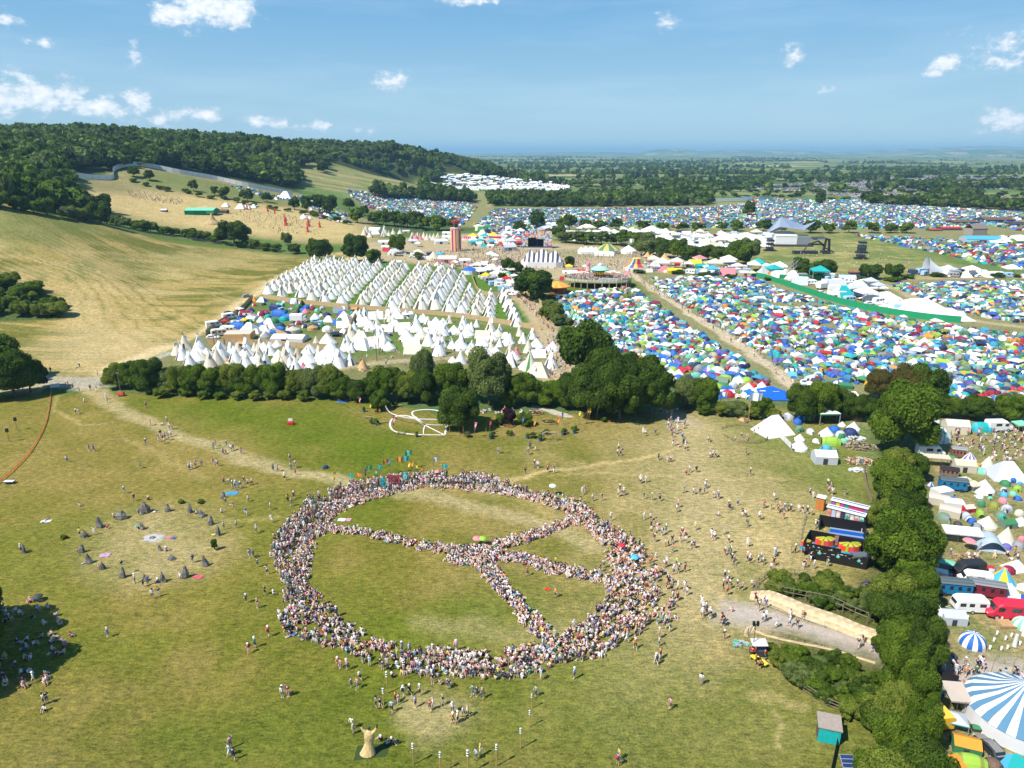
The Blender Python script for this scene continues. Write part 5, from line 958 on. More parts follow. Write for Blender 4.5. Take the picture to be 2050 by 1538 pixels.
sheet(338, 1078, .8, .6, (.7, .15, .35), 'pink cloth inside the stone circle', 0); sheet(349, 1078, .7, .5, (.03, .08, .45), 'blue cloth inside the stone circle', 0); sheet(274, 1055, 1.0, .6, (.15, .45, .3), 'mint green mat beside the inner stone', 0); sheet(210, 1112, 1.6, 1.1, (.5, .3, .45), 'patterned pink blanket at the left of the stone circle', .3); sheet(396, 1155, 1.6, .8, (.6, .1, .15), 'red and white blanket below the stone circle', -.2); sheet(92, 1044, 1.8, .8, (.6, .65, .7), 'pale blanket under a sunbather at far left', .2)
# ---------------------------------------------------------------- stone circle
def stone_t(seed, w, d, h):
    r = np.random.RandomState(seed); n_ = 6; rg = []
    for j, (z, s) in enumerate(((-.1, 1.0), (.12, 1.08), (.45, .85), (.75, .5), (.92, .3), (1.0, .12))):
        rg.append([(w / 2 * s * math.cos(6.283 * k / n_) * (1 + .5 * (r.rand() - .5)) + .2 * w * (z - .3) * (seed % 3 - 1), d / 2 * s * math.sin(6.283 * k / n_) * (1 + .28 * (r.rand() - .5)), h * z * (1 + .08 * (r.rand() - .5))) for k in range(n_)])
    return T().rings(rg, lambda b, k: (b + k * 3 + seed) % 3)
i = 0
for x, y, w, h in ((813,905,75,60),(678,940,80,50),(560,990,48,66),(475,1045,48,42),(460,1130,44,50),(500,1190,44,60),(575,1225,38,45),(690,1270,42,66),(815,1290,36,45),(912,1295,46,60),(1038,1270,52,72),(1150,1205,44,62),(1225,1035,36,62),(1182,975,36,55),(1130,930,55,42),(1065,908,38,58),(940,900,42,46),(797,1000,40,42),(137,1135,26,60),(1250,825,34,36),(897,1120,30,36),(960,1168,56,26)):
    X0, Y0 = x / 2.797, 700 + y / 2.797; m_ = mpp(X0, Y0); i += 1; W_, H_ = w / 2.797 * m_ * .85, h / 2.797 * m_ / .95
    o = t_obj('standing_stone', stone_t(i, W_, W_ * .7, H_), [(.15, .14, .125), (.20, .19, .17), (.12, .11, .10)], 'stone', loc=P(X0, Y0 + 2), rz=R.uniform(-.4, .4)); wide = w > h
    tag(o, ('broad triangular' if wide else 'tall pointed' if h > 58 else 'squat') + ' dark grey standing stone ' + ('apart from the circle at far left' if x < 200 else 'inside the stone circle' if (x, y) in ((797, 1000), (897, 1120), (960, 1168)) else 'near the blue sheet' if x == 1250 else 'of the stone circle'), 'standing stone', 'standing stones')
    for q in range(R.choice((0, 1, 1))):
        person(X0 + R.choice((-1, 1)) * (w / 5.6 + 4) + 3, Y0 + R.uniform(0, 5), R.choice(('sit', 'sitb', 'stand', 'lie', 'cross')), label='beside a standing stone of the circle', group='people at the stone circle')
person(690 / 2.797, 700 + 1262 / 2.797, 'sit', 'black', label='perched on top of a tall stone', z=1.9); tree(1205 / 2.797, 700 + 1122 / 2.797, 2.1, 1.2, 'upright stone cloaked in green ivy at the circle', 'GREENS', kind='bush', name='ivy_covered_stone', cat='standing stone'); 
for x, y in ((1014, 860), (1125, 860), (360, 1058)): tree(x / 2.797, 700 + y / 2.797, .9, 1.4, 'small bush on the open grass by the stone circle', 'YELG', kind='bush', name='bush', cat='bush', lod='low', group='small bushes by the stone circle')
t = T(); 
for k in range(9): a_ = k * .7; t.box(.35 * math.cos(a_) - .12, .3 * math.sin(a_) - .1, 0, .35 * math.cos(a_) + .12, .3 * math.sin(a_) + .1, .14, k % 2)
t.add([((1.5 + .5 * math.sin(k * 2.3)) * math.cos(k * .45), (1.3 + .4 * math.sin(k * 1.7)) * math.sin(k * .45), .015) for k in range(14)], [tuple(range(14))], 2); tag(t_obj('fire_pit', t, [(.1, .09, .085), (.3, .28, .26), (.42, .40, .38)], 'stone', loc=P(305, 1077)), 'grey ash and charred logs in the middle of the stone circle', 'fire pit')
# ---------------------------------------------------------------- straw figure and lantern poles
t = T(); prof = [(1.05, 0, 0, .12), (1.0, .05, 0, .25), (.72, .15, .1, 1.0), (.55, .25, .15, 1.7), (.62, .3, .2, 2.2), (.70, .33, .2, 2.8), (.62, .35, .2, 3.3), (.40, .36, .2, 3.6), (.16, .36, .2, 3.8)]
t.rings([[(cx_ + r_ * math.cos(6.283 * k / 14), cy_ + r_ * .72 * math.sin(6.283 * k / 14), z_) for k in range(14)] for r_, cx_, cy_, z_ in prof], lambda b, k: (k + b) % 2, cap0=False)
for s in (-1, 1): t.tube([(.36 + s * .35, .2, 3.3), (.36 + s * .8, .2, 3.75), (.36 + s * 1.0, .2, 4.2)], [.26, .2, .15], 8, 0)
hd = T().lathe([(.0, 3.8), (.17, 3.9), (.2, 4.1), (.15, 4.28), (.02, 4.35)], 10, 0, cx=.36, cy=.2); HN = []
for s in (-1, 1):
    hn = T(); HN.append(('hand', hn, 'metal', [(.03, .05, .045)]))
    hn.tube([(.36 + s * 1.0, .2, 4.15), (.36 + s * 1.12, .2, 4.55)], [.1, .08], 6, 0)
    for q in range(5): hn.tube([(.36 + s * 1.12, .2, 4.5), (.36 + s * (1.0 + .08 * q), .2, 4.75 + .05 * (2 - abs(q - 2)))], [.04, .02], 4, 0)
kit('straw', 'straw_statue', [('straw_body', t, 'wood', [(.58, .42, .20), (.50, .35, .16)]), ('head', hd, 'metal', [(.05, .10, .08)])] + HN, P(736, 1510), -.1, (.83, .83, .83), 'tall golden straw woman figure raising both arms on a dark turf mat', 'statue')
t = T(); t.add([(-1.6, -1.2, .03), (1.8, -.6, .03), (1.9, 1.1, .03), (-1.6, .8, .03), (-1.6, -1.2, 0), (1.8, -.6, 0), (1.9, 1.1, 0), (-1.6, .8, 0)], [(0, 1, 2, 3), (4, 5, 1, 0), (5, 6, 2, 1), (6, 7, 3, 2), (7, 4, 0, 3)], 0); tag(t_obj('turf_mat', t, [(.035, .06, .015)], 'cloth', loc=P(742, 1505)), 'dark green turf mat under the straw figure', 'mat')
pt = T().tube([(0, 0, 0), (0, 0, .93)], .019, 7, 0); lt_ = T(); 
for k in range(5): lt_.lathe([(.028, .74 + .05 * k), (.045, .765 + .05 * k), (.02, .785 + .05 * k)], 7, k % 2)
fi = T().tube([(0, 0, .93), (0, 0, 1.0)], [.012, .003], 4, 0)
for x, y, t_ in ((776, 1388, 1345), (769, 1420, 1378), (809, 1360, 1322), (828, 1531, 1487), (882, 1548, 1504), (937, 1550, 1500), (994, 1534, 1489), (1042, 1499, 1457), (1060, 1456, 1422), (1064, 1419, 1389), (1018, 1345, 1302), (1283, 1215, 1180)):
    h = (y - t_) * mpp(x, y) / .80; kit('lp', 'lantern_pole', [('post', pt, 'wood', [(.45, .27, .10)]), ('lanterns', lt_, 'paint', [(.75, .74, .7), (.06, .07, .08)]), ('tip', fi, 'metal', [(.5, .4, .2)])], P(x, y), R.random() * 6, (h, h, h), 'wooden pole topped with small black and white lanterns below the ring', 'pole', 'lantern poles around the straw figure')
# ---------------------------------------------------------------- heart garden
def ribbon(name, pix, wid, c, label, cat, z=.03, h=.05, mat='paint', closed=False):
    pw = wpoly(smooth(pix)); t = T(); L_ = []; 
    for i in range(len(pw)):
        a = np.array(pw[max(i - 1, 0)]); b = np.array(pw[min(i + 1, len(pw) - 1)]); d = (b - a) / (np.linalg.norm(b - a) + 1e-9); n_ = np.array([-d[1], d[0]]) * wid / 2; p = np.array(pw[i]); zz = float(hgt(p[0], p[1])) + z
        L_.append([(*(p - n_), zz), (*(p + n_), zz), (*(p + n_), zz + h), (*(p - n_), zz + h)])
    t.rings(L_, 0); o = t_obj(name, t, [c], mat); return tag(o, label, cat) if label else o
G6 = lambda *p: [(600 + a / 2.412, 750 + b / 2.412) for a, b in p]
hp = T(); e = empty('heart_path', P(850, 850))
for nm, pts, w in (('left_loop', G6((605, 245), (560, 215), (520, 200), (475, 200), (443, 220), (437, 250), (460, 275), (520, 287), (600, 291), (700, 292)), .42), ('right_loop', G6((605, 245), (570, 215), (545, 195), (550, 178), (600, 170), (650, 172), (690, 182)), .42), ('edge', G6((700, 292), (706, 265), (712, 236)), .42), ('spoke', G6((600, 242), (650, 268), (698, 291)), .3), ('spoke', G6((605, 245), (598, 268), (596, 290)), .25), ('spoke', G6((600, 240), (660, 244), (710, 243)), .25)):
    o = ribbon(nm.replace('left_', '').replace('right_', ''), pts, w, (.74, .72, .66), None, None, z=.01); o.parent = e; o.matrix_parent_inverse = __import__('mathutils').Matrix.Translation(-e.location)
tag(e, 'white path laid in a heart shape with spokes on the lawn', 'garden path')
ribbon('gravel_path', [(1070, 814), (1095, 820), (1115, 826), (1134, 831)], 1.7, (.42, .38, .30), 'curved pale gravel path in the garden by the hedge', 'path', z=.0, h=.03, mat='stone')
for (x, y, r_) in ((1072, 828, 1.9), (1100, 846, 2.0), (1015, 853, 1.9)):
    t = T(); m_ = 16; t.rings([[((r_ + q * .1) * math.cos(6.283 * k / m_), (r_ * .8 + q * .1) * math.sin(6.283 * k / m_), z_) for k in range(m_)] for q, z_ in ((0, 0), (1, .25), (0, .35), (-1, .25), (0, 0))], 0, False, False); f = T()
    for k in range(26): a_ = R.random() * 6.28; q = R.random() * r_ * .75; f.lathe([(.22, .1), (.3, .3), (.1, .5)], 5, R.randrange(3), cx=q * math.cos(a_), cy=q * .75 * math.sin(a_))
    kit(('bed', x), 'flower_bed', [('rim', t, 'wood', [(.35, .22, .12)]), ('plants', f, 'leaf', [(.06, .13, .03), (.4, .12, .03), (.10, .15, .04)])], P(x, y), 0, (1, 1, 1), {1072: 'low round bed with orange flowers near the gravel path', 1100: 'low round bed with mixed plants in the garden middle', 1015: 'low round bed around the purple bush'}[x], 'flower bed')
gf = 'flags and banners around the garden'
for x, y, c, kd, h in ((215, 125, 'yellow', 'tall', 3.3), (245, 135, 'pink', 'tall', 2.8), (290, 170, 'pink', 'tall', 3.2), (340, 195, 'yellow', 'tall', 2.8), (385, 210, 'orange', 'tall', 2.4), (415, 125, 'pink', 'pennant', 3.2), (468, 135, 'pink', 'pennant', 3.6), (500, 115, 'red', 'pennant', 4.2), (452, 290, 'pink', 'tall', 4.4), (845, 305, 'pink', 'tall', 3.8), (1075, 268, 'blue', 'tall', 3.2), (1130, 288, 'orange', 'tall', 3.4), (1243, 280, 'orange', 'tall', 3.6), (1265, 245, 'blue', 'tall', 3.2), (1345, 245, 'yellow', 'tall', 3.6), (1387, 228, 'orange', 'tall', 3.4), (1397, 228, 'yellow', 'tall', 3.4), (1435, 218, 'pink', 'tall', 4.6), (918, 282, 'red', 'tall', 3.0), (768, 275, 'red', 'tall', 2.8)):
    flag(600 + x / 2.412, 750 + y / 2.412, h, c, kd, f'{c} festival flag on a wooden pole around the garden', gf, R.uniform(-.5, .5), 'garden_flag')
wp = T().tube([(0, 0, 0), (0, 0, 1)], .03, 5, 0)
for x, y in ((595, 302), (680, 303), (725, 300), (790, 300), (990, 305), (1083, 305), (1180, 305), (1205, 310), (1290, 290), (430, 235), (405, 170), (615, 150), (560, 305), (510, 300), (375, 215), (900, 305), (1040, 303)):
    o = t_obj('wooden_post', wp, [(.42, .24, .10)], 'wood', loc=P(600 + x / 2.412, 750 + y / 2.412)) if 'wp' not in PROTO else copy_tree(PROTO['wp']); PROTO['wp'] = o; o.location = P(600 + x / 2.412, 750 + y / 2.412); h = R.uniform(2.2, 3.4); o.scale = (1.5, 1.5, h); o.pop('group', None) if hasattr(o, 'pop') else None; tag(o, 'tall plain wooden post at the edge of the garden', 'post', 'wooden posts around the garden')
def rope_fence(name, pix, h, step, c, label, rails=(.35, .9), th=.04, cat='fence', group=None, mat='wood', cm='canvas', clothc=None):
    pw = wpoly(pix if len(pix) < 3 else smooth(pix)); pt = []; d = 0; nxt = 0
    for (x1, y1), (x2, y2) in zip(pw[:-1], pw[1:]):
        L = math.hypot(x2 - x1, y2 - y1)
        while nxt <= d + L: t = (nxt - d) / max(L, 1e-6); x, y = x1 + (x2 - x1) * t, y1 + (y2 - y1) * t; pt.append((x, y, float(hgt(x, y)))); nxt += step
        d += L
    e = empty(name, pt[0]); A_ = T(); B_ = T(); o0 = np.array(pt[0]); Q = [np.array(p) - o0 for p in pt]
    pk = ('post', round(th, 3), c)
    if pk not in KITC: KITC[pk] = t_mesh('post', T().tube([(0, 0, -.05), (0, 0, 1)], th, 5, 0), [c], mat)
    for p in Q: o = bpy.data.objects.new('post', KITC[pk]); COL.objects.link(o); o.parent = e; o.location = tuple(p); o.scale = (1, 1, h * R.uniform(.95, 1.06))
    for a, b in zip(Q[:-1], Q[1:]):
        if clothc is None:
            for r_ in rails: B_.tube([tuple(a + (0, 0, r_ * h)), tuple(b + (0, 0, r_ * h))], th * .8, 4, 0)
        else: 
            n_ = np.cross(b - a, (0, 0, 1)); n_ = n_ / (np.linalg.norm(n_) + 1e-9) * .02; z0, z1 = (0, 0, rails[0] * h), (0, 0, rails[1] * h); B_.add([tuple(a + z0 - n_), tuple(b + z0 - n_), tuple(b + z1 - n_), tuple(a + z1 - n_), tuple(a + z0 + n_), tuple(b + z0 + n_), tuple(b + z1 + n_), tuple(a + z1 + n_)], [(0, 1, 2, 3), (7, 6, 5, 4), (3, 2, 6, 7), (0, 4, 5, 1)], 0)
    for nm, t, cc, mt in (('rail' if clothc is None else 'panel', B_, clothc or c, mat if clothc is None else cm),):
        o = t_obj(nm, t, [cc], mt); o.parent = e
    return tag(e, label, cat, group)
WD = (.20, .165, .12)
rope_fence('rope_fence', [(x, y) for x, y in G6((170, 125), (260, 180), (330, 225), (430, 280), (560, 305), (700, 308), (900, 305), (1100, 312), (1240, 305), (1340, 280), (1450, 240))], 1.0, 2.4, (.4, .26, .13), 'low rope fence curving round the front of the garden', (.9,), .03)
rope_fence('bunting_line', G6((405, 150), (420, 190), (450, 220), (530, 240), (600, 245), (700, 248)), 1.8, 2.2, (.45, .3, .2), 'line of white bunting crossing the heart path', (.8, .95), .025, 'bunting', clothc=(.72, .72, .74)); rope_fence('bunting_line', G6((440, 115), (520, 95), (620, 100), (690, 130)), 1.8, 2.2, (.45, .3, .2), 'line of white bunting behind the heart path', (.8, .95), .025, 'bunting', clothc=(.65, .66, .7))
t = T(); [t.lathe([(.55, 0), (.55, .35), (.5, .4)], 14, 0, cx=0), t.box(-.5, -.9, .0, .5, -.6, .45, 1)]
# benches, planters
bt = T().box(-.8, -.22, .42, .8, .22, .48, 0); bl_ = T().box(-.7, -.2, 0, -.6, .2, .42, 0).box(.6, -.2, 0, .7, .2, .42, 0)
for x, y, rz in ((333, 212, -.4), (410, 235, .2), (490, 288, 0), (815, 300, .1), (1020, 290, 0), (480, 155, .3), (1400, 235, .2)): kit('bench', 'bench', [('seat', bt, 'wood', [(.3, .22, .14)]), ('legs', bl_, 'wood', [(.25, .18, .12)])], P(600 + x / 2.412, 750 + y / 2.412), rz, (1, 1, 1), 'low wooden bench in the flagged garden', 'bench', 'benches in the garden')
t = T(); t.tube([(-1.6, 0, 0), (-1.6, 0, 1.9)], .12, 6, 0); t.tube([(1.4, 0, 0), (1.4, 0, 1.9)], .12, 6, 0); t.tube([(-1.8, 0, 1.8), (-.8, .1, 2.2), (.2, 0, 2.0), (1.7, 0, 2.1)], .13, 6, 0); tag(t_obj('driftwood_arch', t, [(.3, .25, .2)], 'wood', loc=P(1101, 883)), 'crooked driftwood arch at the front of the garden', 'arch')
for x, y, c in ((157, 305, 'blue'),): pass
pot = T().lathe([(.28, 0), (.36, .5), (.3, .5)], 10, 0); pl_ = T().lathe([(.15, .45), (.5, .8), (.35, 1.2), (.05, 1.4)], 7, 1)
for x, y in ((370, 245), (565, 302), (922, 312), (1160, 322), (1270, 293), (1325, 285), (1100, 310), (310, 180)): kit('pot', 'planter', [('pot', pot, 'paint', [(.03, .12, .3)]), ('plant', pl_, 'leaf', [(0, 0, 0), (.06, .13, .03)])], P(600 + x / 2.412, 750 + y / 2.412), 0, (1, 1, 1), 'blue tub with a small plant along the garden front', 'planter', 'blue tubs along the garden')
xs, ys = pts_in(wpoly(G6((860, 170), (900, 175), (1010, 170), (1180, 180), (1180, 195), (880, 190))), 1.6, .5); crowd('people_resting_in_garden', xs, ys, .95, 'people resting in the garden under the trees')
xs, ys = pts_in(wpoly([(1318, 825), (1350, 822), (1372, 850), (1380, 905), (1345, 900), (1330, 850)]), 2.0, .5); crowd('people_at_gateway', xs, ys, .03, 'people filing through the gateway in the hedge')
# ---------------------------------------------------------------- bits at left
rope_fence('orange_barrier_fence', [(103, 786), (97, 825), (88, 858), (62, 905), (30, 940), (-20, 985)], 1.0, 3.5, (.3, .3, .3), 'orange plastic mesh barrier curving down the left meadow', (.2, .48), .03, clothc=(.9, .38, .12), cm='mesh')
kit('sb', 'notice_board', [('board', T().box(-1.1, -.04, .5, 1.1, .04, 1.5, 0), 'paint', [(.6, .62, .62)]), ('posts', T().box(-1.0, .05, 0, -.92, .12, 1.5, 0).box(.92, .05, 0, 1.0, .12, 1.5, 0), 'wood', [(.3, .3, .3)])], P(111, 779), .5, (1, 1, 1), 'pale notice board by the grey track at left', 'sign')
for x, y in ((35, 862), (19, 885)): kit('spk', 'loudspeaker_stand', [('stand', T().tube([(0, 0, .9), (0, 0, 2.2)], .03, 5, 0).tube([(0, 0, .9), (.4, 0, 0)], .02, 4, 0).tube([(0, 0, .9), (-.2, .35, 0)], .02, 4, 0).tube([(0, 0, .9), (-.2, -.35, 0)], .02, 4, 0), 'metal', [(.08, .08, .08)]), ('loudspeaker', T().box(-.22, -.18, 2.0, .22, .18, 2.7, 0), 'paint', [(.02, .02, .02)])], P(x, y), .2, (1.2,) * 3, 'black loudspeaker on a thin stand behind the orange barrier', 'loudspeaker', 'loudspeakers by the orange barrier')
kit('lt', 'lighting_tower', [('generator', T().box(-.9, -.5, .3, .9, .5, 1.3, 0).box(-.5, -.4, 1.3, .5, .4, 1.45, 1), 'paint', [(.62, .09, .02), (.2, .2, .2)]), ('mast', T().tube([(0, 0, 1.3), (0, 0, 7.5)], [.09, .05], 6, 0), 'metal', [(.3, .3, .3)]), ('lamps', T().box(-.5, -.1, 7.4, .5, .1, 7.7, 0), 'metal', [(.3, .3, .32)]), ('wheel', T().box(-.6, -.6, 0, -.2, .6, .4, 0).box(.2, -.6, 0, .6, .6, .4, 0), 'paint', [(.02, .02, .02)])], P(243, 793), 0, (.85,) * 3, 'orange mobile lighting tower at the end of the hedge', 'lighting tower')
kit('rb', 'water_point', [('tank', T().box(-.7, -.5, .1, .7, .5, .7, 0), 'paint', [(.55, .04, .02)]), ('sign', T().box(-.5, -.05, .9, .5, .05, 1.5, 0).tube([(0, 0, .6), (0, 0, 1.8)], .03, 4, 0), 'paint', [(.75, .75, .75)])], P(582, 850), .1, (1,) * 3, 'red trough with a white sign alone on the far lawn', 'water point')
kit('bx', 'parked_trailer', [('bed', T().box(-1.1, -.5, .35, 1.1, .5, .6, 0, 1), 'paint', [(.05, .06, .08), (.6, .6, .66)]), ('wheel', T().box(-.3, -.6, 0, .3, .6, .35, 0), 'paint', [(.02, .02, .02)])], P(19, 968), .05, (.9,) * 3, 'small flat trailer at the left edge below the orange barrier', 'trailer')
kit('pushchair', 'covered_pushchair', [('cover', arc_tent(8, 3, .7, .6), 'nylon', [TENTC['navy']] * 3), ('frame', T().box(-.3, -.3, 0, .3, .3, .15, 0), 'metal', [(.1, .1, .1)])], P(652, 938), .4, (1.3,) * 3, 'dark covered handcart on the grass behind the ring', 'handcart')
# ---------------------------------------------------------------- rows of tipis
Z2 = lambda x, y: (500 + x / 2.929, 450 + y / 2.929)
TROW = [((112, 402), (388, 228)), ((185, 418), (455, 228)), ((300, 420), (548, 232)), ((362, 440), (622, 230)), ((446, 455), (690, 242)), ((540, 465), (755, 252)), ((655, 472), (850, 252)), ((735, 482), (912, 262)), ((832, 488), (998, 268)), ((906, 496), (1045, 272)), ((1006, 492), (1128, 285)), ((1083, 488), (1185, 300)), ((1168, 508), (1248, 330)), ((1243, 522), (1292, 405)), ((1322, 535), (1352, 440)), ((1402, 552), (1412, 440)), ((1488, 432), (1572, 590)), ((245, 395), (500, 228))]
TIPAL = [[(.80, .75, .65), (.62, .57, .48), (.08, .07, .06), (.25, .18, .12)], [(.82, .80, .75), (.66, .62, .55), (.08, .07, .06), (.25, .18, .12)], [(.76, .70, .58), (.58, .52, .42), (.08, .07, .06), (.25, .18, .12)]]
TIM = [t_mesh('tipi', tipi_tent(12, 7, s), TIPAL[s % 3], 'canvas') for s in range(6)]
FLAPC = {'red': t_mesh('flap', T().add([(.06, -.10, .80), (.13, -.16, .80), (.32, -.34, .22), (.26, -.30, .22)], [(0, 1, 2, 3)], 0), [(.5, .05, .12)], 'cloth'), 'blue': t_mesh('flap', T().add([(.06, -.10, .80), (.13, -.16, .80), (.32, -.34, .22), (.26, -.30, .22)], [(0, 1, 2, 3)], 0), [(.05, .12, .45)], 'cloth')}
for ri, (a, b) in enumerate(TROW):
    pa, pb = P(*Z2(*a)), P(*Z2(*b)); L = math.hypot(pb[0] - pa[0], pb[1] - pa[1]); n_ = max(2, int(round(L / 8.6)))
    for k in range(n_ + 1):
        x = pa[0] + (pb[0] - pa[0]) * k / n_ + R.uniform(-.35, .35); y = pa[1] + (pb[1] - pa[1]) * k / n_ + R.uniform(-.35, .35)
        o = bpy.data.objects.new('tipi', R.choice(TIM)); COL.objects.link(o); s = R.uniform(5.4, 6.0) * (1.25 if ri in (10, 11) else 1); o.location = (x, y, float(hgt(x, y))); o.scale = (s * 1.12, s * 1.12, s * R.uniform(.86, .96)); o.rotation_euler[2] = R.uniform(-.5, .3) - .5
        fl = None
        if k < 3 and R.random() < .22: fl = R.choice(('red', 'blue')); f = bpy.data.objects.new('smoke_flap', FLAPC[fl]); COL.objects.link(f); f.parent = o
        pass
        tag(o, f"{fl + '-flapped ' if fl else ''}white canvas tipi in the {'first second third fourth fifth sixth seventh eighth ninth tenth eleventh twelfth thirteenth fourteenth fifteenth sixteenth last infill'.split()[ri]} diagonal row", 'tipi', 'tipis standing in rows')
def straw_fence(pix, label, h=1.9, c=(.50, .36, .20)): return rope_fence('straw_screen_fence', pix, h, 4.0, (.3, .2, .1), label, (.0, 1.0), .05, clothc=c)
straw_fence([(527, 597), (580, 605), (640, 612), (700, 618)], 'tan reed fence below the tipi rows, left stretch'); straw_fence([(700, 617), (800, 626), (900, 634), (1000, 648), (1085, 662)], 'tan reed fence below the tipi rows, right stretch')
straw_fence([(1032, 589), (1060, 612), (1085, 640), (1108, 668)], 'tan reed fence along the left side of the crowded path'); straw_fence([(1035, 590), (965, 590), (944, 552)], 'tan reed fence around the top corner of the tipi field'); straw_fence([(1120, 645), (1085, 612), (1050, 585)], 'tan reed fence along the right side of the crowded path')
straw_fence([(718, 622), (700, 660), (688, 682)], 'tan reed fence crossing the tipi camp'); straw_fence([(605, 608), (592, 636)], 'short tan reed fence beside the blue tents'); straw_fence([(415, 690), (470, 690), (540, 692), (600, 697), (670, 700)], 'tan reed fence behind the front tipis'); straw_fence([(575, 678), (545, 665)], 'short tan reed fence by the yurt'); straw_fence([(506, 597), (480, 625), (440, 650), (412, 672)], 'tan reed fence along the dry track')
# lower tipi camp, one by one: zoomed pixel tables
def camp(tbl, ox, oy, k, where, group, scale=1.0):
    KN = {'t': 'tipi', 'b': 'bell', 'f': 'frame', 'r': 'ridge', 'd': 'dome', 'u': 'tunnel', 'g': 'gazebo', 'm': 'gable', 'y': 'yurt', 'c': 'canopy', 'w': 'wedge', 'o': 'cone', 's': 'stripe', 'B': 'bellstripe', 'M': 'marquee', 'O': 'conestripe'}
    NM = dict(tipi='tipi', bell='bell tent', frame='frame tent', ridge='ridge tent', dome='dome tent', tunnel='tunnel tent', gazebo='gazebo', gable='marquee', yurt='yurt', canopy='open canopy', wedge='low wedge tent', cone='cone tent', stripe='striped dome tent', bellstripe='striped bell tent', marquee='peaked marquee', conestripe='striped cone tent')
    for tok in tbl.split():
        q = tok.split(','); kd = KN[q[0]]; x, y, w = float(q[1]), float(q[2]), float(q[3]); c = q[4] if len(q) > 4 else 'cream'; c2 = q[5] if len(q) > 5 and q[5] else None
        rz = None if kd in ('tipi', 'bell', 'dome', 'cone', 'yurt', 'stripe') else R.uniform(-.5, .5)
        rz = float(q[6]) if len(q) > 6 else rz; sz = 'large ' if w / k > 34 else ''
        cn = {'sky': 'sky blue', 'greygreen': 'grey green', 'palegrey': 'pale grey', 'mint': 'mint green', 'canvas': 'beige canvas'}.get(c, c)
        tent(kd, ox + x / k, oy + y / k, w / k * scale, c, c2, rz, f"{sz}{cn}{' and ' + c2 if c2 else ''} {NM[kd]} {where}", group, hs=.92 if kd in ('tipi',) else 1.0)
camp('t,497,215,70 t,535,205,92 t,605,205,92,white b,592,250,92,white b,640,225,70,white t,688,258,78 b,725,228,66,white t,790,214,66 t,872,212,62,cream,orange t,897,182,54 t,832,248,80,white b,858,258,60 t,925,285,84,white t,945,215,70,white b,985,225,56,white t,1030,222,62 t,1040,275,66,white t,1075,232,54,canvas t,1070,305,86,white t,1105,292,44,pink t,1132,240,72,white t,1005,290,60,cream b,1240,248,160,white,green t,1265,265,64,white t,1330,265,64,white t,1390,280,56,tan t,1315,192,82,white w,1385,185,100,white b,1430,180,84,white t,1490,165,72,white b,1352,140,70,white t,1350,105,54,white b,1400,75,70,white t,1400,35,54,white t,1465,38,46,white w,1540,38,90,white t,1600,40,46,white b,1220,170,94,white,navy t,1166,175,54,cream t,740,285,60,tan t,765,280,44,white', 150, 620, 2.412, 'in the front of the tipi camp', 'tents of the tipi camp')
camp('f,840,540,78,white f,925,545,60,white b,685,590,90,white b,745,615,66,white w,850,612,100,white m,900,612,84,white,blue,.2 b,985,620,72,white t,1003,570,46,white t,1045,580,50,white b,1092,578,64,white t,1140,650,82,white t,1172,575,54 t,1225,640,50,white t,1240,612,54,white t,1265,588,44,white t,1300,622,60,white t,1330,598,50,white t,1048,705,90,white t,1090,680,60,white t,1132,712,66,white t,1186,722,64,white t,1217,732,60,white t,1242,700,74,white t,1290,750,62,white t,1305,725,56,white b,1368,715,96,white w,1410,645,62,white b,1425,680,70,white t,1466,712,56,white t,1467,622,46,white w,1500,662,60,white t,1525,700,74,white t,1563,762,56,pink t,1582,630,44,white t,1603,692,70,white t,1632,745,84,cream,green t,1533,828,90,white b,1442,765,90,white b,1385,772,90,white t,1237,812,84,white b,1322,812,76,white b,1190,805,56,white t,1642,848,120,cream,green w,1690,880,140,cream t,1675,890,60,white t,666,850,70,tan t,1077,838,46,charcoal,white d,820,650,34,purple d,1350,650,44,teal t,600,745,60,white t,560,735,80,white m,750,690,70,white w,655,680,110,cream f,720,690,60,cream', 500, 450, 2.929, 'in the tipi camp right of centre', 'tents of the tipi camp')
K4 = 6.613
camp('u,960,110,60,greygreen d,1045,180,60,white w,760,160,120,white,blue d,780,205,70,charcoal o,660,150,80,orange d,660,215,70,red,white d,870,215,80,green u,1000,220,110,teal,palegrey d,1185,180,140,white,blue d,1085,280,80,sky,palegrey d,1145,270,60,palegrey d,1345,250,100,blue b,1335,310,110,pink d,1410,220,40,white w,1840,280,110,white d,1485,290,80,mint d,1520,310,70,green d,1555,260,80,palegrey d,1730,285,100,teal d,1950,320,70,teal f,1980,285,80,orange,blue d,1600,360,60,navy b,1465,390,140,white w,1860,410,160,white w,1640,420,140,white f,1850,470,100,palegrey d,770,330,70,sky d,815,375,60,palegrey d,1030,300,70,orange u,990,350,200,blue u,1110,390,160,blue d,985,405,60,green b,745,425,120,white w,850,450,140,white w,880,510,120,white b,805,620,140,white d,745,530,90,maroon,pink d,750,485,70,blue,green w,600,550,220,white w,680,575,110,white m,405,450,110,white g,525,450,90,yellow m,620,405,140,white d,480,390,90,greygreen f,570,340,110,maroon,white g,465,305,90,white,orange d,560,330,60,red g,275,460,90,red d,215,445,90,yellow d,280,500,80,greygreen u,440,510,200,blue f,410,510,90,navy d,990,470,60,teal b,960,755,150,white f,1010,880,90,charcoal f,490,740,90,orange,blue y,1170,570,190,cream y,1430,530,140,tan b,1540,350,60,white u,920,580,110,blue u,1000,530,110,blue', 410, 580, K4, 'in the crowded corner beside the tipi rows', 'tents in the crowded left corner')
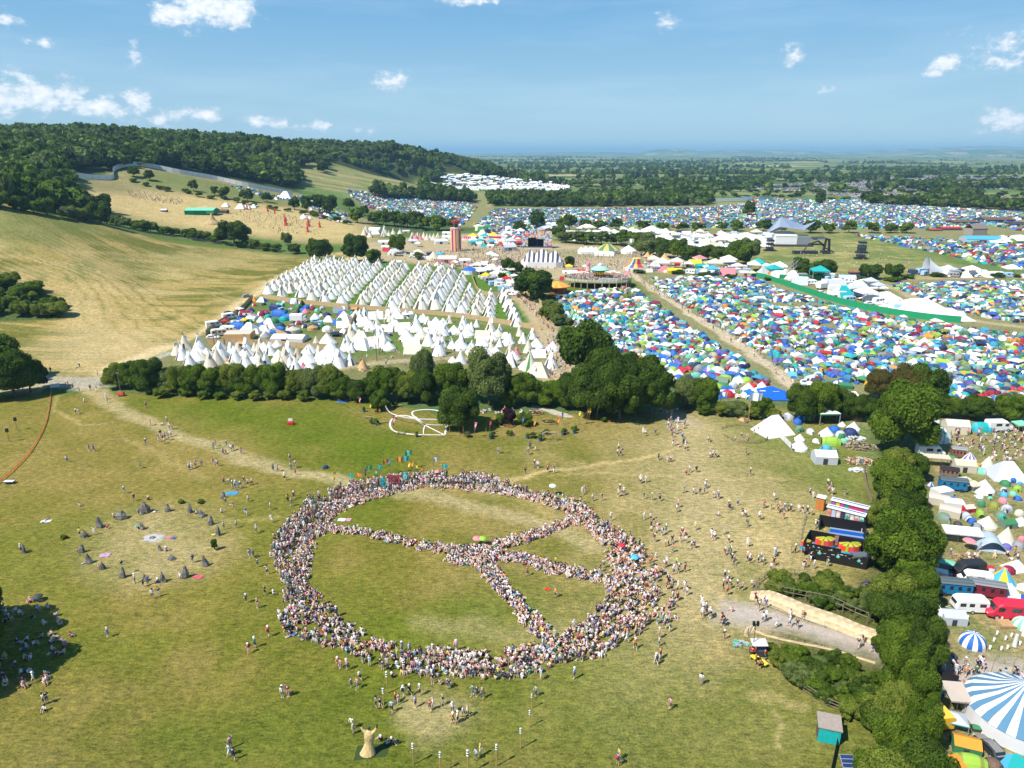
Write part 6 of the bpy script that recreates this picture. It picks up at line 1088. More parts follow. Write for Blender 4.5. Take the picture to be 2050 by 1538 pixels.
tent('canopy', 410 + 470 / K4, 580 + 650 / K4, 340 / K4, 'canvas', 'tan', .05, 'wide beige stretch canopy with poles in front of the parked vans', None, hs=.7); tent('gable', 410 + 1130 / K4, 580 + 670 / K4, 440 / K4, 'white', None, -.12, 'long white tensioned marquee behind the front tipis', None, hs=.5)
for i, (kd, x, y, rz, c, lb) in enumerate((('van', 120, 500, .6, 'white', 'white campervan'), ('van', 330, 390, .7, 'white', 'white campervan'), ('caravan', 310, 570, .1, 'white', 'white caravan'), ('caravan', 190, 610, .5, 'cream', 'cream caravan'), ('car', 110, 650, .1, 'white', 'white car'), ('car', 480, 500, .8, 'navy', 'navy car'), ('car', 520, 390, .7, 'black', 'black car'), ('car', 1480, 440, .1, 'pale_blue', 'pale blue car'), ('truck', 1250, 430, 0, 'white', 'long white site cabin lorry'), ('car', 560, 100, .7, 'grey', 'grey car'), ('car', 330, 330, .6, 'black', 'black car'))):
    vehicle(kd, 410 + x / K4, 580 + y / K4, rz, c, lb + ' parked in the crowded left corner', 'vehicles parked in the left corner')
t = T().lathe([(.5, .18), (.5, .22), (.0, .22)], 16, lambda b, k: b, cap0=False)
for k_ in range(6): a_ = k_ * 1.047; t.tube([(.48 * math.cos(a_), .48 * math.sin(a_), 0), (.48 * math.cos(a_), .48 * math.sin(a_), .2)], .015, 4, 1)
o = t_obj('trampoline', t, [(.02, .06, .15), (.02, .03, .05)], 'nylon', loc=P(410 + 1745 / K4, 580 + 610 / K4)); o.scale = (4.6, 4.6, 4.6); tag(o, 'round dark blue trampoline in the tipi camp', 'trampoline')
for x, y in ((130, 770), (172, 740), (760, 762), (745, 800)):
    o = t_obj('tall_post', T().tube([(0, 0, 0), (0, 0, 5.5)], .13, 6, 0).tube([(-.3, 0, 4.6), (.35, 0, 4.9)], .06, 4, 0), [(.18, .11, .07)], 'wood', loc=P(410 + x / K4, 580 + y / K4) if y < 790 and x < 300 else P(*(Z2(x, y)))); tag(o, 'tall dark wooden post with short arms in the tipi camp', 'post', 'tall posts in the tipi camp')
# market: random stalls placed one by one
def stalls(poly, n_, label, group, cols=('white', 'white', 'white', 'white', 'cream', 'palegrey', 'cream', 'cream', 'pink', 'sky', 'yellow', 'teal', 'red'), kinds=('gazebo', 'gable', 'gable', 'wedge', 'gazebo', 'ridge'), w=(4, 8), veh=.15, mind=3.2):
    pw = wpoly(poly); a = np.array(pw); pts = []; tries = 0
    while len(pts) < n_ and tries < n_ * 40:
        tries += 1; x, y = R.uniform(a[:, 0].min(), a[:, 0].max()), R.uniform(a[:, 1].min(), a[:, 1].max())
        if not bool(inside(pw, np.array([x]), np.array([y]))[0]) or any(math.hypot(x - q[0], y - q[1]) < mind for q in pts): continue
        pts.append((x, y)); wp_ = (x, y, float(hgt(x, y)))
        if R.random() < veh:
            kd = R.choice(('van', 'caravan', 'car', 'truck')); cc = R.choice(('white', 'white', 'white', 'grey', 'navy', 'pale_blue')); pp = project(np.array(x), np.array(y), np.array(wp_[2])); vehicle(kd, float(pp[0]), float(pp[1]), R.uniform(-.6, .6), cc, f"{cc.replace('_', ' ')} {dict(van='camper van', car='car', caravan='caravan', truck='lorry')[kd]} {label}", 'vehicles ' + group)
        else: c = R.choice(cols); k = R.choice(kinds); tent(k, 0, 0, None, c, R.choice((None, None, 'white')), R.uniform(-.3, .3), f"{c if c != 'palegrey' else 'pale grey'} {dict(gazebo='gazebo stall', gable='marquee stall', wedge='low tent', ridge='ridge tent', dome='dome tent', bell='bell tent', tipi='tipi')[k]} {label}", 'stalls ' + group, w=R.uniform(*w), world=wp_)
stalls([(660, 640), (720, 628), (1060, 668), (1110, 700), (1130, 745), (1060, 750), (1000, 715), (760, 705), (690, 700)], 60, 'scattered in the right part of the tipi camp', 'in the right part of the tipi camp', ('white', 'white', 'cream'), ('bell', 'tipi', 'bell', 'ridge'), (3.6, 6), 0, 5.2); stalls([(330, 722), (400, 700), (620, 708), (700, 740), (560, 748), (400, 745)], 26, 'scattered among the front tipis', 'among the front tipis', ('white', 'white', 'cream'), ('bell', 'tipi', 'tipi'), (4, 6.5), 0, 5); stalls([(430, 680), (500, 615), (600, 618), (690, 625), (680, 660), (600, 672), (500, 690)], 44, 'squeezed into the crowded left corner', 'in the crowded left corner', ('blue', 'grey', 'green', 'white', 'teal', 'maroon', 'navy'), ('dome', 'dome', 'ridge', 'bell'), (2.4, 4), .12, 3.0)
# the little tipis beyond the pair of round trees
Z9 = lambda x, y: (700 + x / 6.833, 450 + y / 6.833)
camp('t,225,130,120 t,200,140,90 t,480,135,120 t,460,160,80 w,340,130,140,white,navy m,350,100,150,white t,280,170,90,cream t,860,190,90 t,905,200,80,pink t,965,200,80,pink t,1015,190,90 t,1060,210,90 t,1105,200,80 t,1150,210,90 t,1195,215,80 t,840,230,80 t,1210,180,70 t,930,160,60 t,690,130,80 m,770,110,90,cream t,600,130,80 t,540,150,70 m,1330,140,110,white m,1340,200,130,white t,1420,150,70', 700, 450, 6.833, 'beside the striped tower', 'tents beside the striped tower', 1.1)
camp('m,470,270,150,white m,500,330,130,cream m,870,250,130,palegrey m,1250,260,170,white g,935,300,80,white b,1150,480,190,canvas,brown m,1340,520,260,cream,pink b,1200,560,90,white m,1570,520,160,white g,1440,570,100,white o,1420,600,130,tan y,1640,670,220,white,blue g,1930,470,120,white g,1990,480,100,white m,1850,540,100,white,blue g,1750,620,130,white g,1930,670,110,white g,1800,700,120,white g,1990,520,80,white m,1650,580,110,pink m,640,545,150,white o,500,560,50,green g,1730,260,70,teal g,1910,270,90,orange m,1960,200,90,white', 700, 450, 6.833, 'in the market by the striped tower', 'market tents by the striped tower', 1.0)
# ---------------------------------------------------------------- striped tower, stage, big striped tents
def lathe_obj(*a, **k): return T().lathe(*a, **k)
c_ = lambda b, k: (0, 3, 1, 3, 0, 2, 3, 1)[k % 8]
kit('rt', 'striped_tower', [('ribbon_wall', T().lathe([(3.5, 0), (3.5, 14.2)], 32, c_, cap0=False, cap1=False), 'cloth', [(.45, .03, .07), (.62, .42, .10), (.30, .03, .14), (.60, .45, .38)]), ('rim', T().lathe([(3.5, 13.8), (3.7, 14.6), (3.6, 15.2)], 24, lambda b, k: k % 2, cap0=False), 'paint', [(.5, .2, .22), (.62, .42, .38)]), ('deck', T().lathe([(3.5, 14.9), (3.5, 15.0)], 24, 0), 'wood', [(.2, .12, .08)]), ('crown', T().lathe([(1.2, 17.4), (2.9, 18.4), (3.0, 19.4), (1.4, 20.0), (.2, 20.6)], 12, lambda b, k: k % 2), 'paint', [(.30, .04, .04), (.20, .03, .03)]), ('mast', T().tube([(0, 0, 15), (0, 0, 18)], .35, 8, 0), 'metal', [(.08, .05, .05)]), ('doorway', T().box(-.3, -3.42, 0, .9, -3.25, 2.1, 0), 'paint', [(.02, .02, .02)])], P(913, 503), 0, (1,) * 3, 'tall round tower with red, yellow and maroon vertical stripes', 'tower')
for x, y, w, lab in ((935, 481, 21, 'left'), (959, 482, 22, 'right')): tent('marquee', x, y, w, 'red', 'pink', .05, f'coral red peaked marquee roof, {lab} of the pair right of the striped tower', None)
# patchwork stage
r_ = random.Random(3); pan = []; PC = [(.7, .65, .6), (.65, .25, .35), (.75, .35, .06), (.2, .45, .55), (.6, .55, .65), (.72, .5, .1), (.5, .12, .15), (.3, .55, .6), (.68, .6, .62), (.1, .25, .45), (.66, .4, .45)]
fr = T()
for i in range(19):
    for j in range(10):
        x0, z0 = -10 + i * 1.06, 1.2 + j * 1.0
        if 3 < i < 14 and j < 5 + (i < 9) * 1: continue
        if j > 8 and (i < 2 or r_.random() < .2): continue
        fr.box(x0, -.25 - r_.random() * .3, z0, x0 + 1.03, .3, z0 + .97, r_.randrange(11))
kit('stg', 'outdoor_stage', [('patchwork_front', fr, 'paint', PC), ('deck', T().box(-10.5, -1.4, 0, 10.5, 6, 1.2, 0).box(-11, -2.6, 0, 10.8, -1.4, .5, 1), 'paint', [(.02, .02, .025), (.5, .48, .44)]), ('back_wall', T().box(-6, 5.2, 1.2, 5, 5.5, 7, 0).box(-.6, 5.0, 1.2, .5, 5.2, 6.5, 1), 'cloth', [(.015, .02, .022), (.02, .05, .35)]), ('roof', T().add([(-6, .2, 6.6), (-1.5, .2, 7.3), (4.8, .2, 6.0), (4.8, 5.5, 6.0), (-1.5, 5.5, 7.3), (-6, 5.5, 6.6), (-6, .2, 6.3), (-1.5, .2, 7.0), (4.8, .2, 5.7)], [(0, 1, 4, 5), (1, 2, 3, 4), (6, 7, 1, 0), (7, 8, 2, 1)], 0), 'canvas', [(.4, .4, .42)]), ('side_wall', T().box(-10.2, .3, 1.2, -6, 5.5, 8, 0).box(4.9, .3, 1.2, 10.2, 5.5, 8, 0), 'cloth', [(.03, .03, .035)])], P(1074, 497), -.06, (1,) * 3, 'outdoor stage framed by a patchwork of coloured panels', 'stage')
tent('gable', 1020, 502, 26, 'palegrey', 'grey', .35, 'grey boxy tent left of the patchwork stage', None, hs=1.3)
M4 = peaks_t(3, .42, .13, .40, 6); tk = dict(TK); TK['bw'] = peaks_t(3, .42, .13, .40, 6)
def big(tname, t, px, py, w, pal, rz, label, hs=1.0, name='marquee'):
    o = t_obj(name, t, pal, 'canvas', loc=P(px, py), rz=rz); s = w * mpp(px, py); o.scale = (s, s, s * hs); return tag(o, label, 'marquee')
big('bw', TK['bw'], 1086, 534, 84, [(.78, .77, .75), (.09, .08, .13), (.05,) * 3, (.3,) * 3, (.7, .7, .68)], -.12, 'big top with bold black and white stripes in front of the stage', 1.05)
big('gy', T().lathe([(.5, 0), (.5, .16), (.42, .24), (.14, .42), (.12, .43)], 24, lambda b, k: 2 if b == 0 else (k // 2) % 2, cap0=False), 1216, 507, 48, [(.62, .48, .12), (.10, .22, .14), (.7, .68, .6)], 0, 'green and yellow striped round marquee near the stage', .9)
big('wm', peaks_t(4, .35, .16, .42, 4), 1178, 508, 44, [(.8, .79, .77)] * 5, .0, 'long white peaked marquee left of the green striped one', .8); big('wm2', ridge_tent(1, .3, .26, .16, .1), 1210, 512, 40, [(.8, .79, .77)] * 5, -.25, 'long low white marquee in front of the green striped one', .8)
big('wp', T().lathe([(.5, 0), (.48, .2), (.02, .62)], 8, 0, cap0=False), 1258, 507, 34, [(.78, .77, .75)], .3, 'plain white peaked marquee with two tall flags', .75)
RB = [(.5, .04, .12), (.75, .42, .05), (.10, .42, .16), (.72, .71, .68), (.03, .22, .45), (.25, .05, .3), (.72, .6, .1)]
big('rb', T().rings([[((1 if s_ else .62) * .5 * math.copysign(abs(math.cos(6.2832 * k / 32)) ** .7, math.cos(6.2832 * k / 32)) * q, .32 * math.copysign(abs(math.sin(6.2832 * k / 32)) ** .7, math.sin(6.2832 * k / 32)) * q, z_) for k in range(32)] for s_, q, z_ in ((1, 1, 0), (1, 1, .12), (1, .6, .22), (0, .55, .40))], lambda b, k: 3 if b == 0 else (0, 0, 1, 2, 3, 4, 5, 6)[k % 8]), 1273, 541, 52, RB, 0, 'rainbow striped big top left of the tan peaked tents', 1.15)
for x, y, w in ((1304, 524, 22), (1330, 524, 24), (1296, 517, 18), (1323, 515, 18)): big('tn', T().lathe([(.5, .2), (.3, .34), (.1, .6), (.02, .72)], 10, 0, cap0=False), x, y, w, [(.62, .38, .18)], 0, 'tan orange peaked tent right of the rainbow big top', 1.0, 'peaked_tent')
kit('hs', 'helter_skelter', [('tower', T().lathe([(2.1, 0), (1.1, 7.2)], 16, lambda b, k: k % 2, cap0=False), 'paint', [(.5, .02, .1), (.78, .76, .74)]), ('roof', T().lathe([(1.6, 7.2), (1.3, 8.2), (.1, 9.4)], 12, 0), 'paint', [(.6, .15, .3)]), ('slide', T().tube([((2.0 - .07 * k / 2) * math.cos(k * .5), (2.0 - .07 * k / 2) * math.sin(k * .5), .4 + .32 * k) for k in range(20)], .28, 5, 0), 'paint', [(.7, .35, .08)]), ('base', T().lathe([(3.0, 0), (3.0, .6)], 16, 0), 'paint', [(.6, .3, .1)])], P(1177, 552), 0, (.8,) * 3, 'red and white striped helter skelter behind the round deck', 'helter skelter')
# round wooden deck
dk = P(1200, 572); D = T(); rl = T(); po = []; PH = 3.4
poly = [(-17, -3.5), (-13, -7), (-7, -9.5), (0, -10.5), (7, -10.5), (12, -9), (15, -3), (15.5, 3), (12, 8), (0, 11), (-12, 9), (-17, 3)]
D.rings([[(x, y, z_) for x, y in poly] for z_ in (PH - .5, PH)], lambda b, k: 1)
for (x1, y1), (x2, y2) in zip(poly, poly[1:] + poly[:1]):
    po += [T().tube([(x1 * .98, y1 * .98, 0), (x1 * .98, y1 * .98, PH - .5)], .22, 6, 0), T().tube([((x1 + x2) / 2 * .97, (y1 + y2) / 2 * .97, 0), ((x1 + x2) / 2 * .97, (y1 + y2) / 2 * .97, PH - .5)], .2, 6, 0)]
    n_ = 8
    for k in range(n_): a, b = k / n_, (k + 1) / n_; rl.add([(x1 + (x2 - x1) * a, y1 + (y2 - y1) * a, PH), (x1 + (x2 - x1) * b, y1 + (y2 - y1) * b, PH), (x1 + (x2 - x1) * b, y1 + (y2 - y1) * b, PH + 1.1), (x1 + (x2 - x1) * a, y1 + (y2 - y1) * a, PH + 1.1)], [(0, 1, 2, 3)], k % 2)
sg = T().box(-1.5, -8.2, PH + .3, 7.5, -8.0, PH + 1.5, 0); xx = -1.0
for w_ in (.45, .5, .4, .5, .45, .5, .4, .45, 0, .5, .45, .4, .5, .45, .4): 
    if w_: sg.box(xx, -8.24, PH + .6, xx + w_ * .35, -8.2, PH + 1.25, 1); sg.box(xx, -8.24, PH + 1.12, xx + w_ * .75, -8.205, PH + 1.25, 1)
    xx += .55
lt2 = T(); 
for k in range(11): x0 = -2.8 + k * .85; lt2.box(x0, -5.2, PH + 2.6, x0 + .25, -5.0, PH + 4.0, 0); lt2.box(x0, -5.2, PH + 3.7 - (k % 3) * .5, x0 + .65, -5.0, PH + 4.0 - (k % 3) * .5, k % 2)
kit('deck', 'raised_round_deck', [('floor', D, 'wood', [(.3, .22, .14), (.32, .24, .15)]), *[('post', q_, 'wood', [(.42, .32, .18)]) for q_ in po], ('railing', rl, 'wood', [(.28, .42, .22), (.5, .48, .35)]), ('white_sign', sg, 'paint', [(.72, .72, .72), (.12, .12, .14)]), ('orange_letters', lt2, 'paint', [(.8, .42, .02), (.7, .25, .02)]), ('stage_box', T().box(-1.2, -7.6, PH, 7.2, -5.4, PH + 1.3, 0), 'cloth', [(.12, .10, .13)]), ('canopy', T().lathe([(4.6, PH + 4.2), (4.7, PH + 4.6), (3.2, PH + 5.7), (1.2, PH + 6.3), (1.2, PH + 7.0), (.3, PH + 7.5)], 20, lambda b, k: (1, 0, 0, 2, 2)[b], cap0=False), 'canvas', [(.35, .62, .48), (.05, .28, .2), (.7, .7, .7)]), ('kiosk', T().lathe([(2.4, PH), (2.4, PH + 4.2)], 12, 0), 'paint', [(.06, .05, .05)])], dk, 0, (1,) * 3, 'raised round wooden deck bar on posts with green parasol roof', 'deck bar')
xs, ys = pts_in([(dk[0] + x * .93, dk[1] + y * .93) for x, y in poly], .8, .45); k = (np.hypot(xs - dk[0], ys - dk[1]) > 2.8) & ~((xs > dk[0] - 2) & (ys < dk[1] - 5) & (xs < dk[0] + 8)) & (NR.rand(len(xs)) < .75)
crowd('people_on_deck', xs[k], ys[k], .05, 'people packed on the raised round deck', .2, Z=PH)
kit('car', 'orange_carousel', [('roof', T().lathe([(6.0, 2.9), (6.1, 3.3), (4, 4.2), (1.5, 5.0), (.1, 5.4)], 20, lambda b, k: 2 if b == 0 else k % 2, cap0=False), 'canvas', [(.78, .30, .05), (.72, .42, .1), (.75, .2, .03)]), ('wall', T().lathe([(4.6, 0), (4.6, 3.0)], 20, lambda b, k: k % 2, cap0=False), 'wood', [(.14, .05, .03), (.22, .08, .04)])], P(1115, 586), 0, (1,) * 3, 'round orange roofed kiosk beside the oak and deck', 'kiosk')
stalls([(1000, 540), (1020, 535), (1060, 590), (1030, 600), (950, 548), (950, 535)], 62, 'in the market beside the tipi field', 'beside the tipi field', w=(3, 5.5), mind=3.0)
stalls([(1140, 545), (1165, 545), (1165, 565), (1120, 565)], 8, 'beside the helter skelter', 'beside the helter skelter', ('teal', 'red', 'pink', 'white', 'mint'), w=(3, 5), veh=0)
stalls([(1290, 530), (1400, 528), (1560, 545), (1560, 556), (1400, 552), (1290, 545)], 60, 'in the stall row above the main camp', 'of the row above the main camp', w=(3.5, 8), mind=3.6)
stalls([(940, 478), (1040, 478), (1040, 498), (975, 495), (940, 492)], 44, 'between the striped tower and stage', 'between tower and stage', w=(4, 8)); stalls([(760, 500), (880, 512), (880, 524), (780, 515)], 14, 'below the small cream tipis', 'below the cream tipis', w=(3, 6)); stalls([(1130, 540), (1270, 548), (1262, 556), (1225, 556), (1130, 552)], 16, 'behind the round deck', 'behind the deck', w=(3, 5), veh=0)
stalls([(1115, 470), (1290, 478), (1290, 490), (1120, 482)], 22, 'behind the green striped marquee', 'behind the striped marquees', ('white',), w=(5, 9), veh=.5)
stalls([(1300, 475), (1520, 490), (1500, 500), (1300, 500)], 90, 'in the backstage village left of the arena', 'of the backstage village', ('white', 'white', 'cream'), w=(4, 9), veh=.4, mind=4)
stalls([(1120, 464), (1300, 466), (1545, 470), (1545, 484), (1300, 478), (1130, 474)], 90, 'below the long tree belt', 'below the long tree belt', ('white', 'white', 'cream', 'palegrey'), w=(4, 9), veh=.35, mind=4.5)
stalls([(960, 458), (1060, 462), (1050, 475), (960, 472)], 18, 'in the distance above the stage', 'above the stage', ('white', 'green', 'cream'), w=(5, 9), veh=.4)
stalls([(1560, 555), (1700, 560), (1830, 610), (1925, 640), (1800, 628), (1640, 590)], 46, 'in the service strip behind the green fence', 'in the service strip', ('white', 'white', 'palegrey', 'teal'), w=(4, 9), veh=.65, mind=4.5)
stalls([(1810, 548), (1980, 548), (2060, 556), (1900, 556)], 26, 'beside the white sculpted canopy', 'beside the sculpted canopy', ('white',), w=(4, 7), veh=.7, mind=4)
rope_fence('green_screen_fence', [(1496, 551), (1540, 562), (1600, 582), (1680, 608), (1760, 626), (1850, 640), (1935, 648)], 2.6, 5, (.03, .2, .1), 'long bright green screen fence curving through the main camp', (0, 1), .05, clothc=(.02, .30, .13))
rope_fence('green_screen_fence', [(1560, 558), (1620, 560), (1680, 562)], 2.2, 5, (.03, .2, .1), 'short green screen fence below the white building', (0, 1), .05, clothc=(.02, .28, .12))
xs, ys = pts_in(wpoly([(990, 528), (1010, 530), (1050, 590), (1105, 650), (1135, 710), (1150, 760), (1095, 760), (1085, 705), (1100, 665), (1040, 600), (1005, 570)]), 1.45, .5); k = NR.rand(len(xs)) < np.where(ys > 330, .85, .5); crowd('crowd_on_market_path', xs[k], ys[k], .03, 'crowd walking along the path right of the tipi field')
xs, ys = pts_in(wpoly([(880, 505), (1000, 495), (1090, 505), (1290, 505), (1330, 545), (1120, 545), (1000, 545), (870, 530), (820, 510)]), 2.6, .5); k = NR.rand(len(xs)) < .4 + .5 * (vnoise(xs, ys, 16, 2) > .5); crowd('crowd_before_stage', xs[k], ys[k], .2, 'people spread over the dry field before the stage')
xs, ys = pts_in(wpoly([(1262, 548), (1290, 555), (1410, 635), (1520, 705), (1605, 785), (1590, 785), (1500, 712), (1400, 645), (1290, 575)]), 3.2, .5); k = NR.rand(len(xs)) < .6; crowd('campers_on_path', xs[k], ys[k], .02, 'campers walking on the sandy path through the tents')
xs, ys = pts_in(wpoly([(1600, 500), (1700, 490), (1800, 520), (1960, 548), (1750, 553), (1600, 530)]), 6, .5); k = NR.rand(len(xs)) < .5; crowd('people_in_arena', xs[k], ys[k], .2, 'tiny figures scattered over the far arena grass')
xs, ys = pts_in(wpoly([(640, 640), (1050, 670), (1060, 740), (650, 750)]), 4.5, .5); k = NR.rand(len(xs)) < .6; crowd('people_in_tipi_camp', xs[k], ys[k], .3, 'people between the tents of the tipi camp')
for poly, sp in (([(255, 380), (300, 385), (370, 400), (360, 412), (260, 395)], 2.2), ([(430, 412), (560, 430), (620, 440), (640, 470), (560, 470), (440, 425)], 3.6)):
    xs, ys = pts_in(wpoly(poly), sp, .5); k = NR.rand(len(xs)) < .55; crowd('hillside_crowd', xs[k], ys[k], .4, 'tiny crowd on the dry festival hillside')
# ---------------------------------------------------------------- seas of small tents
SEA = ['blue', 'blue', 'blue', 'blue', 'navy', 'sky', 'sky', 'palegrey', 'grey', 'grey', 'white', 'greygreen', 'lime', 'lime', 'green', 'mint', 'greygreen', 'greygreen', 'red', 'maroon', 'orange', 'teal', 'teal', 'olive', 'charcoal', 'purple', 'green', 'canvas', 'greygreen', 'blue', 'white', 'red', 'sky', 'navy', 'lime']
SEAC = np.array([TENTC[c] for c in SEA])
def tarr(t): return t.arr()
NEARK = [(tarr(arc_tent(12, 4)), .34), (tarr(tunnel_tent(8, 1.25, .62, .46, 7)), .28), (tarr(arc_tent(10, 4, .7, .42)), .20), (tarr(bell_tent(12)), .07), (tarr(gable_t(1, .8, .35, .55)), .03), (tarr(gazebo_t(.25, .5)), .02), (tarr(ridge_tent(1.1, .8, .5, .02, .2)), .06)]
FARK = [(tarr(arc_tent(7, 3)), .75), (tarr(ridge_tent(1.1, .8, .5, .05)), .17), (tarr(bell_tent(6)), .08)]
def tentsea(name, polys, sp, kinds, label, w=(2.3, 4.2), holes=(), white=.10, keep=.93):
    XX, YY = [], []
    for q in polys: pw = wpoly(q); x, y = pts_in(pw, sp, .42); XX.append(x); YY.append(y)
    X, Y = np.concatenate(XX), np.concatenate(YY); k = NR.rand(len(X)) < keep
    k &= ~((vnoise(X, Y, 13, 3) < .16) & (NR.rand(len(X)) < .8))
    for h, r in holes: k &= linedist(wpoly(h), X, Y) > r
    X, Y = X[k], Y[k]; n_ = len(X); Z = hgt(X, Y); ks = NR.choice(len(kinds), n_, p=[q[1] for q in kinds]); items = []
    cid = (vnoise(X, Y, 9, 5) * 60).astype(int); same = NR.rand(n_) < .25; ci = np.where(same, cid % len(SEA), NR.randint(0, len(SEA), n_)); main = SEAC[ci] * (.6 + .55 * NR.rand(n_, 1)); gry = main.mean(1, keepdims=True); main = gry + (main - gry) * .95; alt = np.where(NR.rand(n_, 1) < .16, SEAC[NR.randint(0, len(SEA), n_)], main * .7)
    wt = NR.rand(n_) < white; main[wt] = TENTC['white']; big_ = np.isin(ks, [3, 4, 5]) if len(kinds) > 4 else ks == 2; main[big_ & (NR.rand(n_) < .5)] = TENTC['white']; alt[big_] = main[big_] * .8
    for j, (t, p) in enumerate(kinds):
        s = ks == j; m_ = int(s.sum())
        if not m_: continue
        pal = np.stack([main[s], alt[s], np.full((m_, 3), .05), np.full((m_, 3), .3), alt[s]], 1); wd = w[0] + (w[1] - w[0]) * NR.rand(m_) ** 1.3; wd *= 1.1 if big_[s].any() and j > 2 else 1
        items.append((t, np.stack([X[s], Y[s], Z[s]], 1), NR.rand(m_) * 6.28, np.stack([wd, wd, wd * (.7 + .3 * NR.rand(m_))], 1), np.clip(pal, 0, .85)))
    return scatter(name, items, 'nylon', label=label)
A1 = [(1112, 598), (1180, 582), (1262, 578), (1300, 600), (1380, 655), (1480, 720), (1560, 788), (1500, 800), (1440, 795), (1345, 765), (1330, 735), (1225, 715), (1150, 660), (1120, 620)]
A2 = [(1300, 556), (1500, 556), (1560, 580), (1680, 616), (1850, 648), (1935, 656), (2060, 672), (2500, 740), (2500, 850), (1960, 815), (1850, 780), (1720, 770), (1625, 790), (1530, 712), (1420, 643), (1320, 580)]
A3 = [(1775, 572), (1900, 565), (2500, 562), (2500, 715), (2060, 650), (1960, 634), (1890, 612)]
tentsea('main_camp_tents', [A1, A2, A3], 2.15, NEARK, 'dense sea of coloured tents filling the main camp', (1.9, 3.5), holes=(([(1450, 770), (1600, 790)], 5),))
tentsea('arena_edge_tents', [[(1705, 471), (1880, 480), (2080, 476), (2500, 480), (2500, 552), (2060, 545), (1960, 528), (1880, 508), (1780, 488)]], 3.8, FARK, 'colourful tents beyond the far arena', (3, 4.6))
tentsea('distant_camp_tents', [[(690, 380), (800, 388), (930, 402), (955, 416), (940, 438), (925, 452), (800, 432), (735, 416)], [(990, 419), (1110, 419), (1410, 416), (1500, 408), (1700, 404), (1850, 414), (2060, 426), (1950, 455), (1880, 458), (1430, 457), (1120, 455), (980, 462), (945, 452)], [(975, 456), (1110, 460), (1120, 474), (960, 480)]], 3.5, FARK, 'distant sea of blue and white tents below the tree belt', (2.4, 4.0), white=.2)
tentsea('hillside_tents', [[(460, 372), (500, 378), (560, 392), (590, 400), (560, 402), (480, 386)], [(560, 398), (600, 408), (640, 440), (700, 448), (690, 425), (640, 400), (600, 392)]], 6, FARK, 'small tents along the hillside fence', (3, 4.5), white=.3)
tentsea('farthest_camp_tents', [[(1480, 395), (1640, 402), (1740, 400), (1720, 408), (1500, 410)], [(1900, 425), (2060, 428), (2500, 440), (2500, 470), (2060, 466), (1960, 448)]], 5, FARK, 'farthest strip of tents below the car parks', (3.5, 5))
cb = T().box(-.5, -.2, .1, .5, .2, .32, 0).box(-.3, -.17, .32, .25, .17, .5, 1)
def carpark(name, polys, label, sx=3.0, sy=7.5):
    XX, YY = [], []
    for q in polys:
        pw = wpoly(q); a = np.array(pw); gx, gy = np.meshgrid(np.arange(a[:, 0].min(), a[:, 0].max(), sx), np.arange(a[:, 1].min(), a[:, 1].max(), sy)); X, Y = gx.ravel() + NR.randn(gx.size) * .4, gy.ravel() + NR.randn(gx.size) * .5; k = inside(pw, X, Y) & (vnoise(X, Y, 40, 6) > .3) & (NR.rand(len(X)) < .85); XX.append(X[k]); YY.append(Y[k])
    X, Y = np.concatenate(XX), np.concatenate(YY); n_ = len(X); cc = np.array([(.6, .6, .6), (.4, .42, .44), (.05, .06, .08), (.65, .65, .65), (.1, .15, .3), (.35, .05, .05), (.2, .22, .24)])[NR.randint(0, 7, n_)]
    if n_: scatter(name, [(cb.arr(), np.stack([X, Y, hgt(X, Y)], 1), np.full(n_, 1.57) + NR.randn(n_) * .05, np.tile((4.4, 4.4, 3.2), (n_, 1)), np.stack([cc, cc * .5 + .05], 1))], 'paint', label=label)
carpark('parked_cars', [[(1500, 372), (1640, 366), (1720, 362), (2060, 366), (2060, 378), (1800, 384), (1640, 384), (1520, 380)], [(1620, 388), (1850, 388), (2060, 398), (2060, 410), (1900, 404), (1740, 398)], [(1690, 356), (1900, 352), (2060, 356), (2060, 362), (1800, 362)]], 'rows of parked cars in distant car parks', 4, 9)
# white hospitality village beyond the first tree belt
stuffw = []
tentsea('white_hospitality_tents', [[(890, 350), (960, 353), (1135, 366), (1135, 382), (1040, 386), (930, 380), (880, 368)]], 9, [(tarr(peaks_t(2, .5, .16, .4, 2)), .6), (tarr(gable_t(1.3, .6, .25, .4)), .4)], 'long rows of white hospitality marquees beyond the camps', (9, 15), white=1.0)
tentsea('white_compound_tents', [[(1440, 475), (1530, 480), (1540, 492), (1440, 488)], [(1960, 478), (2060, 480), (2060, 490), (1990, 490)], [(1080, 455), (1120, 452), (1130, 460), (1085, 464)], [(1215, 392), (1300, 398), (1290, 402), (1215, 398)]], 7, [(tarr(gable_t(1.2, .6, .25, .4)), 1.0)], 'white compound marquees around the far arena', (7, 12), white=1.0)
# the nearest front row of the main camp, one by one
FR = []
pw = wpoly([(1345, 735), (1470, 745), (1560, 790), (1500, 802), (1440, 797), (1350, 770)]); xs, ys = pts_in(pw, 3.6, .3)
for x, y in list(zip(xs, ys))[:60]:
    c = R.choice(SEA); kd = R.choice(('dome', 'dome', 'tunnel', 'tunnel', 'bell', 'ridge')); tent(kd, 0, 0, None, 'white' if kd == 'bell' else c, None, None, f"{'white' if kd == 'bell' else {'sky': 'sky blue', 'greygreen': 'grey green', 'palegrey': 'pale grey', 'mint': 'mint green', 'canvas': 'beige'}.get(c, c)} {kd} tent at the front of the main camp", 'tents at the front of the main camp', w=R.uniform(2.6, 4), world=(x, y, 0))
for x, y, w in ((1835, 624, 110), (1770, 603, 70), (1890, 636, 80), (1715, 585, 60), (1660, 572, 50), (1735, 573, 60)): tent('wedge', x, y, w, 'white', 'white', R.uniform(-.3, .1), 'large white marquee in the service strip behind the green fence', 'large marquees in the service strip', hs=.45)
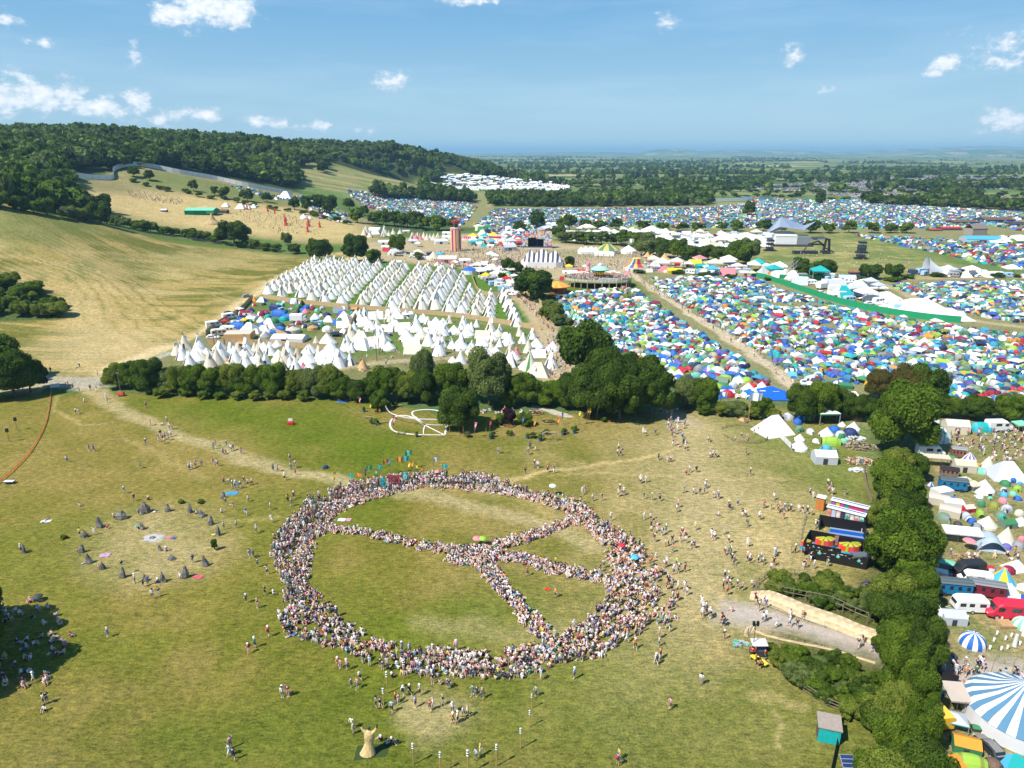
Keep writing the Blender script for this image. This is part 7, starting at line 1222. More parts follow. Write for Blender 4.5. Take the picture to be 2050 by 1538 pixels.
# blue canopy
t = T().add([(-5.2, 1.2, 1.6), (-3.6, 1.4, 2.2), (-1.9, -2.2, .5), (-3.2, -2.6, .4), (-5.2, 1.2, 1.2), (-3.2, -2.6, 0), (-1.9, -2.2, 0)], [(0, 3, 2, 1), (4, 5, 3, 0)], 0); t2 = T().add([(-1.6, 2.4, 1.8), (2.8, 2.8, 2.4), (6.6, -.8, 1.6), (6.2, -2.6, .2), (-1.0, -2.4, .2), (-1.6, -.6, 1.2), (2.4, .2, 2.0)], [(0, 5, 6, 1), (1, 6, 2), (5, 4, 3, 6), (6, 3, 2)], 0).box(-1.2, .2, 1.75, .3, .9, 1.85, 1)
kit('bt', 'blue_canopy', [('canopy', t2, 'nylon', [(.01, .12, .60), (.7, .7, .72)]), ('side_sheet', t, 'nylon', [(.01, .14, .62)]), ('marks', T().box(2.0, -.42, 1.87, 3.6, -.36, 2.0, 0), 'paint', [(.7, .8, .9)])], P(1530, 797), 0, (1,) * 3, 'large bright blue canopy at the lower edge of the main camp', 'canopy')
tent('gable', 1452, 790, 34, 'white', 'red', 0, 'white awning with a red strip beside the blue canopy', None, hs=.8)
for x, y, w in ((1745, 775, 26), (1790, 782, 30), (1820, 775, 22), (1850, 790, 22)): tent('ridge', x, y, w, 'orange', 'yellow', R.uniform(-.4, .4), 'bright orange tent behind the brownish trees', 'orange tents behind the trees')
tent('canopy', 1860, 758, 30, 'yellow', 'orange', .3, 'yellow orange sail behind the right-hand trees', None); tent('wedge', 1700, 815, 60, 'white', None, .1, 'white tarp glimpsed through the trees', None)
# ---------------------------------------------------------------- small camp in the corner of the meadow
camp('o,285,190,80,tan d,205,160,50,teal,palegrey d,335,165,40,pink d,400,170,50,sky d,560,185,80,palegrey,grey d,640,190,76,blue,sky d,690,188,60,lime d,620,215,64,blue g,760,170,150,yellow,cream,.05 g,790,205,130,white,green,.05 b,900,230,50,white,grey b,970,255,88,white d,850,265,76,blue b,800,290,92,white d,950,285,92,navy d,890,298,78,palegrey,green d,630,260,66,greygreen,green d,700,275,62,palegrey,white b,630,375,108,white b,632,320,70,white d,735,332,46,white u,830,345,110,lime d,910,335,56,mint d,800,378,62,sky d,850,388,50,greygreen,green f,785,455,134,white,palegrey,-.1', 1400, 780, 3.154, 'in the small meadow camp', 'tents of the small meadow camp')
o = tent('wedge', 1547, 866, 62, 'white', None, .35, 'very large white tent beside the banner fence', None, hs=1.1)
for x, y in ((1690, 836), (1715, 842)): kit('shed', 'wooden_shed', [('walls', T().box(-.9, -.9, 0, .9, .9, 2.0, 0), 'wood', [(.22, .15, .1)]), ('roof', T().add([(-1, -1, 2.0), (1, -1, 2.0), (1, 1, 2.5), (-1, 1, 2.5), (-1, -1, 1.9), (1, -1, 1.9), (1, 1, 2.4), (-1, 1, 2.4)], [(0, 1, 2, 3), (4, 5, 1, 0), (5, 6, 2, 1), (6, 7, 3, 2), (7, 4, 0, 3)], 0), 'wood', [(.28, .24, .2)])], P(x, y), .1, (1.1,) * 3, 'small wooden privy shed behind the meadow camp', 'shed', 'privy sheds behind the meadow camp')
rope_fence('banner_fence', [(1548, 868), (1565, 882), (1586, 904)], 1.6, 1.9, (.3, .2, .12), 'row of white banners running down from the large white tent', (.15, .95), .04, clothc=(.72, .72, .74))
rope_fence('wattle_ring', [(1445, 860), (1475, 853), (1508, 857), (1535, 872), (1530, 885), (1495, 888), (1460, 880), (1447, 868)], .7, 1.6, (.2, .14, .09), 'low wattle ring of branches beside the large white tent', (.3, .6, .9), .05); rope_fence('picket_fence', [(1436, 820), (1470, 832), (1495, 848)], 1.2, 1.2, (.25, .18, .12), 'short brown paling fence left of the tan tent', (.1, .9), .04, clothc=(.26, .2, .13))
flag(1498, 845, 7.5, 'white', 'pennant', 'white flag on a tall pole behind the tan tent', None); flag(1441, 818, 4.5, 'white', 'pennant', 'white flag on a short pole at the paling fence', None)
def heap(px, py, r, cols, label, n_=60, name='rubbish_heap', mat='wood'):
    t = T()
    for k in range(n_): a_ = R.random() * 6.28; q = r * math.sqrt(R.random()); x, y = q * math.cos(a_) * 1.5, q * math.sin(a_); z = max(0, (1 - q / r)) * r * .35; s = R.uniform(.12, .4); t.box(x - s, y - s * .4, z, x + s, y + s * .4, z + R.uniform(.08, .3), R.randrange(len(cols)), rz=R.random() * 3, cx=x, cy=y)
    return tag(t_obj(name, t, cols, mat, loc=P(px, py)), label, 'heap')
heap(1722, 895, 2.6, [(.2, .14, .09), (.3, .22, .15), (.12, .1, .08), (.4, .35, .28)], 'heap of firewood and scrap below the meadow camp', 130); heap(1720, 925, 2.2, [(.3, .22, .15), (.55, .5, .45), (.65, .3, .2), (.2, .15, .1)], 'heap of rubbish with pink and brown scraps', 90)
heap(1714, 880, 1.6, [(.7, .7, .72), (.6, .62, .66)], 'pile of white bags above the firewood heap', 50, 'bag_pile', 'nylon'); heap(1716, 942, 1.2, [(.72, .72, .74), (.6, .6, .62)], 'pile of white bags below the rubbish heap', 40, 'bag_pile', 'nylon'); sheet(1722, 923, 1.4, 1.0, (.03, .25, .5), 'blue plastic sheet on the rubbish heap', .2)
rope_fence('barrier_fence', [(1728, 935), (1734, 975), (1746, 1015)], 1.0, 1.6, (.22, .17, .1), 'thin brown fence at the foot of the tree belt', (0.05, 1), .03, clothc=(.3, .24, .15))
xs, ys = pts_in(wpoly([(1452, 865), (1530, 862), (1528, 885), (1456, 880)]), 2.2, .5); k = NR.rand(len(xs)) < .5
for x, y in list(zip(xs[k], ys[k]))[:12]: person(0, 0, R.choice(('sit', 'cross', 'stand')), label='inside the wattle ring', group='people in the wattle ring', world=(x, y, 0))
# ---------------------------------------------------------------- toilets and black enclosure
def frame(p0, p1):  # local frame: x from p0 to p1 (photo pixels)
    a, b = P(*p0), P(*p1); return a, math.atan2(b[1] - a[1], b[0] - a[0]), math.hypot(b[0] - a[0], b[1] - a[1])
a, rz, L = frame((1650, 1048), (1724, 1068)); 
DC = [(.62, .28, .14), (.42, .48, .55), (.62, .42, .4), (.04, .04, .05), (.35, .5, .45), (.55, .45, .4), (.6, .5, .5), (.45, .68, .6), (.25, .1, .35), (.7, .45, .02), (.55, .05, .25), (.02, .3, .22), (.62, .04, .14), (.62, .05, .16), (.6, .04, .12)]
n_ = 8; w_ = L / n_; ba = T(); dr = T(); rf = T(); st = T(); mr = T()
ba.box(0, .8, .9, L, 1.9, 2.9, 0); ba.box(0, 4.0, .9, L, 5.1, 2.9, 0)
for k in range(n_): dr.box(k * w_ + .06, .72, .95, (k + 1) * w_ - .06, .8, 2.75, k if k < 8 else 0); dr.box(k * w_ + .06, 3.92, .95, (k + 1) * w_ - .06, 4.0, 2.75, 8 + k % 7)
for k in (0, 2, 4, 5, 6, 7): mr.lathe([(.3, 0), (.05, .01)], 8, k % 3); v = mr.v[-16:]; mr.v[-16:] = [(k * w_ + w_ / 2 + x, .70 - z * 2, 1.9 + y * 1.3) for x, y, z in v]
for y0 in (.5, 3.7): rf.add([(-.15, y0, 3.0), (L + .15, y0, 3.0), (L + .15, y0 + 1.9, 2.8), (-.15, y0 + 1.9, 2.8), (-.15, y0, 2.9), (L + .15, y0, 2.9), (L + .15, y0 + 1.9, 2.7), (-.15, y0 + 1.9, 2.7)], [(0, 1, 2, 3), (4, 5, 1, 0), (5, 6, 2, 1), (7, 4, 0, 3)], 0)
for z_ in (.2, .42, .64, .86): st.box(0, .1, z_, L, .16, z_ + .08, 0)
for k in range(n_ + 1): st.box(k * w_ - .05, .05, 0, k * w_ + .05, .75, .9, 0)
st.box(0, .2, .84, L, .75, .9, 0); st.box(0, 3.2, .84, L, 3.95, .9, 0)
kit('tlt', 'compost_toilet_block', [('cabins', ba, 'paint', [(.12, .16, .3)]), ('doors', dr, 'paint', DC), ('door_art', mr, 'paint', [(.6, .15, .12), (.05, .25, .2), (.7, .6, .5)]), ('roof', rf, 'paint', [(.80, .80, .80)]), ('white_steps', st, 'paint', [(.72, .7, .68)])], a, rz, (1,) * 3, 'two rows of toilet cabins with painted doors and white roofs', 'toilets')
a, rz, L = frame((1632, 1020), (1648, 1024)); kit('oh', 'orange_hut', [('walls', T().box(0, 0, 0, L, 1.4, 2.4, 0).box(.08, -.04, .1, L / 2 - .05, 0, 2.2, 1).box(L / 2 + .05, -.04, .1, L - .08, 0, 2.2, 1), 'wood', [(.42, .15, .03), (.5, .18, .04)]), ('roof', T().add([(-.1, -.2, 2.6), (L + .1, -.2, 2.6), (L + .1, 1.6, 2.45), (-.1, 1.6, 2.45), (-.1, -.2, 2.5), (L + .1, -.2, 2.5), (L + .1, 1.6, 2.35), (-.1, 1.6, 2.35)], [(0, 1, 2, 3), (4, 5, 1, 0), (5, 6, 2, 1), (7, 4, 0, 3)], 0), 'paint', [(.8, .8, .8)])], a, rz, (1,) * 3, 'small orange wooden hut with white roof beside the toilets', 'hut')
def wallset(segs, h, th=.08):
    t = T()
    for s in segs:
        (x1, y1), (x2, y2) = s[0], s[1]; hh = s[2] if len(s) > 2 else h; a, b = P(x1, y1), P(x2, y2); d = math.atan2(b[1] - a[1], b[0] - a[0]); l = math.hypot(b[0] - a[0], b[1] - a[1]); o = len(t.v); t.box(0, -th / 2, 0, l, th / 2, hh, 0); ca, sa = math.cos(d), math.sin(d); t.v[o:] = [(a[0] - e0[0] + x * ca - y * sa, a[1] - e0[1] + x * sa + y * ca, z) for x, y, z in t.v[o:]]
    return t
e0 = P(1640, 1105)
def pt3(x, y): q = P(x, y); return (q[0] - e0[0], q[1] - e0[1])
WH_ = 2.1
blk = wallset([((1638, 1052), (1728, 1068)), ((1728, 1070), (1735, 1140)), ((1619, 1083), (1728, 1110 - 6)), ((1638, 1052), (1640, 1062)), ((1619, 1083), (1606, 1106)), ((1606, 1108), (1681, 1123)), ((1619, 1118), (1733, 1141))], WH_)
mk = T(); dots = T()
def on_wall(p1, p2, u, z, t, shape, c, s=.3, off=.06):
    a, b = P(*p1), P(*p2); d = np.array([b[0] - a[0], b[1] - a[1]]); l = np.linalg.norm(d); d /= l; nrm = np.array([d[1], -d[0]]); p = np.array([a[0] - e0[0], a[1] - e0[1]]) + d * l * u + nrm * off
    if shape == 'disc': v = [(p[0] + d[0] * s * math.cos(6.283 * k / 14), p[1] + d[1] * s * math.cos(6.283 * k / 14), z + s * math.sin(6.283 * k / 14)) for k in range(14)]; t.add(v, [tuple(range(14))], c)
    else: w, h = s if isinstance(s, tuple) else (s, s * .3); v = [(p[0] + d[0] * x, p[1] + d[1] * x, z + y) for x, y in ((-w, -h), (w, -h), (w, h), (-w, h))]; t.add(v, [(0, 1, 2, 3)], c)
W1, W2 = ((1606, 1108), (1681, 1123)), ((1619, 1118), (1733, 1141))
for wl, us in ((W1, (.27, .75)), (W2, (.17, .50, .86))):
    for u in us: on_wall(*wl, u, 1.35, mk, 'disc', 0, .27); on_wall(*wl, u, 1.72, mk, 'quad', 1, (.10, .1)); on_wall(*wl, u, 1.42, mk, 'disc', 3, .10, .075)
    for k in range(13): on_wall(*wl, .05 + .072 * k, R.uniform(.9, 1.8), mk, 'quad', R.choice((1, 2, 2, 4)), (R.uniform(.08, .28), R.uniform(.03, .06)))
rd = T()
def drum(px, py, rx, h, t, full=.62):
    q = pt3(px, py); n_ = 18
    for k in range(n_):
        a0, a1 = math.pi * (1.0 + 1.25 * (k / n_ - .1)), math.pi * (1.0 + 1.25 * ((k + 1) / n_ - .1)); c = (0, 0, 1, 0, 0, 0, 2, 0, 1)[k % 9]
        v = [(q[0] + rx * s * math.cos(a), q[1] + rx * .7 * s * math.sin(a), z) for a, s, z in ((a0, 1.22, 0), (a1, 1.22, 0), (a1, 1.02, .5), (a0, 1.02, .5), (a1, 1, h), (a0, 1, h), (a1, .15, h + .25), (a0, .15, h + .25))]
        t.add(v, [(0, 1, 2, 3), (3, 2, 4, 5), (5, 4, 6, 7)], [3, c, 2 if k % 3 else 4])
drum(1650, 1093, 1.55, 1.5, rd); drum(1699, 1104, 1.75, 1.5, rd); drum(1612, 1097, .8, 1.4, rd)
for px, py, w, d_, c in ((1650, 1112, 1.2, .6, 0), (1641, 1109, .8, .5, 2), (1662, 1115, .9, .5, 1)): q = pt3(px, py); rd.box(q[0] - w / 2, q[1] - d_ / 2, 0, q[0] + w / 2, q[1] + d_ / 2, 1.0, c)
bu = T(); q1, q2, q3, q4 = pt3(1658, 1082), pt3(1728, 1092), pt3(1726, 1072), pt3(1661, 1062)
bu.add([(*q1, .25), (*q2, .25), (*q3, .25), (*q4, .25), (*q1, 0), (*q2, 0), (*q3, 0), (*q4, 0)], [(0, 1, 2, 3), (4, 5, 1, 0), (5, 6, 2, 1), (6, 7, 3, 2), (7, 4, 0, 3)], 0)
for f_ in (.25, .75): 
    m1 = [(q1[i] * (1 - f_) + q4[i] * f_) for i in (0, 1)]; m2 = [(q2[i] * (1 - f_) + q3[i] * f_) for i in (0, 1)]; bu.add([(m1[0], m1[1] - .15, .9), (m2[0], m2[1] - .15, .9), (m2[0], m2[1] + .2, 1.0), (m1[0], m1[1] + .2, 1.0), (m1[0], m1[1] - .15, .25), (m2[0], m2[1] - .15, .25)], [(0, 1, 2, 3), (4, 5, 1, 0)], [1, 0])
kit('enc', 'painted_enclosure', [('black_walls', blk, 'paint', [(.012, .012, .014)]), ('wall_marks', mk, 'paint', [(.10, .50, .42), (.60, .42, .25), (.62, .62, .6), (.30, .66, .58), (.2, .12, .16)]), ('orange_drums', rd, 'paint', [(.72, .07, .015), (.65, .10, .28), (.30, .50, .03), (.01, .22, .38), (.45, .03, .02)]), ('blue_troughs', bu, 'paint', [(.015, .12, .45), (.2, .25, .35)]), ('grey_shelf', T().box(*pt3(1707, 1139), 1.9, pt3(1733, 1133)[0], pt3(1733, 1133)[1] + .5, 2.2, 0), 'metal', [(.3, .3, .3)]), ('poster', T().box(pt3(1668, 1096)[0], pt3(1668, 1096)[1] - .05, .4, pt3(1676, 1096)[0], pt3(1668, 1096)[1], 2.2, 0).box(pt3(1669, 1096)[0], pt3(1668, 1096)[1] - .08, 1.0, pt3(1675, 1096)[0], pt3(1668, 1096)[1] - .05, 1.7, 1), 'paint', [(.55, .2, .1), (.2, .25, .5)])], e0, 0, (1,) * 3, 'open black walled enclosure with orange, pink and lime drums inside', 'enclosure')
rope_fence('low_fence', [(1612, 1035), (1604, 1065), (1600, 1100)], 1.0, 1.8, (.3, .26, .2), 'low fence at the left side of the black enclosure', (.5, .95), .04)
# ---------------------------------------------------------------- stone wall, road edges, rustic fences
def terrace(name, bot, h0, th, c, label, hs=None, pal=None, sw=.16):
    pw = wpoly(smooth(bot)); n_ = len(pw); rg = []
    for i in range(n_):
        a = np.array(pw[max(i - 1, 0)]); b = np.array(pw[min(i + 1, n_ - 1)]); d = (b - a) / (np.linalg.norm(b - a) + 1e-9); q = np.array([-d[1], d[0]]); p = np.array(pw[i]); h = h0 * (hs(i / (n_ - 1)) if hs else 1)
        rows = [(0, -.05)] + [(sw * k + .03 * ((i * 5 + k * 3) % 4), h * k / 5 + .02 * ((i * 7 + k) % 3)) for k in range(1, 6)] + [(sw * 5 + th, h), (sw * 5 + th, -.05)]
        rg.append([(p[0] + q[0] * o, p[1] + q[1] * o, z) for o, z in rows])
    t = T().rings(rg, lambda b, k: (b * 3 + k * 5 + (b * k) % 2) % 3); return tag(t_obj(name, t, pal or [(.52, .40, .24), (.60, .48, .30), (.44, .34, .21)], 'stone'), label, 'wall')
terrace('dry_stone_wall', [(1500, 1200), (1530, 1208), (1560, 1218), (1604, 1237), (1670, 1260), (1717, 1280), (1768, 1298), (1810, 1312)], 1.55, .5, None, 'long curving wall of pale yellow stone beside the road', lambda u: .35 + .65 * min(1, u * 6))
terrace('low_stone_kerb', [(1503, 1262), (1540, 1276), (1600, 1290), (1660, 1302), (1752, 1330)], .22, .12, None, 'low pale stone kerb along the lower road edge', sw=.02); terrace('stone_wall_end', [(1498, 1276), (1502, 1268), (1512, 1264)], .6, .3, None, 'rounded pale stone wall end by the first aid post', sw=.06)
gf2 = 'rustic pole fences beside the road'
rope_fence('rustic_fence', [(1513, 1192), (1513, 1176), (1530, 1160), (1560, 1152), (1600, 1154), (1640, 1164)], 1.15, 1.7, WD, 'rustic pole fence curving round the upper shrub bank', (.45, .95), .055, group=gf2)
rope_fence('rustic_fence', [(1513, 1186), (1560, 1196), (1620, 1208), (1660, 1216), (1710, 1240), (1755, 1258)], 1.9, 1.7, WD, 'rustic pole fence along the top of the pale stone wall', (.6, .97), .06, group=gf2)
rope_fence('rustic_fence', [(1520, 1212), (1560, 1226), (1620, 1248), (1680, 1268)], .9, 2.2, (.5, .42, .3), 'low pale rail fence at the foot of the stone wall', (.5, .95), .04, group=gf2)
rope_fence('rustic_fence', [(1541, 1322), (1560, 1345), (1590, 1372), (1640, 1405), (1672, 1422), (1718, 1436)], 1.2, 1.5, WD, 'rustic pole fence below the lower shrub bank', (.25, .6, .95), .06, group=gf2)
rope_fence('rustic_fence', [(1545, 1268), (1580, 1278), (1620, 1288), (1665, 1302)], .8, 2.0, (.3, .25, .18), 'low pole fence between road and lower shrub bank', (.9,), .045, group=gf2)
rope_fence('board_fence', [(1683, 1440), (1676, 1480), (1668, 1520), (1655, 1580)], 1.1, 1.8, (.08, .065, .05), 'dark thin board fence running down to the frame edge', (0.05, 1), .04, clothc=(.13, .10, .07))
a = P(1656, 1478); kit('booth', 'teal_booth', [('walls', T().box(-1.1, -.8, 0, 1.1, .9, 2.0, 1).box(-1.12, -.84, .05, 1.12, -.8, 1.95, 0), 'wood', [(.01, .38, .38), (.12, .09, .06)]), ('roof', T().add([(-1.25, -.95, 2.05), (1.25, -.95, 2.05), (1.25, 1.25, 2.35), (-1.25, 1.25, 2.35), (-1.25, -.95, 1.95), (1.25, -.95, 1.95), (1.25, 1.25, 2.25), (-1.25, 1.25, 2.25)], [(0, 1, 2, 3), (4, 5, 1, 0), (5, 6, 2, 1), (6, 7, 3, 2), (7, 4, 0, 3)], 0), 'wood', [(.30, .25, .21)]), ('steps', T().box(-.5, 1.0, 0, .9, 1.9, .5, 0), 'wood', [(.3, .27, .23)])], a, -.30, (1,) * 3, 'teal fronted wooden booth with brown roof beside the rustic fence', 'booth')
sp_ = T().add([(-.75, -.6, .35), (.75, -.6, .35), (.75, .7, .95), (-.75, .7, .95), (-.75, -.6, .3), (.75, -.6, .3), (.75, .7, .9), (-.75, .7, .9)], [(0, 1, 2, 3), (4, 5, 1, 0), (5, 6, 2, 1), (7, 4, 0, 3)], 0); cl_ = T()
for i in range(3):
    for j in range(1): cl_.add([(-.68, -.54 + i * .42, .385 + (i * .42) * .46), (.68, -.54 + i * .42, .385 + (i * .42) * .46), (.68, -.18 + i * .42, .385 + (i * .42 + .36) * .46), (-.68, -.18 + i * .42, .385 + (i * .42 + .36) * .46)], [(0, 1, 2, 3)], 0)
kit('sol', 'solar_panel', [('frame', sp_, 'metal', [(.6, .6, .62)]), ('cells', cl_, 'glass', [(.02, .04, .12)]), ('legs', T().box(-.6, .5, 0, -.52, .58, .8, 0).box(.52, .5, 0, .6, .58, .8, 0), 'metal', [(.4, .4, .4)])], P(1696, 1534), -.05, (.95,) * 3, 'tilted dark blue solar panel near the bottom edge', 'solar panel')
kit('faid', 'first_aid_post', [('roof', T().add([(-.9, -.5, 1.8), (1.1, -.5, 1.8), (1.1, .8, 2.0), (-.9, .8, 2.0), (-.9, -.5, 1.75), (1.1, -.5, 1.75)], [(0, 1, 2, 3), (4, 5, 1, 0)], 0), 'canvas', [(.62, .6, .58)]), ('counter', T().box(-.9, -.4, 0, 1.1, .6, .9, 0).box(-1.0, -.45, .9, -.4, -.1, 1.6, 1), 'paint', [(.05, .05, .06), (.7, .16, .04)]), ('mast', T().tube([(-.6, .2, 0), (-.6, .2, 4.6)], .05, 6, 0), 'metal', [(.2, .2, .2)]), ('lamps', T().box(-1.0, .05, 4.4, -.7, .35, 4.7, 0).box(-.5, .05, 4.4, -.2, .35, 4.7, 0).box(-1.0, .05, 4.75, -.7, .35, 5.0, 0).box(-.5, .05, 4.75, -.2, .35, 5.0, 0), 'metal', [(.05, .05, .05)])], P(1516, 1312), 0, (1,) * 3, 'small roofed aid post with a tall lamp mast', 'aid post')
for x, y, c, l in ((1514, 1326, (.72, .62, .02), 'left'), (1524, 1330, (.75, .68, .05), 'right')): kit(('str', l), 'stretcher', [('bed', T().box(-.28, -.85, .45, .28, .85, .6, 0), 'cloth', [c]), ('wheels', T().box(-.25, -.7, 0, .25, -.55, .45, 0).box(-.25, .55, 0, .25, .7, .45, 0), 'metal', [(.1, .1, .1)])], P(x, y), .5, (1,) * 3, f'yellow wheeled stretcher, {l} of the two at the aid post', 'stretcher')
for x, y in ((1512, 1330), (1530, 1322), (1520, 1340), (1505, 1318)): person(x, y, 'stand', 'red', 'black', label='beside the yellow stretchers', group='aid workers by the stretchers')
heap(1484, 1292, .8, [(.3, .4, .38), (.1, .35, .22), (.4, .45, .45)], 'grey and green bundle on the grass beside the aid post', 26, 'tarp_bundle', 'nylon'); heap(1742, 1172, 1.1, [(.3, .3, .32), (.2, .2, .22)], 'grey benches piled under the tree belt', 22, 'bench_pile', 'metal')
# ---------------------------------------------------------------- right-hand camp, one by one
camp('d,185,122,56,sky d,290,135,60,palegrey d,370,135,56,sky f,470,225,220,cream,cream,-.2 u,730,215,200,teal,sky,-.15 d,690,215,70,orange d,1050,190,90,grey,orange g,1135,215,130,mint,,0 u,440,515,100,green,,-.9 B,612,520,150,white,purple o,800,590,150,cream d,700,575,60,orange w,985,690,320,white,palegrey,-.15 d,730,650,120,mint,palegrey f,550,620,200,canvas,canvas,-.2 O,218,780,70,blue,white b,570,760,130,cream b,755,840,220,white g,650,830,130,canvas,canvas,.2 c,330,880,180,white,,.3 c,300,960,190,cream,,-.5 c,440,1000,190,white,,-.3 d,455,950,110,blue,sky d,1060,740,90,blue d,985,775,110,green d,1110,830,100,lime d,1135,765,60,sky d,970,835,80,palegrey,navy d,972,885,80,sky d,1062,875,80,mint d,1110,925,80,blue,navy d,960,950,100,pink,grey d,1000,1040,130,palegrey,grey d,868,1000,110,olive d,722,905,80,white d,830,920,60,mint d,728,960,90,greygreen d,740,990,90,green u,730,1090,130,lime,,1.2 f,595,1040,120,cream,red,.2 c,410,1080,190,cream,,-.6 d,350,1130,150,greygreen,grey u,590,1120,140,palegrey,grey,1.4 d,650,1165,100,blue,navy b,795,1200,200,cream d,935,1105,130,greygreen,teal d,495,1170,60,red f,1005,1200,140,green,greygreen,.1 d,1130,1080,110,cream w,1130,1170,130,white,palegrey,.2 d,500,1190,90,charcoal d,690,1215,110,grey,navy o,985,1350,200,cream d,1000,1420,95,purple,blue d,1155,1340,90,pink d,1120,1410,120,grey g,320,1370,90,charcoal,charcoal,.2 c,555,750,120,cream', 1820, 820, 5.126, 'in the right-hand camp', 'tents of the right-hand camp')
camp('d,1252,330,165,red,palegrey d,1520,350,210,maroon,pink O,1430,500,400,yellow,sky w,1620,300,280,white,cream,.2 w,1490,680,330,white,white,-.1 f,650,1100,340,palegrey,palegrey,-.12 s,970,1460,380,blue,white s,1740,1190,300,mint,white d,1190,440,80,green w,1740,600,170,white,cream,.8 c,480,390,190,white,white,-.5 c,560,270,230,mint,grey,-.5 d,640,410,80,sky d,720,440,110,red w,1490,730,260,palegrey,sky,-.2 w,1720,760,150,blue,white', 1820, 1100, 7.691, 'in the lower right-hand camp', 'tents of the lower right-hand camp')
camp('f,345,660,110,blue,blue,.1 g,540,1050,230,palegrey,teal,-.35 f,665,1310,290,orange,green,-.35 f,800,1080,110,green,charcoal,-.2 w,490,1520,340,orange,orange,.2 u,705,1510,360,lime,olive,-.25 d,1000,1530,230,brown,charcoal w,1250,1500,300,teal,sky,-.15 m,1240,1020,0.1,white', 1820, 1280, 5.961, 'at the bottom right corner', 'tents at the bottom right corner')
bt_ = P(2040, 1442); o = kit('bigtop', 'striped_big_top', [('roof', T().lathe([(7.2, 2.1), (6.3, 2.9), (3.6, 4.2), (1.4, 5.6), (.1, 6.6)], 40, lambda b, k: k % 2, cap0=False), 'canvas', [(.80, .80, .79), (.10, .23, .36)]), ('side_wall', T().lathe([(7.3, 0), (7.05, 2.15)], 40, 0, cap0=False, cap1=False), 'canvas', [(.62, .62, .63)]), ('flag', T().tube([(0, 0, 6.5), (0, 0, 7.9)], .04, 4, 0).add([(0, 0, 7.9), (.5, .1, 7.7), (0, 0, 7.4)], [(0, 1, 2)], 1), 'cloth', [(.2, .2, .2), (.03, .2, .2)])], bt_, .08, (.8, .8, .84), 'big blue and white striped circus tent at the lower right', 'big top')
def flatroof(px, py, w, d, h, rz, c, c2, label, name='awning', slope=.15, mat='canvas', legs=True):
    t = T().add([(-w / 2, -d / 2, h), (w / 2, -d / 2, h), (w / 2, d / 2, h + slope * d), (-w / 2, d / 2, h + slope * d), (-w / 2, -d / 2, h - .2), (w / 2, -d / 2, h - .2), (0, -d * .1, h + slope * d * .2)], [(0, 1, 6), (1, 2, 6), (2, 3, 6), (3, 0, 6), (4, 5, 1, 0)], [0, 0, 0, 0, 1]); p = T()
    for x in (-w / 2, -w / 6, w / 6, w / 2): p.tube([(x, -d / 2, 0), (x, -d / 2, h)], .04, 5, 0)
    for x in (-w / 2, w / 2): p.tube([(x, d / 2, 0), (x, d / 2, h + slope * d)], .04, 5, 0)
    return kit((name, px), name, [('roof', t, mat, [c, c2]), ('poles', p, 'metal', [(.2, .2, .2)])], P(px, py), rz, (1,) * 3, label, 'awning')
flatroof(1922, 1085, 5.8, 2.4, 2.0, -.22, (.80, .80, .79), (.6, .6, .6), 'long flat white awning over a stall in the right-hand camp'); flatroof(1908, 1415, 2.4, 2.9, 2.0, -.12, (.52, .44, .37), (.4, .33, .28), 'flat beige awning left of the big top'); flatroof(1869, 932, 5.6, 1.9, 2.0, -.2, (.62, .54, .43), (.4, .3, .2), 'long cream awning beside the tree belt', slope=.1)
kit('hst', 'arched_shelter', [('roof', T().rings([[(-2.3 + 4.6 * k / 12, y, .1 + 2.2 * math.sin(math.pi * k / 12) * s) for k in range(13)] for y, s in ((-2.0, .82), (-1.0, 1.0), (1.0, 1.0), (2.0, .82))], 0, False, False), 'nylon', [(.38, .46, .53)]), ('legs', T().tube([(-2.3, -2, 0), (-1.6, -1.4, 1.4)], .08, 5, 0).tube([(2.3, -2, 0), (1.6, -1.4, 1.4)], .08, 5, 0), 'metal', [(.5, .5, .52)])], P(1979, 1095), -.3, (1,) * 3, 'grey blue arched event shelter open at the front', 'shelter')
o = kit('polytunnel', 'patched_dome_marquee', [('cover', T().rings([[(-3.2 + 6.4 * i / 6, 2.6 * math.cos(math.pi * k / 12) * s, 3.2 * math.sin(math.pi * k / 12) * s) for k in range(13)] for i, s in ((0, .55), (1, .85), (2, 1), (3, 1.02), (4, 1), (5, .85), (6, .5))], lambda b, k: 1 if (b * 5 + k * 3) % 11 == 0 else 2 if (b + k * 2) % 13 == 4 else 0, False, False), 'canvas', [(.74, .76, .74), (.25, .58, .45), (.12, .25, .45)]), ('hoops', T().tube([(-1.4, 2.68 * math.cos(math.pi * k / 10), 3.28 * math.sin(math.pi * k / 10)) for k in range(11)], .05, 4, 0).tube([(1.4, 2.68 * math.cos(math.pi * k / 10), 3.28 * math.sin(math.pi * k / 10)) for k in range(11)], .05, 4, 0), 'metal', [(.05, .1, .1)])], P(1868, 880), -.25, (1,) * 3, 'large white dome marquee with green and blue patches', 'marquee')
vehicle('van', 1860, 912, -.1, 'white', 'white camper with dark lower band by the patched marquee', None); vehicle('van', 1996, 862, .05, 'white', 'white motorhome at the top of the right-hand camp', None, 1.05)
vehicle('van', 1937, 1148, math.pi + .1, 'black', 'black van parked in the right-hand camp', None, .85); vehicle('van', 1950, 1168, math.pi - .25, 'white', 'white pop-top camper beside the dark red wagon', None, .8); vehicle('caravan', 1938, 1222, math.pi - .08, 'white', 'white caravan with blue and green painted sheet on its side', None, .88); vehicle('van', 2015, 1235, math.pi - .15, (.55, .02, .05), 'bright red van with roof panels at the right edge', None, 1.02); vehicle('caravan', 1862, 1230, 1.4, 'white', 'white caravan half hidden by the tree belt', None, .75)
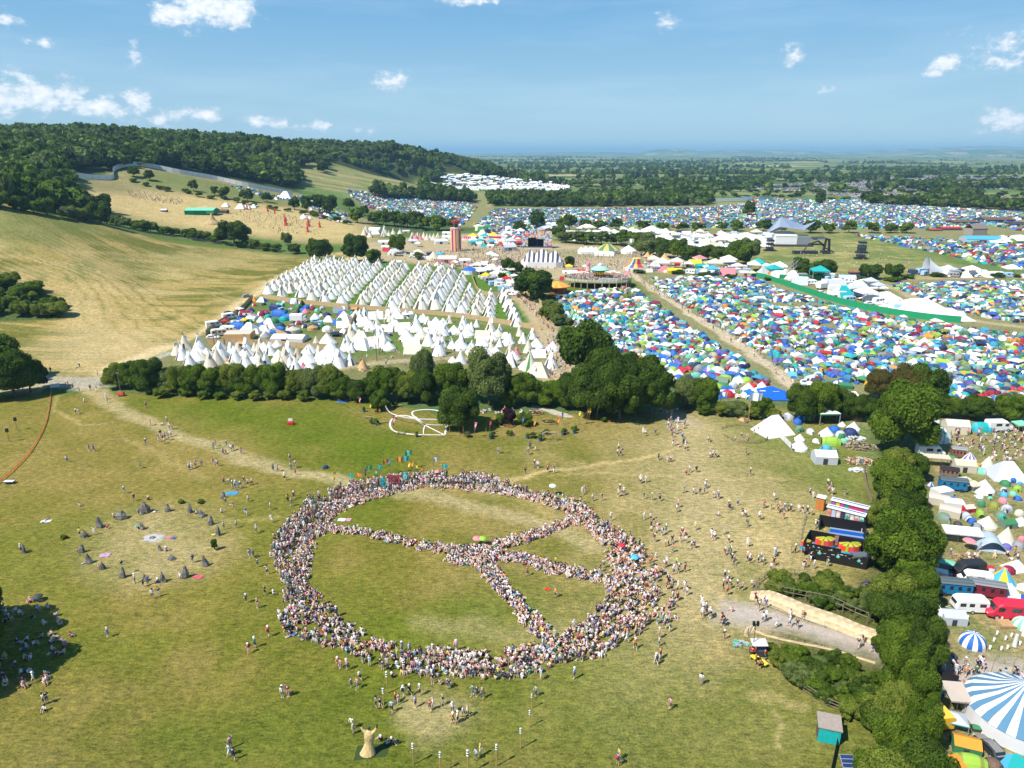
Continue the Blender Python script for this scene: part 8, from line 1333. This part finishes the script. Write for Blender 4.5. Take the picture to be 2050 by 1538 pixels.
vehicle('car', 1979, 1502, 1.7, (.03, .035, .035), 'dark off-road car under a grey tarpaulin', None, .8, roof=(.22, .21, .19)); vehicle('truck', 1873, 1440, 1.65, (.72, .42, .03), 'orange yellow bus beside the beige awning', None, .62, roof=(.75, .48, .05), name='orange_bus')
def wagon(px, py, w, d, h, rz, c, r, label, stripes=0):
    b = T().box(-w / 2, -d / 2, .4, w / 2, d / 2, h, 0); n_ = 8; rf = T().rings([[(x, -d * .56 + d * 1.12 * k / n_, h - .05 + .38 * math.sin(math.pi * k / n_)) for k in range(n_ + 1)] for x in (-w / 2 - .15, 0, w / 2 + .15)], lambda b_, k: k % 2, False, False)
    wn = T(); [wn.box(-w / 2 + w * (k + .3) / 4, -d / 2 - .02, 1.2, -w / 2 + w * (k + .7) / 4, -d / 2, 1.8, 0) for k in range(4)]; wl = T(); [wl.lathe([(.35, 0), (.35, .12)], 10, 0, cx=x) for x in (-w * .3, w * .3)]; wl.v = [(x, -d / 2 - .02 - z, .35 + y) for x, y, z in wl.v]
    return kit(('wag', px), 'living_wagon', [('body', b, 'wood', [c]), ('roof', rf, 'metal', [r, tuple(x * .7 for x in r)]), ('windows', wn, 'glass', [(.03, .03, .03)]), ('wheels', wl, 'paint', [(.03, .03, .03)])], P(px, py), rz, (1,) * 3, label, 'wagon')
wagon(1905, 1188, 4.6, 1.9, 2.2, -.18, (.01, .16, .34), (.25, .30, .28), 'blue painted wagon with rusty green roof'); wagon(1970, 1192, 4.6, 1.9, 2.2, -.3, (.20, .02, .04), (.50, .48, .44), 'dark red wagon with pale grey curved roof'); wagon(1916, 916, 2.6, 1.8, 2.2, -.3, (.22, .10, .06), (.72, .68, .62), 'small brown wagon with cream roof at the camp edge'); wagon(1898, 955, 3.0, 2.2, 1.9, -.4, (.2, .13, .1), (.12, .08, .07), 'brown shack with dark tarpaulin roof'); wagon(1905, 980, 2.8, 2.0, 1.9, -.25, (.6, .5, .38), (.02, .12, .42), 'cream hut with bright blue tarpaulin roof')
pn = T(); r_ = random.Random(5); pn.add([(-1.3, 0, .75), (-1.1, 0, 1.9), (.9, 0, 1.9), (1.25, 0, 1.0), (.4, 0, .62), (-.6, 0, .6)], [(0, 1, 2, 3, 4, 5)], 0)
for x, z, c in ((-.75, 1.5, 1), (-.35, 1.5, 1), (.0, 1.5, 1), (-.7, 1.2, 2), (-.3, 1.15, 2), (.05, 1.15, 3), (-.4, .9, 3)): pn.add([(x + .19 * math.cos(6.283 * k / 12), -.02 - .002 * c, z + .19 * math.sin(6.283 * k / 12)) for k in range(12)], [tuple(range(12))], c); pn.add([(x + .08 * math.cos(6.283 * k / 10), -.04, z + .09 * math.sin(6.283 * k / 10)) for k in range(10)], [tuple(range(10))], 0)
pn.add([(.45, -.03, 1.05), (1.0, -.03, .95), (.95, -.03, 1.05), (.62, -.03, 1.15), (.55, -.03, 1.35), (.45, -.03, 1.3)], [(0, 1, 2, 3, 4, 5)], 4)
a = P(1942, 1226); tag(t_obj('painted_sheet', pn, [(.70, .78, .80), (.03, .28, .5), (.03, .45, .5), (.15, .6, .35), (.05, .06, .07)], 'cloth', loc=(a[0], a[1] - .15, .1), rz=-.08), 'white sheet painted with blue and green looping letters on the caravan', 'banner')
LN = T().lathe([(.12, .1), (.14, .5), (.10, .6)], 8, 0).tube([(0, 0, 0), (0, 0, .3)], .03, 4, 1)
for i, (x, y) in enumerate(((895, 1080), (1420, 1090), (1350, 1320), (1480, 1400), (1300, 1425), (1570, 1355), (1240, 1545), (1510, 1540), (1415, 1560), (1700, 1480))):
    k = ('lan', 0); o = kit(k, 'garden_lantern', [('lantern', LN, 'paint', [(.82, .80, .76), (.3, .3, .3)])], P(1820 + x / 7.691, 1100 + y / 7.691), 0, (1.1,) * 3, 'small white drum lantern on the grass above the road', 'lantern', 'white lanterns on the grass')
for x, y in ((1620, 1450), (1760, 1290)): o = t_obj('white_column', T().lathe([(.3, 0), (.24, .9), (.2, 1.8)], 8, 0), [(.7, .7, .68)], 'canvas', loc=P(1820 + x / 7.691, 1105 + y / 7.691)); tag(o, 'tall white cloth lantern column above the road', 'lantern', 'white cloth columns')
tag(t_obj('wooden_deck', T().box(-.9, -.8, 0, .9, .8, .3, 0).box(-1.2, -1.1, 0, 1.2, -.85, .35, 1), [(.42, .27, .13), (.3, .2, .1)], 'wood', loc=P(2012, 1250), rz=-.05), 'small wooden deck of planks beside the red van', 'deck')
tag(t_obj('tarpaulin_screen', T().box(-1.3, -.03, .4, 1.3, .03, 1.9, 0).tube([(-1.3, 0, 0), (-1.0, .3, 4.0)], .04, 4, 1).tube([(1.2, 0, 0), (1.3, .3, 4.0)], .04, 4, 1), [(.06, .12, .10), (.35, .25, .15)], 'canvas', loc=P(1998, 1378), rz=-.08), 'dark green tarpaulin screen on leaning poles by the road', 'screen')
rope_fence('black_screen_fence', [(1878, 1362), (1900, 1368), (1938, 1382)], 1.5, 2.0, (.05, .05, .05), 'black screen fence between road and big top', (0, 1), .04, clothc=(.02, .02, .025)); rope_fence('picket_fence', [(1900, 1302), (1960, 1316), (2060, 1345)], .8, 1.0, (.28, .24, .14), 'low picket fence above the road at right', (.2, .9), .03); rope_fence('reed_screen', [(1880, 1330), (1883, 1362)], 2.4, 2.0, (.4, .3, .2), 'tan reed screen at the foot of the tree belt', (0, 1), .05, clothc=(.42, .30, .17))
heap(1910, 1366, .9, [(.02, .35, .15), (.6, .2, .2), (.65, .6, .6)], 'pile of bright bags at the road edge', 22, 'bag_pile', 'nylon'); heap(1925, 1118, 1.3, [(.3, .2, .1), (.4, .28, .15), (.2, .12, .08)], 'heap of timber in front of the white awning', 36, 'timber_heap')
parasol(1937, 1100, 'pink', 'rainbow coloured parasol under the white awning', 1.0, 1.6)
camp('m,200,1180,40,mint,white d,300,1100,60,mint d,310,1200,50,mint', 1820, 1280, 5.961, 'half hidden under the belt trees', 'tents half hidden under the belt')
for poly, n_, lb, gp, ps in (([(1885, 1328), (1960, 1332), (2050, 1362), (2050, 1378), (1960, 1362), (1885, 1352)], 26, 'on the road below the right-hand camp', 'people on the right-hand road', ('walk', 'stand', 'walk')), ([(1900, 1105), (2040, 1108), (2040, 1128), (1960, 1125), (1900, 1125)], 14, 'in front of the white awning', 'people by the white awning', ('sit', 'stand', 'cross'))):
    pw = wpoly(poly); a = np.array(pw); k = 0
    while k < n_:
        x, y = R.uniform(a[:, 0].min(), a[:, 0].max()), R.uniform(a[:, 1].min(), a[:, 1].max())
        if bool(inside(pw, np.array([x]), np.array([y]))[0]): person(0, 0, R.choice(ps), label=lb, group=gp, world=(x, y, 0)); k += 1
xs, ys = pts_in(wpoly([(1905, 850), (1960, 862), (2060, 860), (2060, 940), (1990, 925), (1920, 905), (1900, 880)]), 1.5, .5); k = NR.rand(len(xs)) < .6; crowd('crowd_in_right_camp', xs[k], ys[k], .55, 'people sitting and standing in the right-hand camp', .2)
# ---------------------------------------------------------------- far landmarks
rope_fence('steel_perimeter_fence', [(140, 352), (170, 358), (225, 360), (229, 343), (262, 333), (300, 336), (360, 348), (430, 360), (500, 375), (592, 391)], 4.2, 6, (.3, .3, .3), 'long pale steel fence along the foot of the hillside wood', (0, 1), .1, clothc=(.75, .75, .73))
rope_fence('steel_perimeter_fence', [(860, 368), (900, 376), (960, 382)], 4, 8, (.3, .3, .3), 'pale steel fence below the white marquee village', (0, 1), .1, clothc=(.7, .7, .7)); rope_fence('steel_perimeter_fence', [(1425, 404), (1500, 402), (1560, 399)], 4, 8, (.3, .3, .3), 'pale steel fence above the distant tents', (0, 1), .1, clothc=(.7, .7, .7))
rope_fence('wire_fence', [(0, 402), (110, 425), (220, 455), (300, 470), (480, 495), (600, 512)], 1.6, 8, (.25, .25, .25), 'thin wire fence along the top of the dry field', (.5, .95), .07)
rope_fence('green_screen_fence', [(370, 430), (400, 431), (434, 430)], 3, 6, (.02, .2, .1), 'green screen wall on the festival hillside', (0, 1), .1, clothc=(.01, .26, .13)); tent('gable', 405, 427, 58, 'mint', 'green', 0, 'long green and white stall on the festival hillside', None, hs=.5); tent('gable', 445, 426, 24, 'brown', 'charcoal', 0, 'dark open barn on the festival hillside', None, hs=.7)
big('sc', T().lathe([(.5, 0), (.22, .22), (.02, .62)], 10, 0, cap0=False), 425, 447, 32, [(.46, .33, .17)], 0, 'straw coloured cone beside the hillside hedge', 1.0, 'straw_cone'); tent('gable', 329, 424, 12, 'white', 'navy', 0, 'small blue and white cabin on the festival hillside', None, hs=1.2)
for x, y, w in ((608, 438, 16), (620, 439, 11), (452, 414, 14), (482, 418, 18), (495, 418, 14), (508, 416, 12), (572, 398, 26), (636, 404, 16)): tent('bell' if x > 600 else 'wedge', x, y, w, 'white', None, 0, 'small white tent on the festival hillside', 'white tents on the festival hillside')
for x, y, h in ((572, 452, 9), (618, 454, 8), (640, 456, 6), (495, 420, 6), (536, 424, 6), (550, 428, 5), (616, 465, 6)):
    o = t_obj('red_sculpture', T().lathe([(.16, 0), (.1, .3), (.14, .5), (.05, .75), (.02, 1.0)], 6, 0).tube([(0, 0, .3), (.2, 0, .1)], .05, 4, 0), [(.5, .05, .03)], 'paint', loc=P(x, y)); o.scale = (h, h, h); tag(o, 'slender red sculpture on the festival hillside', 'sculpture', 'red sculptures on the hillside')
# arena
mp = mpp(1570, 490)
kit('ms', 'main_stage', [('sail_roof', T().add([(-14, 0, 9), (-8, -3, 13), (-6, 4, 19), (10, 4, 13.5), (16, -2, 17), (8, -4, 11), (0, -3, 12.2), (-15, 6, 8), (16, 8, 14), (0, 8, 11)], [(0, 1, 2), (1, 6, 2), (6, 3, 2), (6, 5, 3), (5, 4, 3), (0, 2, 7), (2, 3, 9, 7), (3, 4, 8, 9)], 0), 'metal', [(.55, .6, .68)]), ('hall', T().box(-10, -5, 0, 4, 6, 7, 0).add([(-10.3, -5.3, 7), (4.3, -5.3, 7), (4.3, 6, 9), (-10.3, 6, 9)], [(0, 1, 2, 3)], 0), 'canvas', [(.76, .76, .77)]), ('stage_opening', T().box(4, -5.5, 0, 13, 5, 7, 0), 'cloth', [(.2, .22, .24)]), ('base', T().box(-12, -6, 0, 14, -5.5, 1.5, 0), 'paint', [(.05, .05, .06)])], P(1578, 492), -.1, (1.0,) * 3, 'far main stage with upswept silver sail roof', 'stage')
tent('wedge', 1497, 490, 70, 'white', None, -.1, 'large white hall tent left of the far main stage', None, hs=.55); tent('gable', 1530, 477, 26, 'blue', None, -.2, 'blue roofed store beside the far main stage', None, hs=.6); tent('gable', 1628, 479, 40, 'charcoal', 'grey', .1, 'dark long stand right of the far main stage', None, hs=.35)
sc_ = T().tube([(-12, 0, 1), (-9, 0, 6), (-3, 0, 8), (1, 0, 5)], [.3, .5, .6, .8], 5, 0).tube([(1, 0, 0), (2, 0, 10)], .8, 5, 0).tube([(5, 0, 0), (4, 0, 9)], .8, 5, 0).tube([(1.5, 0, 9), (4.5, 0, 9)], .5, 5, 0).tube([(1, 0, 4), (8, 0, 1)], .4, 5, 0)
kit('spider', 'crane_sculpture', [('arm', sc_, 'metal', [(.05, .05, .06)]), ('base', T().box(-18, -2, 0, -3, 2, 1.8, 0).box(0, -2, 0, 5, 2, 2, 0), 'paint', [(.03, .03, .035)])], P(1644, 508), 0, (1,) * 3, 'black arched crane sculpture in the far arena', 'sculpture')
for x, y in ((1724, 507), (1722, 519), (1540, 503)):
    t = T(); [t.tube([(sx * 1.6, sy * 1.6, 0), (sx * 1.4, sy * 1.4, 8)], .15, 4, 0) for sx in (-1, 1) for sy in (-1, 1)]; [t.box(-2, -2, z_, 2, 2, z_ + 1.2, 0) for z_ in (1.5, 4.0, 6.2)]; t.box(-3.5, -1.5, 0, 3.5, 1.5, 1.2, 0); tag(t_obj('delay_tower', t, [(.07, .08, .09)], 'metal', loc=P(x, y)), 'black scaffold tower standing in the far arena', 'tower', 'scaffold towers in the arena')
cn = T(); rg = []; n_ = 14
for i in range(n_ + 1):
    u = i / n_; x = (u - .5) * 15.5; hh = 3.6 + 6.0 * (1 - u) ** 2.0 + 2.5 * max(0, 1 - abs(u - .72) * 4); tw = .5 + .5 * math.sin(u * 3.1); rg.append([(x + .8 * math.cos(math.pi * k / 10), -3.2 * math.cos(math.pi * k / 10) * (1.05 - .35 * tw), hh * math.sin(math.pi * k / 10) ** .8 * (1 - .25 * math.sin(math.pi * k / 10) * math.sin(math.pi * u))) for k in range(11)])
cn.rings(rg, 0, False, False); big('cn', cn, 1882, 550, 1, [(.62, .64, .67)], -.1, 'white twisted sculptural canopy with one tall curled end', 1.0, 'sculpted_canopy').scale = (1, 1, 1)
tent('gable', 1962, 485, 66, 'sky', 'palegrey', -.15, 'marquee with pale blue and white striped roof at far right', None, hs=.5); tent('gable', 2025, 488, 50, 'white', 'white', 0, 'long white marquee at the far right edge', None, hs=.5)
kit('farm', 'stone_barn', [('walls', T().box(-7, -4, 0, 7, 4, 5, 0), 'stone', [(.3, .26, .22)]), ('roof', T().add([(-7.3, -4.3, 5), (7.3, -4.3, 5), (7.3, 0, 8.4), (-7.3, 0, 8.4), (7.3, 4.3, 5), (-7.3, 4.3, 5)], [(0, 1, 2, 3), (3, 2, 4, 5)], 0), 'stone', [(.2, .17, .15)])], P(1952, 470), .25, (1,) * 3, 'grey stone barn beside the far striped marquee', 'barn')
for x, y, w, c in ((1925, 448, 50, 'brown'), (1990, 444, 60, 'brown'), (2040, 452, 50, 'charcoal'), (1900, 460, 40, 'red'), (1870, 462, 26, 'red')): tent('gable', x, y, w, c, 'charcoal', .05, f'long {c} farm shed at the far right', 'farm sheds at the far right', hs=.4)
wb = T().box(-6, -2, 0, 7, 2.5, 3.4, 0).add([(-6, -2.02, 3.4), (-3.6, -2.02, 3.4), (-6.6, -2.02, 5.6), (-7.5, -2.02, 4.6)], [(0, 1, 2, 3)], 0).box(-3.6, -2.1, .2, -2.6, -2, 2.6, 1)
for k_ in range(4): wb.box(-1.6 + k_ * 1.6, -2.08, .4, -.9 + k_ * 1.6, -2, 2.8, 2)
tag(t_obj('white_pavilion', wb, [(.72, .70, .67), (.75, .35, .03), (.06, .06, .06)], 'paint', loc=P(1548, 553), rz=-.05), 'white flat pavilion with an orange door below the arena', 'pavilion')
for x, y in ((1577, 556), (1586, 556)):
    t = T().tube([(0, 0, 0), (.2, 0, 4), (0, .3, 7)], [.5, .35, .2], 6, 0)
    for k_ in range(9): a_ = k_ * .75; t.tube([(0, 0, 4 + .3 * k_), (1.6 * math.cos(a_), .8 * math.sin(a_), 6 + .3 * k_), (2.8 * math.cos(a_), 1.2 * math.sin(a_), 7.2 + .3 * k_)], [.16, .1, .04], 4, 0)
    tag(t_obj('bare_tree_sculpture', t, [(.42, .38, .34)], 'wood', loc=P(x, y)), 'bare pale sculpted tree beside the white pavilion', 'sculpture', 'bare sculpted trees')
kit('ds', 'dragon_stage', [('body', T().box(-5, -2, 0, 6, 2, 2.6, 0).box(-5.5, -2.6, 2.6, 3, 1, 3.1, 1), 'paint', [(.02, .15, .25), (.45, .06, .05)]), ('fence', T().box(-12, -3.2, 0, -5.5, -3, 1.8, 0).box(6, -3.2, 0, 12, -3, 1.4, 0), 'paint', [(.02, .22, .1)])], P(1715, 553), -.1, (.8,) * 3, 'low colourful booth with red roof at the arena edge', 'booth')
for x, y, h in ((1258, 506, 9), (1278, 506, 9)): flag(x, y, h, 'white' if x == 1258 else 'pink', 'pennant', 'tall flag rising behind the marquees', None)
# ---------------------------------------------------------------- labels: tell look-alikes apart by their place in the row
bpy.context.view_layer.update()
def ordn(k): return {1: 'second', 2: 'third', 3: 'fourth', 4: 'fifth', 5: 'sixth', 6: 'seventh', 7: 'eighth', 8: 'ninth', 9: 'tenth'}.get(k, str(k + 1) + ('th' if 10 <= (k + 1) % 100 <= 20 else {1: 'st', 2: 'nd', 3: 'rd'}.get((k + 1) % 10, 'th')))
def trimw(s, n_): return ' '.join(s.split()[:n_])
byl = {}
for o in THINGS:
    if len(o['label'].split()) > 16: o['label'] = trimw(o['label'], 16)
for o in THINGS: byl.setdefault(o['label'], []).append(o)
for lab, os_ in byl.items():
    if len(os_) == 1: continue
    os_.sort(key=lambda o: project(*[np.array(c) for c in (o.location[0], o.location[1], o.location[2])])[0])
    n_ = len(os_)
    for k, o in enumerate(os_):
        w = 'leftmost' if k == 0 else 'rightmost' if k == n_ - 1 else ordn(k) + ' from the left' if k <= n_ / 2 else ordn(n_ - 1 - k) + ' from the right'
        o['label'] = trimw(lab, 15 - len(w.split())) + ', ' + w
        if 'group' not in o: o['group'] = trimw(lab, 8)
print('things', len(THINGS), 'objects', len(bpy.data.objects))
